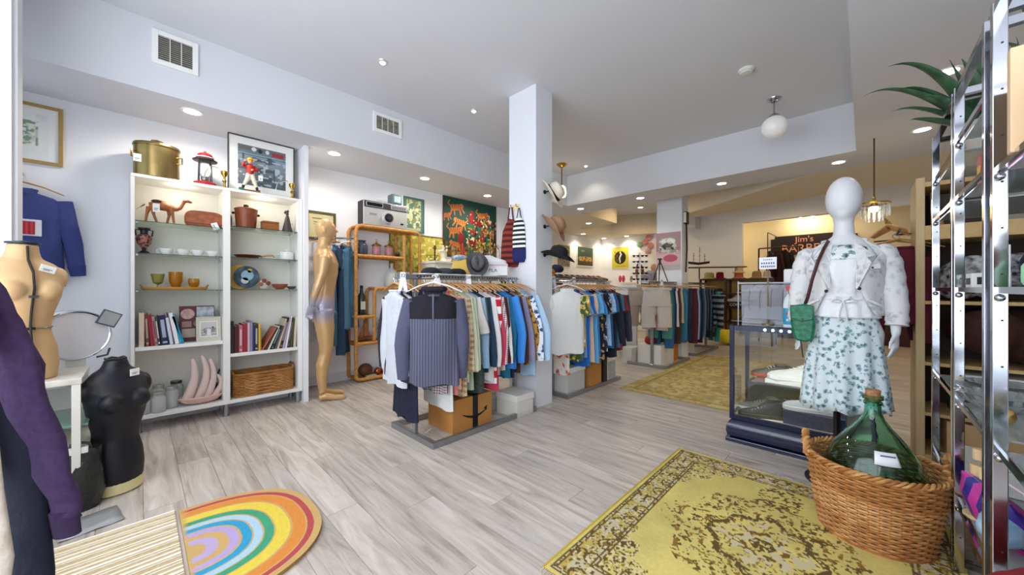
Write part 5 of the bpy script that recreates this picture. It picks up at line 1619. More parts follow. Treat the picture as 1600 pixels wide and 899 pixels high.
for z in (.165, .835):
    for a in ((cx0 + .002, cy0 + .03, z, cx0 + .03, cy1 - .03, z + .035), (cx1 - .03, cy0 + .03, z, cx1 - .002, cy1 - .03, z + .035), (cx0 + .03, cy0 + .002, z, cx1 - .03, cy0 + .03, z + .035), (cx0 + .03, cy1 - .03, z, cx1 - .03, cy1 - .002, z + .035)):
        B().box(*a).obj('frame_rail', NV, T, smooth=False)
CG = glass('f6fbf8', .01)
for a in ((cx0 + .012, cy0 + .03, .2, cx0 + .016, cy1 - .03, .835), (cx1 - .016, cy0 + .03, .2, cx1 - .012, cy1 - .03, .835), (cx0 + .03, cy0 + .012, .2, cx1 - .03, cy0 + .016, .835), (cx0 + .03, cy1 - .016, .2, cx1 - .03, cy1 - .012, .835)):
    B().box(*a).obj('glass_pane', CG, T, smooth=False)
B().box(cx0 + .005, cy0 + .005, .87, cx1 - .005, cy1 - .005, .876).obj('top_glass', CG, T, smooth=False)
B().box(cx0 + .02, cy0 + .02, .165, cx1 - .02, cy1 - .02, .19).obj('floor_board', mat('d6cfc2', .6), T, smooth=False)
B().box(cx0 + .16, cy0 + .03, .43, cx1 - .04, .62, .438).obj('inner_shelf', mat('dfe9e4', .03, trans=.9, key='ish'), T, smooth=False)
for k in range(8):
    y = .51 - k * .047
    B().ball((cx0 - .002, y, .852), (.006, .0085, .0085), 10, 6).obj('led_spot', mat('ffffff', emit=12, key='led'), T)


area('case_fill_light', (cx0 + .04, .34, .833), (0, 0, 0), .02, .5, 4, (1, .97, .92))  # added fill light that brightens the shoes inside the case


def shoe(name, label, x, y, z, rz, up, sole, L=.28, high=False, lace='f0f0f0', rx=0.0):
    T = thing(name, label, 'shoe', (x, y, z), rz)
    T.rotation_euler = (rx, 0, rz)
    s = L / .28
    rows = []
    for t, w, h in ((0, .026, .075), (.06, .034, .085 if not high else .12), (.25, .036, .085 if not high else .135), (.42, .037, .078 if not high else .1), (.6, .043, .058), (.8, .046, .045), (.93, .036, .035), (1.0, .016, .022)):
        xx = (t - .5) * L
        ring = []
        for k in range(14):
            a = 2 * PI * k / 14
            c_, s_ = math.cos(a), math.sin(a)
            ring.append((xx, w * s * c_, .012 + max(0, s_) ** .7 * h * s if s_ > 0 else .012))
        rows.append(ring)
    B().loft(rows).obj('upper', up, T, ang=60)
    sp = [((t - .5) * L * 1.03, w * s) for t, w in ((0, .024), (.1, .038), (.35, .036), (.6, .046), (.8, .05), (.95, .036), (1.0, .012))]
    B().slab(sp + [(a_, -b_) for a_, b_ in sp[::-1]], 0, .026 * s).obj('sole', sole, T, bevel=.003)
    B().tube([(-L * .46, 0, (.088 if not high else .122) * s), (-L * .3, .028 * s, (.092 if not high else .14) * s), (-L * .14, .022 * s, (.09 if not high else .14) * s), (-L * .1, 0, (.088 if not high else .135) * s), (-L * .14, -.022 * s, (.09 if not high else .14) * s), (-L * .3, -.028 * s, (.092 if not high else .14) * s)], .008 * s, 6, closed=True).obj('collar', up, T)
    lb = B()
    for k in range(4):
        xx = -L * .06 + k * L * .07
        lb.tube([(xx, -.026 * s, (.085 - .009 * k) * s), (xx, 0, (.094 - .011 * k) * s), (xx, .026 * s, (.085 - .009 * k) * s)], .003 * s, 5)
    lb.obj('laces', mat(lace, .7), T)['kind'] = 'stuff'
    return T


carton('shoe_box', 'flat white shoe box on the inner glass shelf of the display case', 3.41, .36, .19, .36, .03, mat('eeebe4', .6), z=.438)
shoe('white_sneaker', 'big white sneaker lying on the flat box in the display case', 3.38, .37, .47, R(100), mat('f2f2ee', .5), mat('f6f6f4', .5), .32)
shoe('dark_sneaker', 'black sneaker behind the white one near the mannequin', 3.55, .2, .44, R(80), mat('202226', .6), mat('303236', .6), .3)
shoe('brown_shoe', 'dark brown loafer with orange-red sole at the back of the case', 3.56, .54, .442, R(115), mat('4a4038', .5), mat('b04428', .5), .27)
carton('shoe_box', 'dark grey shoe box standing at the back of the case floor', 3.55, .52, .16, .32, .21, mat('54524e', .7), z=.19)
shoe('grey_runner', 'grey and white trail runner left of the black boot', 3.4, .6, .19, R(95), mat('8c8c8a', .6), mat('d8d8d4', .5), .26)
shoe('black_boot', 'black hiking boot with grey laces in front in the display case', 3.24, .55, .19, R(112), mat('34363c', .6), mat('4a463a', .6), .29, high=True, lace='a8aaae')
shoe('black_boot', 'second black hiking boot behind its mate in the display case', 3.3, .45, .19, R(104), mat('3a3c42', .6), mat('4a463a', .6), .29, high=True, lace='b0b2b6')
carton('shoe_box', 'navy shoe box under the grey canvas sneaker in the display case', 3.30, .25, .2, .33, .1, mat('202c54', .5), z=.19)
shoe('canvas_sneaker', 'pale grey canvas sneaker on the navy box in the display case', 3.26, .27, .291, R(95), mat('a9adb4', .7), mat('e0e0e0', .5), .3)
carton('shoe_box', 'white shoe box low at the mannequin side of the display case', 3.55, .06, .16, .16, .1, mat('d9d5cc', .6), z=.19)

# things on the display case
T = thing('acrylic_display', 'clear bent acrylic jewellery display leaning on the display case', 'display stand', (3.36, .5, .877))
AC = mat('e9ecf6', .06, trans=.75, key='acr')
B().prism([(.0, 0), (.22, 0), (.22, .006), (.012, .008), (-.02, .3), (-.028, .3)], -.2, .2).obj('back_sheet', AC, T, smooth=False, rot=(0, 0, 0))
B().cbox((-.06, .05, .09), (.12, .24, .004), ry=-.9).obj('sloped_sheet', AC, T, smooth=False)
B().cbox((.05, -.08, .05), (.1, .14, .1)).obj('riser_block', AC, T, smooth=False)
for k in range(5):
    B().tube([(-.03, -.14 + k * .07, .26), (-.045, -.14 + k * .07 + .004, .2), (-.06, -.14 + k * .07, .15 - .01 * k)], .0015, 4).obj('necklace', mat('6a6468', .3, .8), T)
T = thing('white_terminal', 'white flat screen back and stand on the display case behind the mannequin', 'screen', (3.45, .24, .877))
B().box(-.03, -.16, .06, .01, .2, .42).obj('screen_back', mat('eff0f4', .35), T, smooth=False, bevel=.01)
B().box(-.1, -.1, 0, .1, .14, .012).obj('stand_foot', mat('e2e4ea', .35), T, smooth=False, bevel=.004)
B().tube([(0, .02, .01), (0, .02, .1)], .018).obj('stand_neck', mat('cfd2d8', .3), T)
T = thing('spray_bottle', 'clear cleaning spray bottle with turquoise label and red cap on the display case', 'bottle', (3.19, .375, .877), R(-90))
B().lathe([(.002, 0), (.036, 0), (.038, .01), (.038, .16), (.03, .2), (.014, .23), (.014, .25), (.002, .25)], 20, sx=1, sy=.7).obj('bottle_body', mat('e2eef4', .15), T)
B().lathe([(.0385, .02), (.039, .025), (.039, .13), (.0385, .135)], 20, sx=1, sy=.71).obj('label_band', mat('2f9fc4', .4), T)
B().box(-.02, -.0285, .09, .02, -.026, .105).obj('label_print', mat('c8283a', .4), T, smooth=False)
B().box(-.015, -.0285, .045, .015, -.026, .06).obj('label_print', mat('e8f4f8', .4), T, smooth=False)
B().cbox((0, -.012, .275), (.03, .07, .03)).tube([(0, -.03, .262), (0, -.04, .235)], .005).obj('trigger_cap', mat('c2202e', .35), T, smooth=False)
T = thing('yellow_figure', 'tiny yellow flower ornament above the spray bottle', 'ornament', (3.3, .285, .877))
B().tube([(0, 0, 0), (0, 0, .16)], .006).lathe([(.002, 0), (.025, 0), (.025, .006), (.002, .006)], 14).obj('stem', mat('d8c890', .5), T)
for k in range(5):
    a = 2 * PI * k / 5
    B().ball((0, .018 * math.cos(a), .175 + .018 * math.sin(a)), (.006, .012, .012), 8, 6).obj('petal', mat('eccb3a', .5), T)
T = thing('counter_sign', 'small handwritten white sign on a thin stand over the display case', 'sign', (3.34, .525, .877), R(-90))
B().tube([(0, 0, 0), (0, 0, .42)], .006).lathe([(.002, 0), (.04, 0), (.04, .006), (.002, .008)], 16).obj('stand', mat('8a8266', .4, .5), T)
B().box(-.055, -.006, .42, .055, 0, .51).obj('card', mat('f4f5fa', .6), T, smooth=False)
for k, (z, x0, x1) in enumerate(((.492, -.03, .03), (.465, -.045, .045), (.44, -.045, .045))):
    n = 5 + k
    for q in range(n):
        x = x0 + (x1 - x0) * (q + .5) / n
        B().cbox((x, -.0068, z), ((x1 - x0) / n * .55, .0012, .013 if k else .007)).obj('pen_mark', mat('3c4a9a' if k < 2 else '2c3270', .6), T, smooth=False)
T = thing('sunglasses_row', 'pair of dark sunglasses on the rail above the acrylic display', 'sunglasses', (3.37, .62, 1.17), R(-90))


def shades(T, dark='14161e'):
    for s in (-1, 1):
        B().prism([(s * .008, .012), (s * .06, .014), (s * .062, -.008), (s * .045, -.022), (s * .02, -.02), (s * .008, -.005)], -.003, .001).obj('lens', mat(dark, .1), T, smooth=False)
        B().tube([(s * .06, 0, .008), (s * .066, .06, .008), (s * .064, .12, -.005)], .0025, 5).obj('temple', mat(dark, .3), T)
    B().tube([(-.01, -.001, .006), (.01, -.001, .006)], .003, 6).obj('bridge', mat(dark, .3), T)


shades(T)
T2 = copy_tree(T)
T2.location = (3.37, .45, 1.17)
T2['label'] = 'second dark sunglasses on the rail, nearer the sign stand'
T['group'] = T2['group'] = 'sunglasses on the counter rail'
T = thing('counter_rail', 'clear rail rack with tiny hooks above the display case', 'display stand', (3.38, .53, .877))
B().tube([(0, -.2, 0), (0, -.2, .33)], .005).tube([(0, .2, 0), (0, .2, .33)], .005).obj('uprights', mat('b9bcc4', .3, .6), T)['kind'] = 'stuff'
B().tube([(0, -.2, .315), (0, .2, .315)], .006).obj('crossbar', mat('d9dce4', .3, .4), T)

# ------------------------------------------------------------------ white female mannequin
MX, MY = 2.88, .085
T = thing('white_mannequin', 'faceless white female mannequin in a printed jacket, white top and floral skirt', 'mannequin', (MX, MY, 0), R(-90))
MW = mat('dcdde0', .45)
b = bodyrings(B(), [(.62, 0, 0, .13, .1), (.8, 0, .01, .165, .115), (.9, 0, .01, .17, .115), (1.02, 0, 0, .13, .09), (1.1, 0, 0, .122, .085), (1.2, 0, -.01, .14, .1), (1.3, 0, -.01, .155, .1), (1.37, 0, 0, .165, .08), (1.42, 0, .005, .1, .06),
                    (1.46, 0, .005, .05, .048), (1.53, 0, -.002, .044, .046), (1.56, 0, -.008, .05, .05)])
for s in (-1, 1):
    b.ball((s * .07, -.085, 1.25), (.055, .05, .055), 14, 10)
b.ball((0, -.012, 1.672), (.083, .095, .128), 24, 18).ball((0, -.03, 1.6), (.05, .06, .06), 16, 10)
for s in (-1, 1):
    b.tube([(s * .13, 0, 1.355), (s * .165, 0, 1.33), (s * .195, .0, 1.18), (s * .212, -.01, 1.05), (s * .208, -.03, .9)], [.045, .045, .036, .03, .02], 12)
    handmesh(b, (s * .208, -.03, .905), (-s * .05, -.12, -1), (-s * .35, -1, 0), .92, .35)
b.obj('body', MW, T, remesh=.0075)
B().tube([(-.03, 0, .0), (-.03, 0, .66)], .017).obj('stand_pole', mat('101014', .3), T)
B().lathe([(.002, 0), (.15, 0), (.15, .01), (.02, .018), (.002, .02)], 32).obj('stand_base', mat('1a1a1e', .3), T, loc=(-.03, 0, 0))
# skirt
SK = mat('d3dfe4', .8, kind='floral', c2='8aa8ae', c3='48626c', scale=34, bump=.1)
rg = []
for t in [k / 10 for k in range(11)]:
    z = 1.03 - t * .575
    hw, hd = .135 + .062 * t ** .8, .1 + .06 * t
    rg.append([((hw + .012 * t * math.sin(a * 11)) * math.cos(a), (hd + .02 * t * math.sin(a * 11)) * math.sin(a), z + (.012 * math.sin(a * 11 + 1) if t == 1 else 0) + (.012 * math.cos(a) if t == 1 else 0)) for a in [2 * PI * k / 88 for k in range(88)]])
B().loft(rg, cap=False).obj('skirt', SK, T, ang=80, solid=.003)
# blouse
BL = mat('e9eaee', .8, bump=.15)
rg = []
for z, hw, hd in ((.985, .155, .118), (1.0, .152, .115), (1.05, .14, .105), (1.085, .13, .095), (1.1, .127, .093), (1.13, .135, .105), (1.2, .15, .128), (1.27, .16, .14), (1.33, .165, .11), (1.36, .15, .085), (1.4, .11, .066)):
    rg.append([((hw + .004 * math.sin(a * 17 + z * 9)) * math.cos(a), (hd + .005 * math.sin(a * 13 + z * 5)) * math.sin(a) - .004, z) for a in [2 * PI * k / 60 for k in range(60)]])
B().loft(rg, cap=False).obj('blouse', BL, T, ang=80, solid=.002)
rg = []
for z, hw, hd in ((1.315, .162, .122), (1.34, .155, .108), (1.37, .135, .088), (1.398, .115, .07)):
    rg.append([((hw + .003) * math.cos(a), (hd + .003) * math.sin(a) - .004, z) for a in [PI * 1.5 - 1.0 + 2.0 * k / 20 for k in range(21)]])
B().loft(rg, cap=False, closed=False).obj('neckline', mat('e6ebec', .8, kind='floral', c2='7f9c9c', c3='39484c', scale=24), T, ang=80, solid=.002, label='flower-printed neckline')
B().tube([(.132 * math.cos(a), .1 * math.sin(a) - .004, 1.09) for a in [2 * PI * k / 30 for k in range(30)]], .006, 6, closed=True).obj('waist_tie', BL, T)
for s in (-1, 1):
    B().tube([(0, -.112, 1.085), (s * .03, -.13, 1.1), (s * .045, -.13, 1.08), (s * .015, -.115, 1.075)], .008, 6).tube([(0, -.112, 1.085), (s * .012, -.125, 1.03), (s * .02, -.13, .96)], .007, 6, flat=.5).obj('bow', BL, T)
# jacket: open fronted shell, collar, sleeves, pockets
JK = mat('dcdcdc', .8, kind='floral', c2='cbccce', c3='aeb1b6', scale=24, bump=.25)
rg = []
NA = 44
for z, hw, hd, g in ((1.0, .165, .135, .95), (1.02, .168, .137, .8), (1.08, .16, .13, .62), (1.15, .166, .138, .42), (1.22, .176, .15, .5), (1.29, .186, .145, .68), (1.34, .192, .11, .86), (1.375, .165, .085, 1.0), (1.405, .115, .07, 1.12), (1.43, .085, .062, 1.25)):
    r = []
    for k in range(NA + 1):
        a = -PI / 2 + g + (2 * PI - 2 * g) * k / NA
        r.append(((hw + .003 * math.sin(a * 9 + z * 20)) * math.cos(a), (hd + .003 * math.sin(a * 7 + z * 13)) * math.sin(a), z))
    rg.append(r)
B().loft(rg, cap=False, closed=False).obj('jacket', JK, T, ang=80, solid=.006)
for s in (-1, 1):
    pts = [(s * .13, .0, 1.365), (s * .165, -.005, 1.345), (s * .188, -.005, 1.28), (s * .2, -.006, 1.18), (s * .21, -.014, 1.08), (s * .213, -.028, .985), (s * .212, -.034, .95)]
    q = []
    for i in range(len(pts) - 1):
        for k in range(4):
            q.append(tuple(Vector(pts[i]).lerp(Vector(pts[i + 1]), k / 4)))
    q.append(pts[-1])
    rr = [(.056 - .011 * (i / (len(q) - 1))) + .0025 * math.sin(i * 1.9) for i in range(len(q))]
    rr[0] = .035; rr[1] = .045; rr[2] = .05
    B().tube(q, rr, 18, flat=1.0, ref=(0, 1, 0)).obj('jacket_sleeve', JK, T, ang=80)
    # lapel
    lp = [(s * .045, -.078, 1.41), (s * .085, -.1, 1.375), (s * .125, -.125, 1.33), (s * .098, -.148, 1.315), (s * .115, -.152, 1.29), (s * .06, -.146, 1.15), (s * .052, -.142, 1.15), (s * .055, -.125, 1.3)]
    v = [Vector(p) + Vector((0, -.006, 0)) for p in lp]
    v2 = [p + Vector((0, .005, 0)) for p in v]
    n = len(lp)
    B().add(v + v2, [tuple(range(n)), tuple(range(n, 2 * n))[::-1]] + [(i, (i + 1) % n, (i + 1) % n + n, i + n) for i in range(n)]).obj('lapel', JK, T, smooth=False)
    B().cbox((s * .115, -.132, 1.268), (.07, .008, .03), rz=s * .35, ry=-s * .15).obj('pocket_flap', JK, T, smooth=False, bevel=.002)
    B().ball((s * .118, -.142, 1.262), .005, 8, 6).obj('pocket_button', mat('26262a', .3), T)
    B().cbox((s * .13, -.12, 1.07), (.07, .008, .012), rz=s * .45, ry=s * .5).obj('welt_pocket', JK, T, smooth=False)
    B().ball((s * .066, -.145, 1.15) if s > 0 else (s * .07, -.142, 1.135), .009, 10, 6).obj('button', mat('1c1c20', .3), T)
B().tube([(.09 * math.cos(a), .066 * math.sin(a) + .006, 1.43 + .01 * math.sin(a)) for a in [-.35 + (PI + .7) * k / 20 for k in range(21)]], .016, 8, flat=.6).obj('jacket_collar', JK, T)

T = thing('green_handbag', 'emerald green handbag with brown strap slung over the mannequin shoulder', 'bag', (MX - .01, MY - .035, 0), R(-90))
GRN = mat('1f7a58', .45, kind='noise', c2='14583f', scale=40, bump=.5)
v = [(-.275, 1.045), (-.2, 1.06), (-.165, 1.045), (-.155, .93), (-.165, .845), (-.2, .83), (-.25, .84), (-.268, .93)]
B().prism([(x, z) for x, z in v], -.12, -.07).obj('pouch', GRN, T, bevel=.012)
B().prism([(-.272, 1.05), (-.16, 1.05), (-.165, .97), (-.215, .95), (-.265, .975)], -.128, -.12).obj('flap', GRN, T, bevel=.003)
B().ball((-.214, -.131, .965), .006, 8, 6).obj('clasp', BRASS, T)
st = [(-.2, -.1, 1.06), (-.185, -.15, 1.1), (-.165, -.165, 1.2), (-.14, -.165, 1.3), (-.115, -.125, 1.38), (-.1, -.04, 1.43), (-.1, .05, 1.42), (-.14, .12, 1.3), (-.19, .12, 1.15), (-.23, .02, 1.08), (-.24, -.07, 1.05)]
q = []
for i in range(len(st) - 1):
    for k in range(3):
        q.append(tuple(Vector(st[i]).lerp(Vector(st[i + 1]), k / 3)))
B().tube(q, .009, 8, flat=.35).obj('strap', mat('4a2226', .5), T)
B().tube([(-.225, -.11, .86), (-.215, -.125, .8), (-.21, -.12, .74)], .003, 6).obj('hanging_cord', mat('1a1a1e', .5), T)

# ------------------------------------------------------------------ round wicker basket and demijohn
BC = (2.40, -.03)
T = thing('round_basket', 'large round wicker basket with twisted handles standing on the yellow rug', 'basket', (BC[0], BC[1], .008))


def rbk(z):
    return .19 + .048 * (z / .34) ** .8


NST = 40


def rf(i, a):
    z = .012 + i * .0118
    r = rbk(z)
    return (r * math.cos(a), r * math.sin(a), z), (math.cos(a), math.sin(a), 0)


for part in range(3):
    b = weave(lambda i, a: rf(i + part * 9, a), 9, .0062, .0045, NST, seg=160)
    o = b.obj('woven_band', mat(('a9703c', 'b8814a', 'a46a36')[part], .5, kind='noise', c2=('c9925a', 'd3a068', 'c48c52')[part], scale=16), T)
    o['kind'] = 'stuff'
for k in range(NST):
    a = 2 * PI * (k + .5) / NST
    B().tube([(rbk(z) * math.cos(a), rbk(z) * math.sin(a), z) for z in (.0, .08, .16, .24, .335)], .0045, 5).obj('stake', wicker_mat(1), T)
for s in range(3):
    B().tube([((rbk(.34) + .009 * math.cos(a * 20 + s * 2 * PI / 3)) * math.cos(a), (rbk(.34) + .009 * math.cos(a * 20 + s * 2 * PI / 3)) * math.sin(a), .338 + .009 * math.sin(a * 20 + s * 2 * PI / 3)) for a in [2 * PI * k / 160 for k in range(160)]], .0065, 5, closed=True).obj('rim_strand', wicker_mat(s), T)
B().lathe([(.002, .0), (.2, .0), (.2, .01), (.002, .01)], 36).obj('bottom', wicker_mat(1), T)
for ang in (R(98), R(-82)):
    for s in range(3):
        pts = []
        for k in range(31):
            t = PI * k / 30
            base = Vector((-.075 * math.cos(t), 0, .06 + .085 * math.sin(t)))
            base += Vector((0, .009 * math.cos(k * .75 + s * 2.1), .009 * math.sin(k * .75 + s * 2.1)))
            pts.append((base.x, base.y + .245, base.z + .27))
        M = Matrix.Rotation(ang - PI / 2, 4, 'Z')
        B().tube([tuple(M @ Vector(p)) for p in pts], .0075, 6).obj('handle_strand', wicker_mat(s + 1), T)
T = thing('demijohn', 'big green glass demijohn with cork sitting in the round wicker basket', 'bottle', (BC[0], BC[1], .02))
DG = mat('b9ead6', .02, trans=1.0, ior=1.4, key='demi')
out = [(.002, 0), (.12, 0), (.15, .015), (.178, .08), (.19, .16), (.188, .24), (.172, .31), (.14, .38), (.1, .44), (.064, .485), (.042, .52), (.031, .55), (.028, .6), (.029, .61), (.037, .613), (.037, .63), (.03, .632)]
inn = [(.024, .63), (.024, .55), (.038, .517), (.06, .48), (.096, .435), (.136, .375), (.167, .308), (.183, .24), (.185, .16), (.173, .085), (.145, .02), (.002, .006)]
B().lathe(out + inn, 48).obj('glass_body', DG, T)
B().lathe([(.002, .6), (.022, .6), (.026, .632), (.028, .655), (.002, .658)], 20).obj('cork', mat('b98a5c', .8, kind='noise', c2='8f6a44', scale=80), T)
B().ring([(.0295, .585), (.034, .59), (.034, .6), (.0295, .605)], 24).obj('neck_ring', DG, T)
lb = B()
rg = []
for z, r in ((.36, .1525), (.385, .1395), (.41, .1245)):
    rg.append([(r * math.cos(a), r * math.sin(a), z) for a in [PI + .02 + .36 * (k / 10) * 1.6 for k in range(11)]])
lb.loft(rg, cap=False, closed=False)
o = lb.obj('paper_label', mat('f1f2f4', .6), T, solid=.0015)
B().cbox((0, 0, 0), (.05, .002, .006)).obj('label_writing', mat('6a6c9a', .6), T, smooth=False, loc=(-.13, -.045, .398), rot=(0, 0, R(-70)))

# ------------------------------------------------------------------ rugs and mats
def rug_fn(w, h):
    base = np.array([.82, .75, .43])

    def fn(X, Y):
        x, y = X - w / 2, Y - h / 2
        n1 = vnoise(X, Y, 9, 1)
        n2 = .6 * vnoise(X, Y, 105, 2) + .4 * vnoise(X, Y, 55, 12)
        n3 = vnoise(X, Y, 38, 3)
        n4 = vnoise(X, Y, 110, 4)
        c = np.tile(base, (len(X), 1)) * (0.93 + .14 * n1 + .06 * (n4 - .5))[:, None]
        d = np.minimum(np.minimum(X, w - X), np.minimum(Y, h - Y))
        dark, brown, pale, old = np.array([.38, .30, .14]), np.array([.56, .42, .16]), np.array([.84, .78, .62]), np.array([.74, .65, .33])

        def put(m, col):
            c[m] = col

        flowers = lambda sx, sy: np.sin(X * sx) * np.sin(Y * sy)
        # main border
        bd = (d > .02) & (d < .155)
        put(bd, old)
        put(bd & (n3 > .5), pale * .92)
        ct = np.abs(((X + Y * .0) * 9.2) % 1 - .5)
        cy = np.abs((Y * 9.2) % 1 - .5)
        ros = np.hypot(((X * 8.5) % 1 - .5), ((Y * 8.5) % 1 - .5))
        put(bd & (ros < .33) & (ros > .24), dark)
        put(bd & (ros < .16) & (n2 > .4), brown)
        put(bd & (n2 > .62), dark)
        put(bd & (n4 > .74), pale)
        for q in (.022, .038, .135, .152):
            put((np.abs(d - q) < .0028) & (n4 > .22), dark * 1.1)
        # corner spandrels with a lobed edge
        hx, hy = w / 2 - .155, h / 2 - .155
        cr = (np.abs(x) / hx) ** 1.6 + (np.abs(y) / hy) ** 1.6
        sp = (d >= .155) & (cr > 1.28 + .07 * np.sin(np.arctan2(y, x) * 26))
        put(sp & (n2 > .57), dark)
        put(sp & (n2 < .3), brown)
        put(sp & (n4 > .7), pale)
        # end bands in the field
        # medallion
        ang = np.arctan2(y * 1.25, x)
        rr = np.hypot(x / .40, y / .36) / (1 + .1 * np.cos(ang * 8) + .12 * np.abs(np.cos(ang * 2)))
        md = rr < 1
        tw = np.sin(rr * 34 + 2.5 * np.sin(ang * 8)) * np.cos(ang * 12 + rr * 9)
        put(md & (n2 > .58) & (rr > .18) & (n3 > .38), dark)
        put(md & (tw > .55) & (n4 > .35), brown)
        put(md & (np.abs(rr - .5) < .035) & (n4 > .3), dark)
        put(md & (np.abs(rr - .2) < .03) & (n4 > .25), brown * .8)
        put(md & (rr < .42) & (n3 > .6), pale * .95)
        put(md & (rr < .12) & (n2 > .45), dark)
        # pendants at both ends of the medallion
        for s in (-1, 1):
            pr_ = np.hypot((x - s * .49) / .12, y / .1)
            put((pr_ < 1) & (n2 > .55), dark)
        return c
    return fn


RW, RH = 1.54, 1.24
T = thing('yellow_rug', 'worn yellow oriental rug with dark floral border and medallion on the wooden floor', 'rug', (1.93, .325, .001))
me = grid_mesh('pile', RW, RH, 380, 306, rug_fn(RW, RH), flat=True)
me.materials.append(mat('ffffff', rough=.95, kind='attr', key='rugattr', bump=.25))
o = bpy.data.objects.new('pile', me)
COL.objects.link(o)
o.parent, o.location = T, (0, 0, .0075)
B().box(-RW / 2, -RH / 2, 0, RW / 2, RH / 2, .0072).obj('backing', mat('b0963c', .9), T, smooth=False)
for s in (-1, 1):
    B().tube([(-RW / 2, s * RH / 2, .005), (0, s * (RH / 2 + .002), .005), (RW / 2, s * RH / 2, .005)], .006, 6).obj('selvedge', mat('c8a83a', .9), T)
for s in (-1, 1):
    b = B()
    for k in range(150):
        y = -RH / 2 + RH * (k + .5) / 150
        l = rnd(.03, .055)
        b.tube([(s * RW / 2, y, .006), (s * (RW / 2 + l * .5), y + rnd(-.006, .006), .004), (s * (RW / 2 + l), y + rnd(-.012, .012), .002)], .0016, 4)
    b.obj('fringe', mat('d8cfb6', .9), T)['kind'] = 'stuff'

T = thing('yellow_runner', 'faded yellow patterned runner rug along the aisle by the far racks', 'rug', (5.35, 1.42, .001))


def run_fn(X, Y):
    n1, n2, n3 = vnoise(X, Y, 6, 5), vnoise(X, Y, 34, 6), vnoise(X, Y, 16, 7)
    c = np.tile(np.array([.76, .67, .43]), (len(X), 1)) * (.9 + .2 * n1)[:, None]
    c[n2 > .66] = [.66, .57, .36]
    c[n3 > .72] = [.8, .74, .5]
    d = np.minimum(np.minimum(X, 3.0 - X), np.minimum(Y, 1.2 - Y))
    c[(np.abs(d - .12) < .012)] = [.6, .5, .26]
    return c


me = grid_mesh('pile', 3.0, 1.2, 240, 100, run_fn, flat=True)
me.materials.append(mat('ffffff', rough=.95, kind='attr', key='rugattr', bump=.25))
o = bpy.data.objects.new('pile', me)
COL.objects.link(o)
o.parent, o.location = T, (0, 0, .0065)
B().box(-1.5, -.6, 0, 1.5, .6, .006).obj('backing', mat('a8924a', .9), T, smooth=False)

# rainbow coir mat: superellipse arch
T = thing('rainbow_mat', 'half round coir doormat printed with a rainbow on the floor by the entrance', 'mat', (.145, 2.075, 0))
AXU, AXV, PW = .50, .435, 2.5


def sup(a, r):
    c_, s_ = math.cos(a), math.sin(a)
    return AXU * r * abs(c_) ** (2 / PW), AXV * r * abs(s_) ** (2 / PW) * (1 if s_ > 0 else -1)


COIR, BANDS = 'c9a468', [(.935, .885, 'b54a4e'), (.87, .76, 'd98a3c'), (.745, .63, 'e2c94a'), (.615, .545, '3f9c74'), (.53, .465, 'a9c9dc'), (.45, .375, '2f9bc4'), (.355, .28, 'b3a0cc'), (.21, .12, 'b7a4c8')]
NR, NA2 = 150, 72
vs, cs, fs = [], [], []
for i in range(NR + 1):
    r = i / NR
    for k in range(NA2 + 1):
        a = -PI / 2 + PI * k / NA2
        x, y = sup(a, max(r, .002))
        vs.append((x, y, 0))
        col = COIR
        if x > .022 * 0:
            for hi, lo, cc in BANDS:
                if lo < r < hi:
                    col = cc
        if x < .012:
            col = COIR
        cs.append(tuple(c_ * rnd(.86, 1.08) for c_ in lin(col)) + (1,))
for i in range(NR):
    for k in range(NA2):
        q = i * (NA2 + 1) + k
        fs.append((q, q + NA2 + 1, q + NA2 + 2, q + 1))
me = bpy.data.meshes.new('coir_top')
me.from_pydata(vs, [], fs)
at = me.color_attributes.new('Col', 'FLOAT_COLOR', 'POINT')
at.data.foreach_set('color', [v_ for c_ in cs for v_ in c_])
me.materials.append(mat('ffffff', rough=.95, kind='attr', key='rugattr', bump=.25))
o = bpy.data.objects.new('coir_top', me)
COL.objects.link(o)
o.parent, o.location = T, (0, 0, .0162)
B().slab([sup(-PI / 2 + PI * k / 48, 1.0) for k in range(49)], .0005, .016).obj('mat_edge', mat('a8854a', .95, bump=.5), T)

T = thing('striped_mat', 'woven natural rug with raised cream stripes beside the rainbow mat', 'rug', (-.19, 2.13, .001))
B().box(-.32, -.55, 0, .32, .42, .006).obj('base_weave', mat('cbb48e', .95, kind='noise', c2='b9a078', scale=50), T, smooth=False)
y, k = -.545, 0
while y < .41:
    wdt = (.012, .006, .009, .005, .016)[k % 5]
    B().box(-.32, y, .006, .32, y + wdt, .0095).obj('stripe', mat('eee6d4', .9), T, smooth=False)
    y += wdt + (.022, .012, .03, .01, .018)[k % 5]
    k += 1
T = thing('silver_sheet', 'flat crumpled grey foil sheet on the floor before the black dress form', 'sheet', (-.15, 2.72, .001), R(10))
B().loft([[(x, y, .004 + .003 * math.sin(x * 60 + y * 40)) for x in (-.12, -.06, 0, .05, .09)] for y in (-.1, -.03, .04, .1)], cap=False, closed=False).obj('sheet', mat('a3a5a8', .4, .2), T, solid=.001)
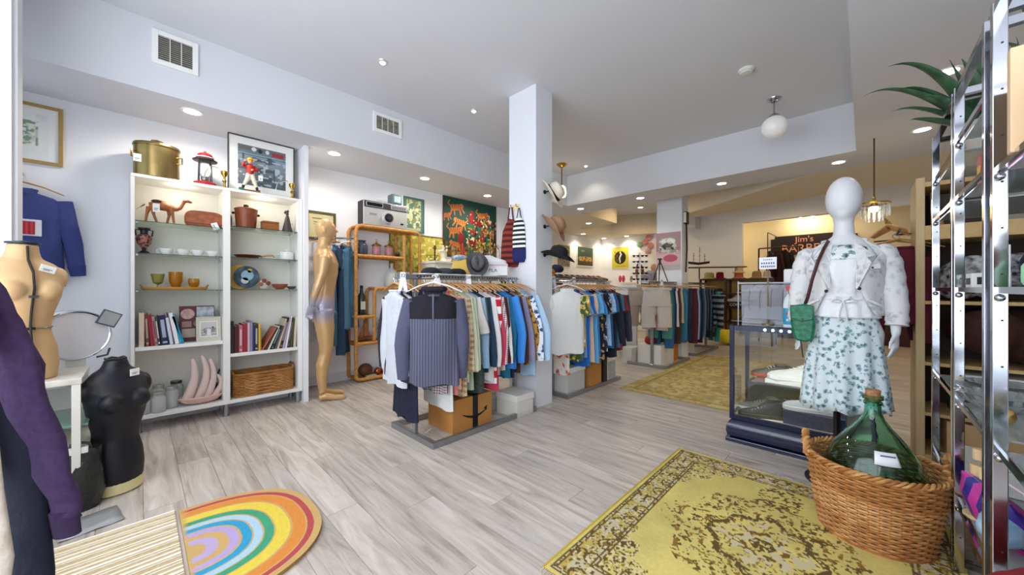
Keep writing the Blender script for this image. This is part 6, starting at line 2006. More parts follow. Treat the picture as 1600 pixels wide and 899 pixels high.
# ------------------------------------------------------------------ chrome etageres along the right
def etagere(u0, u1, label, zs, h=1.96, v0=-.275, v1=-.62, surf=None):
    T = thing('chrome_etagere', label, 'shelf', (0, 0, 0))
    for x in (u0, u1):
        for y in (v0, v1):
            p = B().box(x - .014, y - .014, 0.01, x + .014, y + .014, h).obj('post', CHROME, T, smooth=False, bevel=.002)
            if y == v0:
                hb = B()
                for k in range(14):
                    hb.tube([(x - .0146, y - .003, .15 + k * .13), (x - .0135, y - .003, .15 + k * .13)], .003, 6)
                hb.obj('adjustment_holes', mat('222226', .5), p)['kind'] = 'stuff'
            B().lathe([(.002, 0), (.018, 0), (.018, .008), (.002, .01)], 12).obj('foot', BLACK, T, loc=(x, y, 0))
    for x in (u0, u1):
        for z in (.02, h - .02):
            B().box(x - .012, v1 + .014, z - .012, x + .012, v0 - .014, z + .012).obj('end_rail', CHROME, T, smooth=False)
    for y in (v0, v1):
        B().box(u0 + .014, y - .012, h - .032, u1 - .014, y + .012, h - .008).obj('top_rail', CHROME, T, smooth=False)
    for z in zs:
        B().box(u0 + .016, v1 + .012, z, u1 - .016, v0 - .012, z + .006).obj('glass_shelf', surf or mat('e4eef0', .08, trans=.7, key='etg'), T, smooth=False)
        for y in (v0 + .004, v1 - .004):
            B().box(u0 + .014, y - .004, z - .004, u1 - .014, y + .004, z + .014).obj('shelf_edge', CHROME, T, smooth=False)
        for x in (u0 + .02, u1 - .02):
            B().ball((x, v0 + .002, z - .016), .011, 10, 8).obj('shelf_knob', CHROME, T)
    return T


etagere(2.37, 2.97, 'far chrome etagere beside the demijohn basket with one aloe on top', (.28, .69, 1.14, 1.51, 1.72))
etagere(1.80, 2.31, 'middle chrome etagere holding the aloe pot and glass dish', (.28, .69, 1.14, 1.51, 1.74))
etagere(1.02, 1.70, 'nearest chrome etagere at the right edge of the room', (.28, .69, 1.14, 1.48))


def leaf(base, tip, w, bend, name, m, T):
    b0, t0 = Vector(base), Vector(tip)
    mid = (b0 + t0) / 2 + Vector(bend)
    pts, rr = [], []
    for k in range(13):
        t = k / 12
        pts.append((1 - t) ** 2 * b0 + 2 * t * (1 - t) * mid + t * t * t0)
        rr.append(max(.0012, w * (1 - t) ** 1.05 * (.8 + .5 * min(1, t * 4))))
    d = (t0 - b0)
    ref = Vector((0, 0, 1)).cross(d).cross(d)
    if ref.length < 1e-4:
        ref = Vector((1, 0, 0))
    B().tube(pts, rr, 8, flat=.35, ref=tuple(ref.normalized())).obj(name, m, T, ang=80)


ALO = mat('28452f', .45, kind='noise', c2='3f6444', scale=18)


def aloe(label, loc, tips, pot):
    T = thing('aloe_plant', label, 'plant', loc)
    B().lathe([(.002, 0), (.06, 0), (.085, .14), (.09, .15), (.078, .15), (.07, .12), (.002, .12)], 24).obj('pot', pot, T)
    B().lathe([(.002, .12), (.074, .12), (.07, .128), (.002, .13)], 20).obj('soil', mat('3a2c20', .9), T)
    for tip, w, bend in tips:
        d = Vector((tip[0], tip[1], 0))
        d = d.normalized() * .025 if d.length > .001 else d
        leaf((d.x, d.y, .12), tip, w, bend, 'leaf', ALO, T)


aloe('large aloe with long arching leaves on the far chrome etagere', (2.6, -.40, 1.735),
     [((-.12, .40, .36), .034, (0, .05, .2)), ((-.14, .32, .46), .042, (0, .0, .22)), ((-.02, .24, .22), .034, (0, .1, .08)), ((-.08, .28, .36), .036, (0, .05, .16)), ((-.1, .02, .56), .042, (0, .03, .05)),
      ((.06, .12, .42), .036, (0, .03, .08)), ((.12, .02, .4), .036, (.05, 0, .08)), ((-.02, -.06, .48), .036, (0, -.05, .05)), ((.05, -.14, .35), .034, (0, -.05, .1)), ((.12, .2, .3), .032, (.05, .05, .1)), ((-.12, .2, .28), .034, (-.05, .05, .1)), ((-.02, .12, .46), .04, (0, .0, .03)), ((.03, .3, .3), .034, (0, .05, .12)), ((-.14, .1, .4), .038, (-.03, .0, .08))],
     mat('c9c2b4', .5))
aloe('smaller aloe in a beige pot on the middle chrome etagere', (2.06, -.46, 1.755),
     [((-.05, .1, .4), .024, (0, .02, .04)), ((.04, .05, .45), .026, (0, 0, .05)), ((-.12, -.02, .34), .024, (-.04, 0, .1)), ((.1, -.06, .36), .024, (.04, 0, .08)), ((0, -.14, .38), .024, (0, -.04, .06)), ((.12, .1, .28), .02, (.04, .04, .1)), ((-.02, .0, .48), .024, (0, .02, 0))],
     mat('e2bf94', .5))


def bx(name, label, cat, x, y, z, w, d, h, c, rz=0.0, rx=0.0, group=None, deco=None, **kw):
    T = thing(name, label, cat, (x, y, z), rz, group)
    T.rotation_euler = (rx, 0, rz)
    B().box(-w / 2, -d / 2, 0, w / 2, d / 2, h).obj('body', mat(c, kw.pop('rough', .5), **kw), T, smooth=False, bevel=.003)
    if deco:
        B().box(-w * .35, d / 2, h * .3, w * .35, d / 2 + .0015, h * .7).box(-w / 2 - .0015, -d * .35, h * .3, -w / 2, d * .35, h * .75).obj('printed_label', mat(deco, .6), T, smooth=False)
    return T


def heap(name, label, cat, x, y, z, r, c, c2=None, n=5, seed=1, hgt=.1):
    rs = random.Random(seed)
    b = B()
    for k in range(n):
        b.ball((rs.uniform(-.5, .5) * r, rs.uniform(-.5, .5) * r, hgt * .5 + rs.uniform(0, .3) * hgt), (r * rs.uniform(.4, .65), r * rs.uniform(.4, .65), hgt * .5), 12, 8)
    o = b.obj(name, fab(c, kind='noise', c2=c2 or c, scale=30, bump=.5), loc=(x, y, z), remesh=max(.006, r * .06))
    return tag(o, label, cat)


# middle etagere
bx('red_box', 'small red patterned box on the upper shelf of the middle etagere', 'box', 2.2, -.36, 1.517, .07, .1, .13, 'a8341e', deco='e0b050')
bx('blue_box', 'dark blue box with pink top on the upper shelf of the middle etagere', 'box', 2.08, -.38, 1.517, .09, .12, .12, '2a4a7a', deco='e87aa0')
bx('pink_box', 'pale pink flat box lying across the blue box of the middle etagere', 'box', 2.08, -.38, 1.638, .1, .14, .03, 'e9a0b4')
bx('camera_book', 'small white book with a black drawing on the middle etagere', 'book', 2.2, -.33, 1.147, .1, .09, .06, 'd8d8d4', deco='1a1a1c')
T = bx('cup_card', 'upright white card with a grey glass drawing on the middle etagere', 'card', 2.06, -.34, 1.147, .09, .02, .15, 'f0f0f0')
B().lathe([(.002, 0), (.02, 0), (.006, .01), (.006, .03), (.022, .06), (.022, .09)], 14, sy=.1).obj('glass_drawing', mat('7a7c7e', .6), T, loc=(0, .0125, .03))
heap('khaki_hat', 'folded olive khaki cap at the back of the middle etagere', 'cap', 2.1, -.52, 1.147, .12, '8a8a5c', '77774c', 4, 3, .12)
heap('navy_cloth', 'dark navy folded cloth at the back of the middle etagere', 'clothing', 2.2, -.5, 1.26, .12, '1a2238', '28304a', 5, 4, .12)
bpy.data.objects['navy_cloth'].location.z = 1.147
CRY = mat('f0f4f6', .03, trans=.92, key='cry')


def dish(label, x, y, z, r, h, lobes=14):
    prof = [(.3, 0), (.5, .02), (.9, .6), (1.05, 1.0), (1.0, 1.0), (.85, .6), (.45, .1), (.25, .08)]
    rings = []
    for q, zz in prof:
        rings.append([(r * q * (1 + (.06 * math.cos(a * lobes) if zz > .5 else .02 * math.cos(a * lobes))) * math.cos(a), r * q * (1 + (.06 * math.cos(a * lobes) if zz > .5 else 0)) * math.sin(a), h * zz) for a in [2 * PI * k / (lobes * 6) for k in range(lobes * 6)]])
    return tag(B().loft(rings).obj('crystal_dish', CRY, loc=(x, y, z), ang=60), label, 'dish')


dish('wide wavy edged clear glass dish on the far chrome shelf', 2.22, -.36, .697, .1, .06)
dish('smaller clear scalloped dish behind the wide one', 2.55, -.42, .697, .1, .05, 10)
o = B().ball((0, 0, .03), .03, 16, 12).obj('gold_ball', mat('c9a862', .25, .8), loc=(2.0, -.33, .697))
tag(o, 'small gold ball beside the wavy glass dish', 'ornament')
T = thing('cosmetic_pouch', 'shiny pink and purple striped pouch hanging over the low shelf of the middle etagere', 'bag', (2.1, -.36, .29), 0)
rg = []
for t, w, d in ((0, .12, .04), (.3, .15, .055), (.7, .15, .05), (1, .13, .015)):
    rg.append([(w * math.cos(a), d * math.sin(a), .17 * t) for a in [2 * PI * k / 20 for k in range(20)]])
B().loft(rg).obj('pouch_body', mat('c93aa0', .3, kind='stripex', c2='3a2a8c', scale=3.2), T, ang=60, rot=(R(-20), 0, R(15)))
B().tube([(-.12, -.05, .17), (.12, .02, .17)], .005, 6).obj('zip', mat('f0e0ee', .4), T)
T = thing('artist_figure', 'pale jointed wooden figure on a stand on the lowest shelf of the middle etagere', 'figurine', (2.2, -.31, .287))
PW_ = mat('d8b888', .5, kind='wood', c2='e4c89c', scale=30)
B().tube([(0, 0, 0), (0, 0, .012)], .04, 20).obj('stand', PW_, T)
for n_, pts, r_q in (('torso', [(0, 0, .15), (0, 0, .2)], .022), ('hip', [(0, 0, .12), (0, 0, .145)], .018), ('head', [(0, 0, .22), (0, 0, .26)], .016), ('leg', [(.012, 0, .012), (.012, 0, .12)], .008), ('leg', [(-.012, 0, .03), (-.014, 0, .12)], .008), ('arm', [(.024, 0, .195), (.05, .01, .13)], .007), ('arm', [(-.024, 0, .195), (-.055, .0, .15)], .007)):
    B().tube(pts, r_q, 12).obj(n_, PW_, T)
heap('blue_scarf', 'crumpled pale blue scarf spilling from the lowest middle etagere shelf', 'clothing', 1.98, -.35, .287, .1, '7fa9cc', 'a9c4dc', 5, 6, .1)
# far etagere
bx('white_case', 'flat white box on the lowest shelf of the far etagere', 'box', 2.65, -.42, .287, .3, .22, .1, 'e3e0d8')
bx('tan_case', 'tan vintage suitcase on the floor under the far etagere', 'suitcase', 2.68, -.46, .0, .44, .24, .25, 'c9ad84', deco='8a6a44')
bx('tan_case', 'second tan suitcase on the floor under the middle etagere', 'suitcase', 2.05, -.46, .0, .36, .24, .25, 'cdb48e', deco='8a6a44')
o = bx('glass_block_box', 'dark green box on the far etagere near the wooden shelving', 'box', 2.75, -.42, 1.147, .16, .16, .1, '26352c', deco='a9a890')
heap('knitted_hat', 'black knitted cap with white patch on the far etagere', 'cap', 2.55, -.4, 1.147, .12, '14161c', 'd0d0d0', 5, 8, .14)
# nearest etagere
T = thing('green_cooler', 'green jug cooler with white lid and handle on the nearest etagere', 'cooler', (1.40, -.40, 1.147))
B().lathe([(.002, 0), (.075, 0), (.08, .01), (.082, .12), (.078, .13), (.002, .13)], 28).obj('jug_body', mat('3c7a2c', .4), T)
B().lathe([(.084, .128), (.088, .14), (.086, .18), (.06, .2), (.002, .203)], 28).obj('lid', mat('eeeeea', .4), T)
B().tube([(-.08, .02, .14), (-.095, .04, .08), (-.08, .05, .03)], .01, 8).obj('handle', mat('eeeeea', .4), T)
T.location.z = 1.147
T = thing('dino_cup', 'mint green ceramic figure cup on the nearest etagere', 'cup', (1.555, -.335, 1.147))
b = B().lathe([(.002, 0), (.04, 0), (.05, .02), (.05, .06), (.035, .085), (.002, .09)], 20).ball((.0, .0, .095), (.03, .026, .02), 12, 8)
for k in range(5):
    b.ball((-.045 + .0 * k, .01, .02 + .016 * k), (.012, .008, .008), 8, 6)
b.obj('cup_body', mat('6cc48c', .35, kind='noise', c2='9adca8', scale=30), T)
B().lathe([(.002, .098), (.018, .098), (.016, .112), (.002, .114)], 14).obj('stopper', mat('f2f2f0', .3), T)
bx('red_tin', 'red and yellow tin at the right of the green cup', 'tin', 1.28, -.33, 1.147, .08, .08, .15, 'c8321e', deco='e8c43a')
bx('photo_box', 'small box with rows of black and white pictures behind the green cooler', 'box', 1.58, -.5, 1.147, .08, .06, .16, 'd8d8d8', deco='3a3a3e')
bx('beige_folder', 'upright beige folder on the top shelf of the nearest etagere', 'folder', 1.52, -.36, 1.487, .03, .2, .26, 'e6c49a')
T = bx('leopard_book', 'yellow leopard patterned book on the top shelf of the nearest etagere', 'book', 1.42, -.38, 1.487, .1, .16, .08, 'd8a83a', kind='floral', c2='2c2416', c3='7a5420', scale=60)
bx('teal_book', 'teal blue book leaning on the leopard patterned one', 'book', 1.3, -.38, 1.487, .03, .18, .2, '2a6a80')
for i, (x, y, h) in enumerate(((1.56, -.34, .15), (1.46, -.36, .13), (1.52, -.46, .17), (1.38, -.34, .12), (1.4, -.48, .15))):
    o = B().lathe([(.002, 0), (.035, 0), (.036, .005), (.008, .015), (.008, h * .45), (.03, h * .55), (.038, h), (.035, h), (.027, h * .58), (.002, h * .5)], 20).obj('crystal_goblet', CRY, loc=(x, y, .697))
    tag(o, 'clear crystal goblet on the nearest etagere, ' + ('at its left front corner', 'second from the left corner', 'tallest of the back pair', 'right of the front pair', 'right one of the back pair')[i], 'glass', 'crystal goblets on the nearest etagere')
o = B().ball((0, 0, .045), .045, 16, 12).obj('two_tone_ball', mat('e8c820', .5), loc=(1.30, -.33, .697))
tag(o, 'yellow and green ball at the right of the crystal goblets', 'ball')
bo = B().ball((0, 0, .0), (.0455, .0455, .0455), 16, 12)
bo.v = [(x, y, min(z, -.005)) for x, y, z in bo.v]
bo.obj('green_half', mat('2c8a4c', .5), o, loc=(0, 0, .045))
heap('red_cloth', 'deep red velvet cloth draped on the lowest shelf of the nearest etagere', 'clothing', 1.5, -.36, .287, .16, '7c1424', '8e1c2c', 7, 9, .16)
heap('crochet_ball', 'teal and white crocheted pouch above the red cloth', 'bag', 1.58, -.5, .287, .1, '6ab0ac', 'd8e8e4', 4, 10, .28)
heap('pink_cloth', 'dusty pink knitted cloth behind the red velvet', 'clothing', 1.35, -.5, .287, .12, 'b0627c', 'a04c68', 5, 12, .2)
o = B().cbox((0, 0, .13), (.012, .05, .26), ry=.25).cbox((0.03, 0, .02), (.07, .04, .012)).obj('ribbon_card', mat('f0eef2', .5), loc=(1.66, -.33, .287), smooth=False)
o.location.x = 1.60
tag(o, 'white card strip leaning by the red velvet cloth', 'card')

# ------------------------------------------------------------------ wooden shelving facing the room on the right
PINE = mat('c9ac7c', .6, kind='wood', c2='d8bf92', scale=14)
PINEX = mat('c9a468', .6, kind='woodx', c2='d8b880', scale=14)
T = thing('pine_shelving', 'tall pale pine shelving unit behind the chrome etageres', 'shelf', (0, 0, 0))
x0, x1 = 3.5, 3.88
B().add([(x0, -.28, 0), (x1, -.28, 0), (x1, -.28, 1.86), (x0, -.28, 1.86), (x0, -.24, 0), (x1, -.24, 0), (x1, -.24, 1.86), (x0, -.24, 1.86)], [(0, 1, 2, 3), (4, 7, 6, 5), (0, 4, 5, 1), (3, 2, 6, 7), (0, 3, 7, 4), (1, 5, 6, 2)]).obj('side_panel', PINE, T, smooth=False, bevel=.003)
B().box(x0, -1.54, 0, x1, -1.5, 1.86).obj('side_panel', PINE, T, smooth=False)
for z, h in ((1.8, .03), (1.46, .09), (1.05, .02), (.66, .02), (.34, .02), (.06, .03)):
    B().box(x0, -1.5, z, x1, -.28, z + h).obj('shelf_board', PINEX, T, smooth=False)
B().box(x1 - .01, -1.5, .06, x1, -.28, 1.83).obj('back_panel', mat('3a2c20', .8), T, smooth=False)
for y in (-.75,):
    B().box(x0, y, .66, x0 + .03, y + .02, 1.05).obj('divider', PINE, T, smooth=False)
# contents of the pine shelving
heap('brown_leather_coat', 'folded dark brown leather coat along the middle pine shelf', 'clothing', 3.66, -.62, .68, .26, '3a1e14', '4a281a', 8, 13, .28)
heap('black_hoodie', 'black folded hoodie with white lettering on the pine shelf', 'clothing', 3.64, -.48, 1.07, .18, '121318', 'c9cacc', 6, 14, .22)
heap('navy_blanket', 'dark blue folded blanket on the upper part of the pine shelving', 'clothing', 3.66, -.9, 1.07, .22, '151c30', '1e2840', 6, 15, .26)
heap('green_jacket', 'olive folded jacket on the pine shelf beyond the hoodie', 'clothing', 3.62, -.78, 1.3, .16, '6c7058', '80846a', 4, 16, .12)
bpy.data.objects['green_jacket'].location = (3.68, -1.2, 1.07)
bx('tan_box', 'long tan cardboard box on the low pine shelf', 'box', 3.66, -.72, .08, .3, .7, .24, 'cda878')
bx('green_crate', 'dark green plastic crate on the lower pine shelf', 'crate', 3.66, -.7, .36, .3, .6, .2, '1f5a2c', deco='2c7a3c')
bx('white_papers', 'flat stack of white paper bags on the green crate', 'paper', 3.66, -.7, .562, .28, .56, .06, 'e4e6ea')
bx('wooden_picture', 'dark brown wooden frame standing in the top pine compartment', 'frame', 3.7, -.45, 1.552, .03, .2, .22, '3a2418')
bx('grey_box', 'grey archive box in the top pine compartment', 'box', 3.68, -.72, 1.552, .22, .22, .2, '8a8474')
o = B().tube([(0, 0, 0), (.01, .02, .22)], [.03, .012], 12).obj('wooden_figurine', mat('b08a54', .5), loc=(3.58, -.34, 1.552))
tag(o, 'slim carved wooden figurine in the top pine compartment', 'figurine')
bx('red_book', 'small dark red book in the top pine compartment by the carved figurine', 'book', 3.6, -.55, 1.552, .12, .03, .16, '8c2a22')
T = bx('dark_chest', 'dark wood box on the floor below the pine shelving', 'box', 3.3, -.95, 0, .3, .5, .3, '2c1c14')
# dark red cardigans hanging at the side panel
G5 = 'wine red garments on the pine shelving side'
for i, (x, y, c, lb) in enumerate(((3.58, -.17, '5c1226', 'wine red cardigan hanging at the side of the pine shelving, nearer the camera'), (3.72, -.16, '4a1020', 'darker wine red cardigan behind the other on the pine shelving side'))):
    garment('red_cardigan', lb, 'clothing', (x, y, 1.5), R(90 - 4), fab(c), G5, L=.52, w=.1, sleeve='long', thick=.05, swing=.0)
    h = place_hanger(HGW, (x, y, 1.53), R(86))
    h['label'] = 'wooden hanger on the pine shelving side, ' + ('front' if i == 0 else 'rear') + ' one of two'
T = thing('side_peg_rail', 'short iron peg rail on the pine shelving side carrying garments', 'rail', (0, 0, 0))
B().tube([(3.52, -.17, 1.54), (3.84, -.17, 1.54)], .008).tube([(3.84, -.24, 1.54), (3.84, -.17, 1.54)], .006).obj('rail', mat('3a3632', .4, .6), T)
T = thing('peg_hangers', 'loose bundle of spare wooden hangers above the wine red cardigans', 'hanger bundle', (3.75, -.14, 1.55), R(75))
for k in range(5):
    B().tube([(-.09, k * .02, -.03 + .01 * k), (0, k * .02, .02 + .008 * k), (.09, k * .02, -.03)], .007, 6).obj('hanger_arms', HWOOD, T)
    B().tube([(0, k * .02, .02), (.005 * k, k * .02, .07 + .01 * k)], .003, 5).obj('hanger_hook', BRASS, T)
B().tube([(-.08, .04, -.06), (.08, .04, -.06)], .005).obj('rest_bar', mat('3a3632', .4, .6), T)
# chandelier
T = thing('crystal_chandelier', 'small brass chandelier with hanging crystal prisms behind the mannequin head', 'light', (4.95, -.07, 1.9))
B().tube([(0, 0, .12), (0, 0, .7)], .006).obj('chain', mat('6a5430', .3, .8), T)
B().lathe([(.002, 0), (.02, .0), (.03, .05), (.012, .1), (.012, .13), (.002, .14)], 16).obj('stem', BRASS, T)
B().ring([(.105, .06), (.115, .06), (.115, .075), (.105, .075)], 28).obj('ring_frame', BRASS, T)
for k in range(20):
    a = 2 * PI * k / 20
    B().cbox((.11 * math.cos(a), .11 * math.sin(a), 0), (.014, .006, .11), rz=a + PI / 2).obj('prism', CRY, T, smooth=False)
for k in range(10):
    a = 2 * PI * k / 10
    B().cbox((.06 * math.cos(a), .06 * math.sin(a), -.05), (.014, .006, .1), rz=a + PI / 2).obj('prism', CRY, T, smooth=False)
B().ball((0, 0, .02), .035, 12, 8).obj('bulb', mat('fff0d0', emit=6, key='chb'), T)
lamp((4.95, -.07, 1.86), 4, (1, .85, .6), .05)

# ------------------------------------------------------------------ hats and knitwear on the white pillar
def hat(label, loc, c, band, rx, rz, r=.15, cr=.075, h=.1, curl=.03, crease=.02):
    T = thing('hat', label, 'hat', loc)
    T.rotation_euler = (rx, 0, rz)
    mm = fab(c, bump=.2)
    rg = []
    for q in (cr / r * .98, .75, .9, 1.0, .985, .88, cr / r * .9):
        lo = q in (.985, .88) or q == cr / r * .9
        rg.append([(r * q * math.cos(a) * .88, r * q * math.sin(a) * 1.05, curl * (abs(math.cos(a)) ** 3) * max(0, q - .5) * 2 - (.004 if lo else 0)) for a in [2 * PI * k / 36 for k in range(36)]])
    B().loft(rg, cap=False).obj('brim', mm, T, ang=70)
    rg = []
    for q, z in ((1.0, 0), (.98, h * .3), (.93, h * .7), (.85, h * .95), (.6, h * 1.02), (.2, h * .9), (.02, h * .88)):
        rg.append([(cr * q * math.cos(a) * .88, cr * q * math.sin(a) * 1.1, z - (crease * (1 - abs(math.cos(a))) if z > h * .6 else 0)) for a in [2 * PI * k / 36 for k in range(36)]])
    B().loft(rg, cap=False).obj('crown', mm, T, ang=70)
    B().loft([[(cr * q * math.cos(a) * .885, cr * q * math.sin(a) * 1.105, z) for a in [2 * PI * k / 36 for k in range(36)]] for q, z in ((1.02, .004), (1.015, .03), (.99, .03), (1.0, .004))], cap=False).obj('hat_band', mat(band, .5), T)
    return T


hat('ivory straw hat with dark brown band, top hat on the pillar', (2.8, 2.17, 2.07), 'e6dcc8', '3a1c16', R(58), R(20), .16, .085, .11)
hat('light brown felt cowboy hat, middle one on the pillar', (2.8, 2.16, 1.74), 'a07c5c', '8a6a4c', R(52), R(24), .165, .085, .12, .05, .03)
hat('black felt cowboy hat, lowest on the pillar', (2.79, 2.10, 1.45), '1b1c1e', '3a2e2a', R(18), R(20), .165, .085, .11, .05, .03)
for i, z in enumerate((2.1, 1.76, 1.48)):
    o = B().tube([(0, 0, 0), (0, -.05, .0)], .006, 8).tube([(0, .0, 0), (0, -.006, 0)], .02, 12).obj('pillar_hook', BLACK, loc=(2.79, 2.26, z))
    tag(o, ('top', 'middle', 'lowest')[i] + ' black hat hook on the pillar side', 'hook', 'hat hooks on the pillar')
T = thing('knit_bag', 'dark red knitted bag with orange stripes hanging on the pillar', 'bag', (2.63, 2.57, 1.97), R(-60))
rg = []
for z, w, d in ((-.12, .03, .01), (-.16, .05, .025), (-.24, .085, .035), (-.4, .1, .045), (-.56, .105, .04), (-.6, .1, .02)):
    rg.append([(w * math.cos(a), d * math.sin(a), z + .006 * math.cos(a * 3)) for a in [2 * PI * k / 24 for k in range(24)]])
B().loft(rg).obj('bag_body', fab('4a0e14', kind='stripez', c2='8e3422', scale=5.5, bump=.4), T, ang=70)
B().tube([(-.03, 0, -.15), (-.01, 0, 0), (.012, 0, 0), (.03, 0, -.15)], .007, 6).obj('strap', fab('5c1016'), T)
T = thing('striped_bag', 'black and white striped knitted bag with blue base behind the red one', 'bag', (2.635, 2.46, 1.95), R(-75))
rg = []
for z, w, d in ((-.1, .03, .008), (-.15, .06, .018), (-.3, .075, .02), (-.42, .075, .02)):
    rg.append([(w * math.cos(a), d * math.sin(a), z) for a in [2 * PI * k / 24 for k in range(24)]])
B().loft(rg).obj('bag_body', fab('14161a', kind='stripez', c2='e8ece8', scale=7, bump=.4), T, ang=70)
B().loft([[(w * math.cos(a), d * math.sin(a), z) for a in [2 * PI * k / 24 for k in range(24)]] for z, w, d in ((-.41, .077, .022), (-.5, .078, .024), (-.54, .06, .014))]).obj('bag_base', fab('1a2060'), T, ang=70)
B().tube([(-.03, 0, -.13), (-.005, 0, 0), (.005, 0, 0), (.03, 0, -.13)], .005, 6).obj('strap', BLACK, T)
T = thing('coat_hook', 'small brass twin hook on the pillar above the knitted bags', 'hook', (2.66, 2.52, 1.97))
B().box(-.006, -.05, -.03, 0, .06, .03).obj('plate', mat('e4d8b4', .5), T, smooth=False)
for y in (-.03, .04):
    B().tube([(-.005, y, 0), (-.035, y, 0), (-.04, y, .025)], .005, 6).obj('prong', BRASS, T)

# ------------------------------------------------------------------ things on top of the front rack
T = thing('rack_top_board', 'narrow white shelf board lying on the back of the front rack', 'shelf', (2.06, 2.63, 1.262))
B().box(-.45, -.1, 0, .5, .14, .012).obj('board', WHITE, T, smooth=False)
ZT = 1.2745
B().box(-.44, -.11, -.005, -.42, -.1, .0).obj('bracket', STEEL, T, smooth=False)
T = thing('white_shoebox', 'white shoe box with dark FILA lettering on top of the front rack'.replace('FILA ', 'brand '), 'box', (2.43, 2.60, ZT), YAW - R(90))
B().box(-.13, -.07, 0, .13, .07, .085).obj('body', mat('eceaea', .5), T, smooth=False, bevel=.002)
B().box(-.134, -.074, .085, .134, .074, .112).obj('lid', mat('f2f0f0', .5), T, smooth=False, bevel=.002)
B().box(-.134, -.0748, .093, .134, -.0738, .098).box(-.134, -.0748, .103, .134, -.0738, .107).obj('stripe_print', mat('a83a48', .5), T, smooth=False)
text('FILA', .045, mat('1a1c30', .5), T, (-.01, -.0712, .048), name='brand_lettering')
shoe('white_trainer', 'white trainer standing on the lettered shoe box', 2.43, 2.60, ZT + .112, YAW - R(90) + .2, mat('efeef0', .5), mat('dcdce0', .5), .24)
T = thing('flat_box', 'grey flat lidded box under the white trainer beside the shoe box', 'box', (2.25, 2.66, ZT), YAW - R(90))
B().box(-.05, -.06, 0, .06, .06, .14).obj('body', mat('6c6a70', .5, kind='stripez', c2='d0ced0', scale=9), T, smooth=False, bevel=.002)
for i, (x, y, c, lb) in enumerate(((1.72, 2.62, '20222a', 'flat black cap on the front rack, leftmost'), (1.86, 2.62, '3a3c48', 'slate cap with white trim next to the black one'), (1.99, 2.62, '181a20', 'second black cap on the front rack'))):
    T = thing('flat_hat', lb, 'cap', (x, y, ZT), YAW - R(90) + i * .2)
    B().lathe([(.002, .0), (.075, 0), (.085, .015), (.07, .04), (.04, .052), (.002, .055)], 22, sy=.9).obj('crown', fab(c), T)
    B().slab([(.06 * math.cos(a) * 1.2, -.05 - .05 * math.sin(a)) for a in [PI * k / 10 for k in range(11)]], .004, .012).obj('peak', fab(c), T)
T = thing('yellow_tote', 'mustard yellow folded tote with a denim scrap behind the front rail', 'bag', (2.10, 2.71, ZT))
B().prism([(-.1, 0), (.1, 0), (.08, .15), (-.06, .13)], -.03, .03, Matrix.Rotation(YAW - R(90), 4, 'Z')).obj('tote_body', fab('d8b458'), T, bevel=.01)
B().ball((.0, 0, .16), (.09, .05, .03), 12, 8).obj('denim_scrap', fab('5f86a8', kind='noise', c2='d8dde0', scale=30), T)
hat('big grey and black sun hat standing upright on the front rack', (2.19, 2.58, ZT + .1), '58565a', '1a1a1e', R(70), YAW - R(70), .12, .07, .09)
bpy.data.objects['flat_box'].location = (2.27, 2.72, ZT)
# ------------------------------------------------------------------ left wall behind the front rack
T = thing('tiger_tapestry', 'large dark green and red picture of orange tigers on the left wall', 'tapestry', (3.845, 4.68, 2.12))
TW_, TH_ = 1.11, .945
B().box(-TW_ / 2 - .008, -.018, -TH_ / 2, TW_ / 2 + .008, 0, TH_ / 2).obj('panel_edge', mat('5a2a1c', .6), T, smooth=False)
sh = [('g', 0, 1, '1c4436', '17493f'), ('n', 0, 0, 1, .35, 9, .5, '2c2a18', 2), ('n', 0, 0, 1, .25, 18, .55, '7a4a1c', 12), ('n', .55, .2, 1, .7, 8, .52, '3a1a16', 4)]


def tiger(cx, cy, s, flip=1, col='c8702a'):
    f = flip
    L_ = [('e', cx, cy, .09 * s, .05 * s, col, .25 * f), ('e', cx + .09 * s * f, cy + .035 * s, .038 * s, .042 * s, col), ('e', cx - .06 * s * f, cy - .01 * s, .045 * s, .055 * s, col),
          ('l', cx - .08 * s * f, cy - .03 * s, cx - .1 * s * f, cy - .12 * s, .014 * s, col), ('l', cx - .04 * s * f, cy - .04 * s, cx - .03 * s * f, cy - .12 * s, .014 * s, col),
          ('l', cx + .06 * s * f, cy - .03 * s, cx + .08 * s * f, cy - .11 * s, .014 * s, col), ('l', cx + .09 * s * f, cy, cx + .14 * s * f, cy - .07 * s, .013 * s, col),
          ('l', cx - .1 * s * f, cy + .01 * s, cx - .15 * s * f, cy + .05 * s, .009 * s, col), ('l', cx - .15 * s * f, cy + .05 * s, cx - .12 * s * f, cy + .1 * s, .009 * s, col)]
    for q in range(5):
        L_.append(('l', cx + (-.07 + .035 * q) * s * f, cy + .04 * s, cx + (-.08 + .035 * q) * s * f, cy - .02 * s, .005 * s, '4a2412'))
    return L_


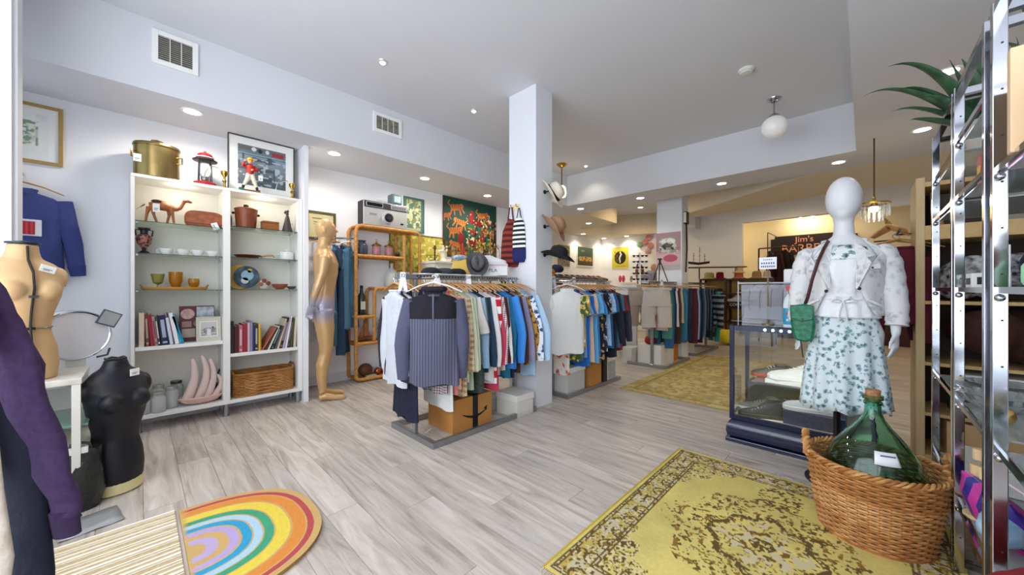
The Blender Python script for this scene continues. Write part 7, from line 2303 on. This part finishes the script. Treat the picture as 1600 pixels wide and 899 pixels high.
for a in ((.22, .84, 1.0, 1), (.03, .68, .7, 1), (.29, .6, .95, -1, 'd08030'), (.2, .45, 1.0, 1), (.72, .78, .9, 1), (.2, .22, .8, -1), (.3, .06, .9, 1, 'b88a2c'), (.85, .5, .7, -1)):
    sh += tiger(*a)
for (x, y, rx, ry, c) in ((.5, .7, .045, .14, '9c1c1c'), (.52, .5, .05, .1, 'a02020'), (.6, .62, .1, .05, '7c1418'), (.3, .32, .06, .1, '8c1a1a'), (.5, .28, .1, .06, '8a1818'), (.7, .4, .06, .12, '9a1e1c'), (.45, .12, .08, .04, '6c1414'), (.68, .18, .05, .06, 'd89a2c'), (.86, .68, .05, .05, 'c0392c'), (.8, .28, .1, .03, 'c9b24a')):
    sh.append(('e', x, y, rx, ry, c))
sh += [('n', .42, .1, .95, .75, 17, .74, 'b8842c', 21), ('n', .4, 0, 1, .6, 24, .7, '2c6a4c', 22), ('n', .4, .1, 1, .8, 30, .8, 'e0d8b0', 23)]
painted('picture_print', TW_, TH_, '1c4436', sh, T, loc=(0, -.0185, 0), res=.005, rough=.6)

# white dresser with figurines below the tapestry
T = thing('white_dresser', 'white painted dresser against the left wall under the tiger picture', 'dresser', (0, 0, 0))
B().box(2.83, 4.22, 0, 3.75, 4.64, 1.5).obj('dresser_body', mat('e4e0d4', .5), T, smooth=False, bevel=.004)
B().box(2.81, 4.19, 1.5, 3.77, 4.65, 1.53).obj('dresser_top', mat('ece8dc', .5), T, smooth=False, bevel=.004)
for k, z in enumerate((.1, .45, .8, 1.15)):
    d_ = B().box(2.87, 4.205, z, 3.71, 4.222, z + .31).obj('drawer', mat('e8e4d8', .5), T, smooth=False, bevel=.003)
    for x in (3.1, 3.5):
        B().ball((x, 4.195, z + .155), .014, 10, 8).obj('knob', BRASS, d_)
T = thing('twisted_candlestick', 'dark brown twisted candlestick at the left end of the white dresser', 'candlestick', (2.9, 4.32, 1.531))
B().lathe([(.002, 0), (.035, 0), (.03, .01), (.012, .02), (.014, .05), (.009, .06), (.014, .09), (.009, .1), (.014, .13), (.009, .14), (.013, .17), (.03, .18), (.018, .2), (.014, .22), (.002, .225)], 16).obj('turned_stem', mat('3a1c16', .4), T)
T = thing('flower_bust', 'cream plaster bust overflowing with pale flowers on the white dresser', 'bust', (3.06, 4.34, 1.531))
B().lathe([(.002, 0), (.06, 0), (.05, .02), (.035, .05), (.05, .1), (.045, .14), (.002, .15)], 20).obj('bust_base', mat('e8e2cc', .5), T)
rs = random.Random(5)
for k in range(14):
    a = rs.uniform(0, 2 * PI)
    B().ball((.05 * math.cos(a), .04 * math.sin(a), .16 + rs.uniform(-.02, .07)), rs.uniform(.015, .026), 10, 7).obj('blossom', mat(rs.choice(('efe8c8', 'e0d49c', 'd8cf8c')), .6), T)
T = thing('cherub_figure', 'gilt cherub figurine on the white dresser left of the tigers', 'figurine', (3.25, 4.36, 1.531))
b = B().tube([(0, 0, 0), (0, 0, .03)], .04, 16).tube([(0, 0, .03), (.01, 0, .1), (0, 0, .16)], [.025, .035, .028], 12).ball((0, -.01, .2), .028, 12, 8).tube([(.02, 0, .15), (.05, -.02, .13), (.03, -.03, .18)], .01, 8).tube([(-.02, 0, .15), (-.045, -.01, .19)], .01, 8).ball((.0, .02, .235), (.03, .01, .015), 8, 6)
b.obj('figure_body', mat('b8a070', .4, .3, kind='noise', c2='7a6438', scale=40), T, remesh=.004)
for i, (x, c, h, lb) in enumerate(((3.42, 'a82c1c', .3, 'tall red glass vase on the white dresser'), (3.54, '3a6a3c', .24, 'green bottle vase on the white dresser'), (3.66, 'd8b43c', .2, 'amber yellow vase at the dresser end'))):
    o = B().lathe([(.002, 0), (.035, 0), (.045, .03), (.03, h * .6), (.012, h * .75), (.016, h), (.012, h), (.008, h * .75), (.002, .02)], 18).obj('glass_vase', mat(c, .1, coat=.6), loc=(x, 4.36, 1.531))
    tag(o, lb, 'vase')
# lamp stand with drops in front of the tapestry
T = thing('brass_floor_lamp', 'thin brass chandelier stand with glass drops before the tiger picture', 'lamp', (3.98, 4.35, 0))
B().lathe([(.002, 0), (.14, 0), (.13, .02), (.015, .04), (.012, 1.5), (.02, 1.52), (.012, 1.54), (.01, 2.0), (.002, 2.0)], 20).obj('stand', BRASS, T)
for k in range(8):
    a = 2 * PI * k / 8
    B().tube([(0, 0, 1.75), (.12 * math.cos(a), .12 * math.sin(a), 1.85), (.2 * math.cos(a), .2 * math.sin(a), 1.78)], .005, 6).obj('arm', BRASS, T)
    B().tube([(.2 * math.cos(a), .2 * math.sin(a), 1.78), (.2 * math.cos(a), .2 * math.sin(a), 1.62)], [.006, .01], 6).obj('glass_drop', CRY, T)
T = thing('leafy_plant', 'green leafy plant with yellow leaves under the tiger picture', 'plant', (4.25, 4.3, 0))
B().lathe([(.002, 0), (.1, 0), (.13, .25), (.12, .25), (.002, .22)], 20).obj('pot', mat('6a4a34', .6), T)
B().tube([(0, 0, .2), (0.02, 0, .8), (0, 0, 1.3)], .012).obj('stem', mat('4a5a2c', .6), T)
rs = random.Random(8)
LM = [mat('3f7a3a', .5), mat('c9b83c', .5), mat('2a5a34', .5)]
for k in range(26):
    a = rs.uniform(0, 2 * PI)
    z = rs.uniform(1.0, 1.55)
    r_ = rs.uniform(.12, .24)
    leaf((0, 0, z - .2), (r_ * math.cos(a), r_ * math.sin(a), z + rs.uniform(-.05, .15)), .022, (0, 0, .05), 'leaf', LM[k % 3], T)

# ------------------------------------------------------------------ counters behind the racks
def counter(label, x0, x1, y0, y1, z, m):
    T = thing('display_counter', label, 'counter', (0, 0, 0))
    B().box(x0, y0, z - .03, x1, y1, z).obj('counter_top', m, T, smooth=False, bevel=.003)
    for x in (x0 + .02, x1 - .06):
        B().box(x, y0 + .02, 0, x + .04, y1 - .02, z - .03).obj('end_panel', m, T, smooth=False)
    B().box(x0 + .06, y0 + .02, .5, x1 - .06, y1 - .02, .53).obj('lower_shelf', m, T, smooth=False)
    return T


counter('long white counter with a row of brown shoes behind the middle rack', 4.5, 6.1, 3.35, 3.65, 1.29, mat('e2e0da', .5))
for i in range(9):
    x = 4.62 + i * .165
    c = ('3a2a28', '4a3028', '2c2226', '5a3a2c', '3a2c30', '6a4436', '4c2e28', '8a6a50', '5c3c30')[i]
    shoe('leather_shoe', 'dark leather shoe on the long white counter, %s from its near end' % ('first', 'second', 'third', 'fourth', 'fifth', 'sixth', 'seventh', 'eighth', 'last')[i], x, 3.48, 1.291, R(-80) + rnd(-.2, .2), mat(c, .45), mat('241a18', .6), .26)
heap('navy_hat_pile', 'dark navy beret on the near end of the long white counter', 'hat', 4.45, 3.2, 1.25, .14, '1a2140', '20284a', 4, 20, .12)
bpy.data.objects['navy_hat_pile'].location = (4.62, 3.48, 1.385)
T = thing('orange_sculpture', 'small orange wooden sculpture on a tall stool behind the black hat', 'sculpture', (4.05, 3.2, 0))
B().box(-.14, -.14, 1.2, .14, .14, 1.23).obj('stool_top', mat('4a2e1c', .5), T, smooth=False)
for sx in (-1, 1):
    for sy in (-1, 1):
        B().box(sx * .12 - .012, sy * .12 - .012, 0, sx * .12 + .012, sy * .12 + .012, 1.2).obj('leg', mat('4a2e1c', .5), T, smooth=False)
B().ball((0, 0, 1.3), (.1, .08, .07), 14, 10).ball((.06, 0, 1.38), (.05, .05, .05), 12, 8).obj('sculpture_body', mat('c87a2c', .5), T)
counter('white counter with sunglasses and folded knitwear beside the far pillar', 6.1, 7.35, 2.86, 3.25, 1.2, mat('e4e4e6', .5))
T = thing('sunglasses_stand', 'tall white sunglasses display rack on the counter by the far pillar', 'display stand', (6.62, 3.05, 1.201), R(-55))
B().box(-.02, -.01, 0, .02, .03, .62).obj('spine', WHITE, T, smooth=False)
B().box(-.12, -.08, 0, .12, .1, .012).obj('foot', WHITE, T, smooth=False)
for k in range(5):
    z = .12 + k * .11
    B().box(-.16, -.03, z - .025, .16, -.01, z - .018).obj('ledge', WHITE, T, smooth=False)
for k in range(5):
    for s in (-1, 1):
        q = thing('sunglasses', 'dark sunglasses in the %s row of the white stand, %s side' % (('bottom', 'second lowest', 'middle', 'second highest', 'top')[k], 'wall' if s < 0 else 'aisle'), 'sunglasses', (0, 0, 0), 0, 'sunglasses on the white stand')
        q.location = Vector((6.62, 3.05, 1.201)) + Matrix.Rotation(R(-55), 3, 'Z') @ Vector((s * .075, -.045, .125 + k * .11))
        q.rotation_euler = (0, 0, R(-55))
        shades(q, ('14161e', '3a2418', '1c2a20', '2a2a30', '101010')[k])
heap('folded_knitwear', 'grey lilac folded knitwear stack on the counter by the far pillar', 'clothing', 6.86, 3.0, 1.201, .18, '8a8494', 'b4b0bc', 9, 22, .24)
heap('brown_leather_bag', 'brown leather bag behind the grey knitwear', 'bag', 6.85, 3.15, 1.201, .12, '7a4424', '8c5430', 5, 23, .36)
T = thing('peach_bust', 'peach coloured display bust on the counter beside the far pillar', 'bust', (7.1, 2.98, 1.201))
bodyrings(B(), [(0, 0, 0, .08, .07), (.1, 0, 0, .09, .07), (.2, 0, 0, .1, .06), (.25, 0, 0, .04, .04), (.3, 0, 0, .04, .04)]).ball((0, 0, .36), (.055, .065, .08), 16, 12).obj('bust_body', mat('dcab88', .5), T, remesh=.01)

# poster, clock and tripod at the far pillar
picture('motorcycle_poster', 'pink and grey poster of a motorcycle on the far pillar', 'poster', (6.2, 2.36, 1.78), R(-90), .40, .62, 0, 'ffffff', 'd0a8b0',
        [('g', .5, 1, 'a9827e', 'b08a94'), ('r', .1, .45, .85, .9, '9a9890'), ('e', .5, .75, .3, .1, 'e8e8e4'), ('e', .5, .66, .22, .07, '5a5c58'), ('e', .3, .58, .12, .08, '3a3a3a'), ('e', .72, .6, .12, .08, '44423e'), ('n', .1, .4, .9, .85, 18, .66, 'c9c9c0', 6), ('r', 0, 0, 1, .4, 'd8b4ba'), ('e', .6, .3, .3, .1, 'c05870'), ('r', 0, 0, 1, .12, 'b8b4ae')], res=.008)
T = thing('tripod', 'small black camera tripod on top of the far rack by the poster', 'tripod', (6.0, 2.42, 1.264))
for k in range(3):
    a = 2 * PI * k / 3 + .5
    B().tube([(.02 * math.cos(a), .02 * math.sin(a), .3), (.13 * math.cos(a), .13 * math.sin(a), 0)], .008, 6).obj('leg', BLACK, T)
B().tube([(0, 0, .28), (0, 0, .36)], .018).cbox((0, 0, .37), (.06, .05, .02)).obj('tripod_head', BLACK, T)
B().box(-.25, -.18, -.02, .18, .2, -.0008).obj('shelf_board', WHITE, T, smooth=False)
T = thing('pillar_speaker', 'small white clock box with dangling cables on the far pillar side', 'clock', (6.33, 2.14, 2.32))
B().box(-.06, -.05, -.1, .06, 0, .1).obj('body', BLACK, T, smooth=False, bevel=.008)
B().box(-.065, -.045, -.085, -.06, -.005, .085).obj('face_plate', mat('e8e6e0', .5), T, smooth=False)
for k in range(3):
    B().tube([(.02 * k, -.02, -.1), (.02 * k + .01, -.025, -.5), (.0 + .015 * k, -.015, -.9)], .005, 5).obj('cable', BLACK, T)
T = thing('bamboo_basket', 'tall brown bamboo basket on the rack beyond the far pillar', 'basket', (6.66, 2.34, 1.264))
b = weave(lambda i, a: ((.09 * math.cos(a), .09 * math.sin(a), .012 + i * .02), (math.cos(a), math.sin(a), 0)), 17, .011, .003, 24)
b.obj('weave', mat('8a6434', .6, kind='noise', c2='6a4824', scale=20), T)['kind'] = 'stuff'
B().lathe([(.002, 0), (.085, 0), (.085, .01), (.002, .01)], 20).obj('bottom', mat('6a4824', .6), T)
B().box(-.14, -.12, -.02, 1.0, .12, -.0008).obj('shelf_board', WHITE, T, smooth=False)

# pictures in the back room
picture('gold_portrait', 'narrow gilt framed grey print partly behind the black hat', 'picture', (7.7, 5.6, 2.0), 0, .5, .55, .03, '9a8a4c', '8c8880', [('n', 0, 0, 1, 1, 12, .6, '5a564e', 3)], metal=.5)
picture('still_life', 'white framed dark still life painting of golden fruit on the back left wall', 'picture', (8.7, 5.6, 2.04), 0, .84, .58, .035, 'e8e8e4', '2a4a44',
        [('g', .45, 1, '2c4a40', '44685c'), ('r', 0, 0, 1, .35, '3a3420'), ('e', .35, .8, .12, .06, '8a8a5c'), ('n', .05, .25, .95, .5, 10, .45, 'b8842c', 4), ('n', .1, .25, .9, .5, 16, .6, 'e0b850', 6), ('e', .15, .38, .06, .08, 'a9a070'), ('r', 0, .1, 1, .2, '5a3a1c')], res=.01)
picture('yellow_poster', 'yellow poster with a dark oval and white twisting figure on the back wall', 'poster', (9.6, 5.0, 2.02), R(-90), .5, .62, 0, 'ffffff', 'd2c840',
        [('e', .5, .52, .36, .3, '1c1812'), ('n', .14, .22, .5, .82, 8, .6, '5c4a14', 3), ('l', .5, .78, .56, .66, .03, 'e8e4c8'), ('l', .56, .66, .46, .5, .035, 'e8e4c8'), ('l', .46, .5, .5, .3, .03, 'e8e4c8'), ('r', .2, .1, .8, .13, 'a8a030'), ('r', .0, .0, 1, .04, 'e4e0c0')], res=.01)
T = thing('paper_garland', 'pink and green paper flowers on the back wall beside the pillar', 'decoration', (9.55, 4.15, 2.4))
for k, (y, z, c) in enumerate(((.25, -.05, '8ab08c'), (.1, .0, 'd88a84'), (0, .12, 'e0a09c'), (-.05, -.1, 'd8908c'), (.02, -.25, 'c9a090'))):
    B().ball((0, y, z), (.03, .09, .08), 12, 8).obj('paper_flower', mat(c, .7), T)
T = thing('pink_slippers', 'pair of pink slippers on a small wall shelf in the back room', 'slippers', (9.42, 4.72, 1.32))
B().box(-.1, -.35, -.02, .16, .25, 0).obj('wall_shelf', WHITE, T, smooth=False)
for y in (.08, .18):
    B().ball((-.02, y, .1), (.05, .04, .1), 12, 8).obj('slipper', mat('c83a6a', .6), T)
B().ball((-.02, -.15, .09), (.04, .04, .09), 12, 8).obj('grey_vase', mat('8a8a8a', .5), T)

# ------------------------------------------------------------------ far end of the shop
DW = mat('3a1410', .45, kind='wood', c2='4a1c14', scale=12)
T = thing('shoe_rack', 'dark red-brown open shelf with shoes and hats near the far opening', 'shelf', (0, 0, 0))
for x in (8.75, 9.12):
    for y in (2.62, 2.12, 1.3):
        B().box(x - .02, y - .02, 0, x + .02, y + .02, 1.36).obj('post', DW, T, smooth=False)
for z in (1.33, 1.02, .72, .42):
    B().box(8.72, 1.28, z, 9.15, 2.64, z + .03).obj('shelf_board', DW, T, smooth=False)
B().box(9.13, 1.3, .1, 9.15, 2.62, 1.33).obj('back_panel', mat('b08a34', .6, kind='woodx', c2='c49c44', scale=6), T, smooth=False)
FD = [(8.85, 2.5, .75, 'e8e6e0', 'white'), (8.85, 2.35, 1.05, '1c1c20', 'black'), (8.85, 2.0, .87, 'eceae4', 'tall white'), (8.85, 1.8, 1.05, '2a2a30', 'charcoal'), (8.85, 1.62, 1.05, 'f0eeea', 'white-toed'), (8.85, 2.45, 1.05, 'e4e2dc', 'cream'), (8.85, 1.9, .45, '5a4a3a', 'brown'), (8.85, 1.6, .45, '2a2420', 'dark')]
for i, (x, y, z, c, n) in enumerate(FD):
    shoe('canvas_shoe', '%s canvas shoe on the dark red-brown shelf, %s' % (n, 'top level' if z > 1 else 'middle level' if z > .6 else 'low level'), x, y, z + .002, R(95), mat(c, .6), mat('d8d8d4', .5), .28, high=(i == 2))
T = carton('converse_box'.replace('converse', 'lettered_shoe'), 'black shoe box with white lettering under the tall white canvas shoe', 8.87, 1.86, .24, .5, .115, mat('1a1a1c', .5), z=.752)
text('CONVERSE', .075, mat('e8e8e8', .5), T, (-.1225, 0, .055), rz=R(-90), name='brand_lettering')
HATS = [(8.95, 2.5, 'd8c878', 'straw yellow sun hat', .16), (8.93, 2.28, '8c1c2c', 'crimson cap pile', .12), (8.93, 1.92, 'b8643c', 'rust orange bucket hat', .13), (8.95, 1.92, 'd8b890', 'beige bucket hat stacked', .12), (8.95, 1.6, 'a08054', 'tan flat cap', .13), (8.93, 1.42, 'c9b4a0', 'pale tan cap', .1)]
for i, (x, y, c, n, r_) in enumerate(HATS):
    z = 1.361 + (.12 if i == 3 else 0)
    T = thing('shop_hat', n + (' on the rust orange one' if i == 3 else ' on top of the dark red-brown shelf'), 'hat', (x, y, z))
    B().lathe([(.002, .0), (r_, 0), (r_, .012), (r_ * .65, .03), (r_ * .6, .13), (r_ * .4, .15), (.002, .152)], 22).obj('hat_body', fab(c), T)
heap('yellow_cushion', 'bright yellow round floor cushion before the far shelf', 'cushion', 8.45, 2.12, 0, .3, 'd8c020', 'e4cf30', 5, 31, .26)
# small rail of children's clothes and ornaments left of the opening
T = thing('small_rail', 'black free-standing rail of small clothes behind the far racks', 'clothes rack', (0, 0, 0))
B().tube([(8.3, 2.85, 1.5), (8.3, 3.55, 1.5)], .012).tube([(8.3, 2.85, 0), (8.3, 2.85, 1.5)], .012).tube([(8.3, 3.55, 0), (8.3, 3.55, 1.5)], .012).obj('rail', BLACK, T)
B().box(8.1, 2.83, 0, 8.5, 2.87, .03).obj('foot', BLACK, T, smooth=False)
B().box(8.1, 3.53, 0, 8.5, 3.57, .03).obj('foot', BLACK, T, smooth=False)
for k, (c, n) in enumerate((('1c1a20', 'black'), ('2a1c24', 'aubergine'), ('c83a30', 'coral red'), ('8a8a7c', 'sage grey'), ('5a6a5c', 'moss green'), ('3a3c6a', 'indigo'), ('1a1c4a', 'navy'))):
    garment('child_shirt', n + ' small top on the black rail behind the far racks', 'clothing', (8.3, 3.48 - k * .09, 1.5), R(0) + .2, fab(c), 'small tops on the black rail', L=.42, w=.14, sleeve='short', thick=.03)
T = thing('ship_model', 'small dark model sailing ship on a high shelf against the back wall', 'model boat', (8.62, 2.62, 1.62), R(-60))
B().loft([[(x * .22, w * .04 * c, .05 + .03 * abs(x) + (.05 if t else 0)) for c, t in ((-1, 1), (-.5, 0), (.5, 0), (1, 1))] for x, w in ((-1, .1), (-.5, .8), (0, 1), (.5, .8), (1, .1))]).obj('hull', mat('3a2418', .5), T)
for x, h in ((-.1, .32), (.02, .45), (.12, .3)):
    B().tube([(x, 0, .08), (x, 0, h)], .005, 5).obj('mast', mat('2a1c14', .5), T)
    for q in (.55, .8):
        B().tube([(x, -.08, h * q), (x, .08, h * q)], .004, 5).obj('yard', mat('2a1c14', .5), T)
B().box(-.3, -.14, -.02, .9, .12, 0).obj('shelf_board', mat('5a3a1c', .5), T, smooth=False)
B().box(.0, -.02, -.26, .02, .0, -.02).obj('shelf_bracket', BLACK, T, smooth=False)
T = thing('cream_statue', 'cream carved figure statue standing right of the far pillar', 'statue', (7.55, 2.72, 0))
B().box(-.14, -.14, 0, .14, .14, 1.3).obj('pedestal', mat('6a5232', .6), T, smooth=False)
b = bodyrings(B(), [(1.3, 0, 0, .11, .09), (1.4, 0, 0, .1, .08), (1.55, .02, 0, .12, .08), (1.7, 0, 0, .13, .08), (1.78, 0, 0, .05, .05)]).ball((0, 0, 1.86), (.07, .07, .09), 14, 10).ball((.12, 0, 1.66), (.07, .05, .08), 12, 8).ball((-.1, -.02, 1.72), (.05, .05, .05), 10, 8)
b.obj('statue_body', mat('d8c48c', .6, kind='noise', c2='bca468', scale=14), T, remesh=.014)
# dark coats beyond the shelf and annex fittings
for k, (y, c) in enumerate(((1.1, '2a1412'), (.98, '3a1a16'), (.86, '1c1214'))):
    garment('dark_coat', 'dark maroon coat by the far opening, %s of three' % ('nearest the shoe shelf', 'middle', 'farthest from the shoe shelf')[k], 'clothing', (9.45, y + .35, 2.02), R(15) + .3 * k, fab(c), 'dark coats by the far opening', L=.85, w=.19, sleeve='long', thick=.06)
T = thing('coat_stand', 'dark wooden coat rail by the far opening', 'rail', (0, 0, 0))
B().tube([(9.45, .95, 2.02), (9.45, 1.65, 2.02)], .014).tube([(9.45, .95, 0), (9.45, .95, 2.02)], .016).tube([(9.45, 1.65, 0), (9.45, 1.65, 2.02)], .016).obj('rail', DW, T)
T = thing('barber_sign', 'dark red hanging shop sign with pink serif lettering on the annex wall', 'sign', (10.93, .88, 2.19), R(-90))
w_, h_ = 1.56, .46
ol = [(-w_ / 2 + .08, -h_ / 2), (w_ / 2 - .08, -h_ / 2), (w_ / 2 - .08, -h_ / 2 + .06), (w_ / 2, -h_ / 2 + .06), (w_ / 2, h_ / 2 - .06), (w_ / 2 - .08, h_ / 2 - .06), (w_ / 2 - .08, h_ / 2), (-w_ / 2 + .08, h_ / 2), (-w_ / 2 + .08, h_ / 2 - .06), (-w_ / 2, h_ / 2 - .06), (-w_ / 2, -h_ / 2 + .06), (-w_ / 2 + .08, -h_ / 2 + .06)]
B().prism(ol, 0, .04).obj('sign_board', mat('1f0f12', .5), T, smooth=False)
PKL = mat('d99a84', .5)
text('BARBER', .25, PKL, T, (-.13, -.003, -.09))
text("Jim's", .19, PKL, T, (-.13, -.003, .12))
B().tube([(-w_ / 2 - .06, -.02, h_ / 2 + .12), (-w_ / 2 - .06, -.02, -h_ / 2)], .01).tube([(-w_ / 2 - .06, -.02, h_ / 2 + .12), (-w_ / 2 + .12, -.02, h_ / 2)], .008).obj('iron_bracket', BLACK, T)
T = thing('annex_mirror', 'dark framed mirror on the annex wall under the sign', 'mirror', (10.98, 1.25, 1.42), R(-90))
frame_bars(B(), .8, .76, .05, .03).obj('frame', mat('1c1412', .4), T, smooth=False, loc=(0, -.02, 0))
B().box(-.35, -.01, -.33, .35, 0, .33).obj('mirror_glass', mat('d8dce0', .03, 1.0), T, smooth=False)
T = thing('annex_counter', 'dark counter with assorted goods below the annex mirror', 'counter', (0, 0, 0))
B().box(10.5, -.8, 0, 10.97, 2.2, .98).obj('counter_body', DW, T, smooth=False)
B().box(10.47, -.82, .98, 10.98, 2.22, 1.01).obj('counter_top', DW, T, smooth=False)
for k, (y, c, n) in enumerate(((2.0, '8a6a3c', 'brown wicker'), (1.6, '3a1a16', 'dark red'), (1.3, 'b03a2c', 'scarlet'), (1.05, 'e0dcd4', 'white'), (.8, '9c2430', 'ruby'), (.45, '6a7a5c', 'sage'))):
    heap('annex_bundle', n + ' bundle on the dark annex counter', 'clothing', 10.72, y, 1.011, .15, c, c, 4, 40 + k, .2)
for k, (y, z) in enumerate(((1.07, 2.78), (.85, 2.81))):
    T = thing('track_spotlight', 'glowing track spotlight on the annex ceiling, ' + ('farther from' if k == 0 else 'nearer to') + ' the mannequin head', 'light', (10.85, y, z), 0, 'annex track spotlights')
    B().tube([(0, 0, .17), (0, 0, .05)], .01).tube([(.03, 0, .05), (-.03, 0, 0)], .035, 12).obj('lamp_housing', mat('8a8478', .4), T)
    B().ball((-.035, 0, -.005), .042, 14, 10).obj('bulb', mat('ffe9b8', emit=25, key='track'), T)
    lamp((10.75, y, z - .05), 6, (1, .8, .45), .05)
for k in range(4):
    o = B().ball((0, 0, 0), (.1, .04, .05), 12, 8).cbox((.03, .03, -.03), (.16, .03, .02)).obj('wall_shoe', mat('241c1a', .5), loc=(10.0 + .1 * (k % 2), 2.80, 1.5 + .2 * k))
    tag(o, 'dark shoe displayed on the annex side wall, ' + ('lowest', 'second lowest', 'second highest', 'highest')[k] + ' one', 'shoe', 'shoes on the annex side wall')
# something to see past the etageres on the right wall
T = thing('wall_paddles', 'pair of cream wooden paddles leaning behind the nearest etagere', 'paddles', (2.55, -1.2, 0))
for s in (-1, 1):
    B().tube([(s * .1, 0, 0), (s * .14, -.05, 1.1)], [.05, .03], 10, flat=.3).obj('paddle', mat('e4d8b8', .5), T)
bx('wall_cabinet', 'dark wooden cabinet along the right wall behind the etageres', 'cabinet', 2.2, -1.35, 0, 2.2, .4, 1.0, '3a2418', deco='5a3a24')
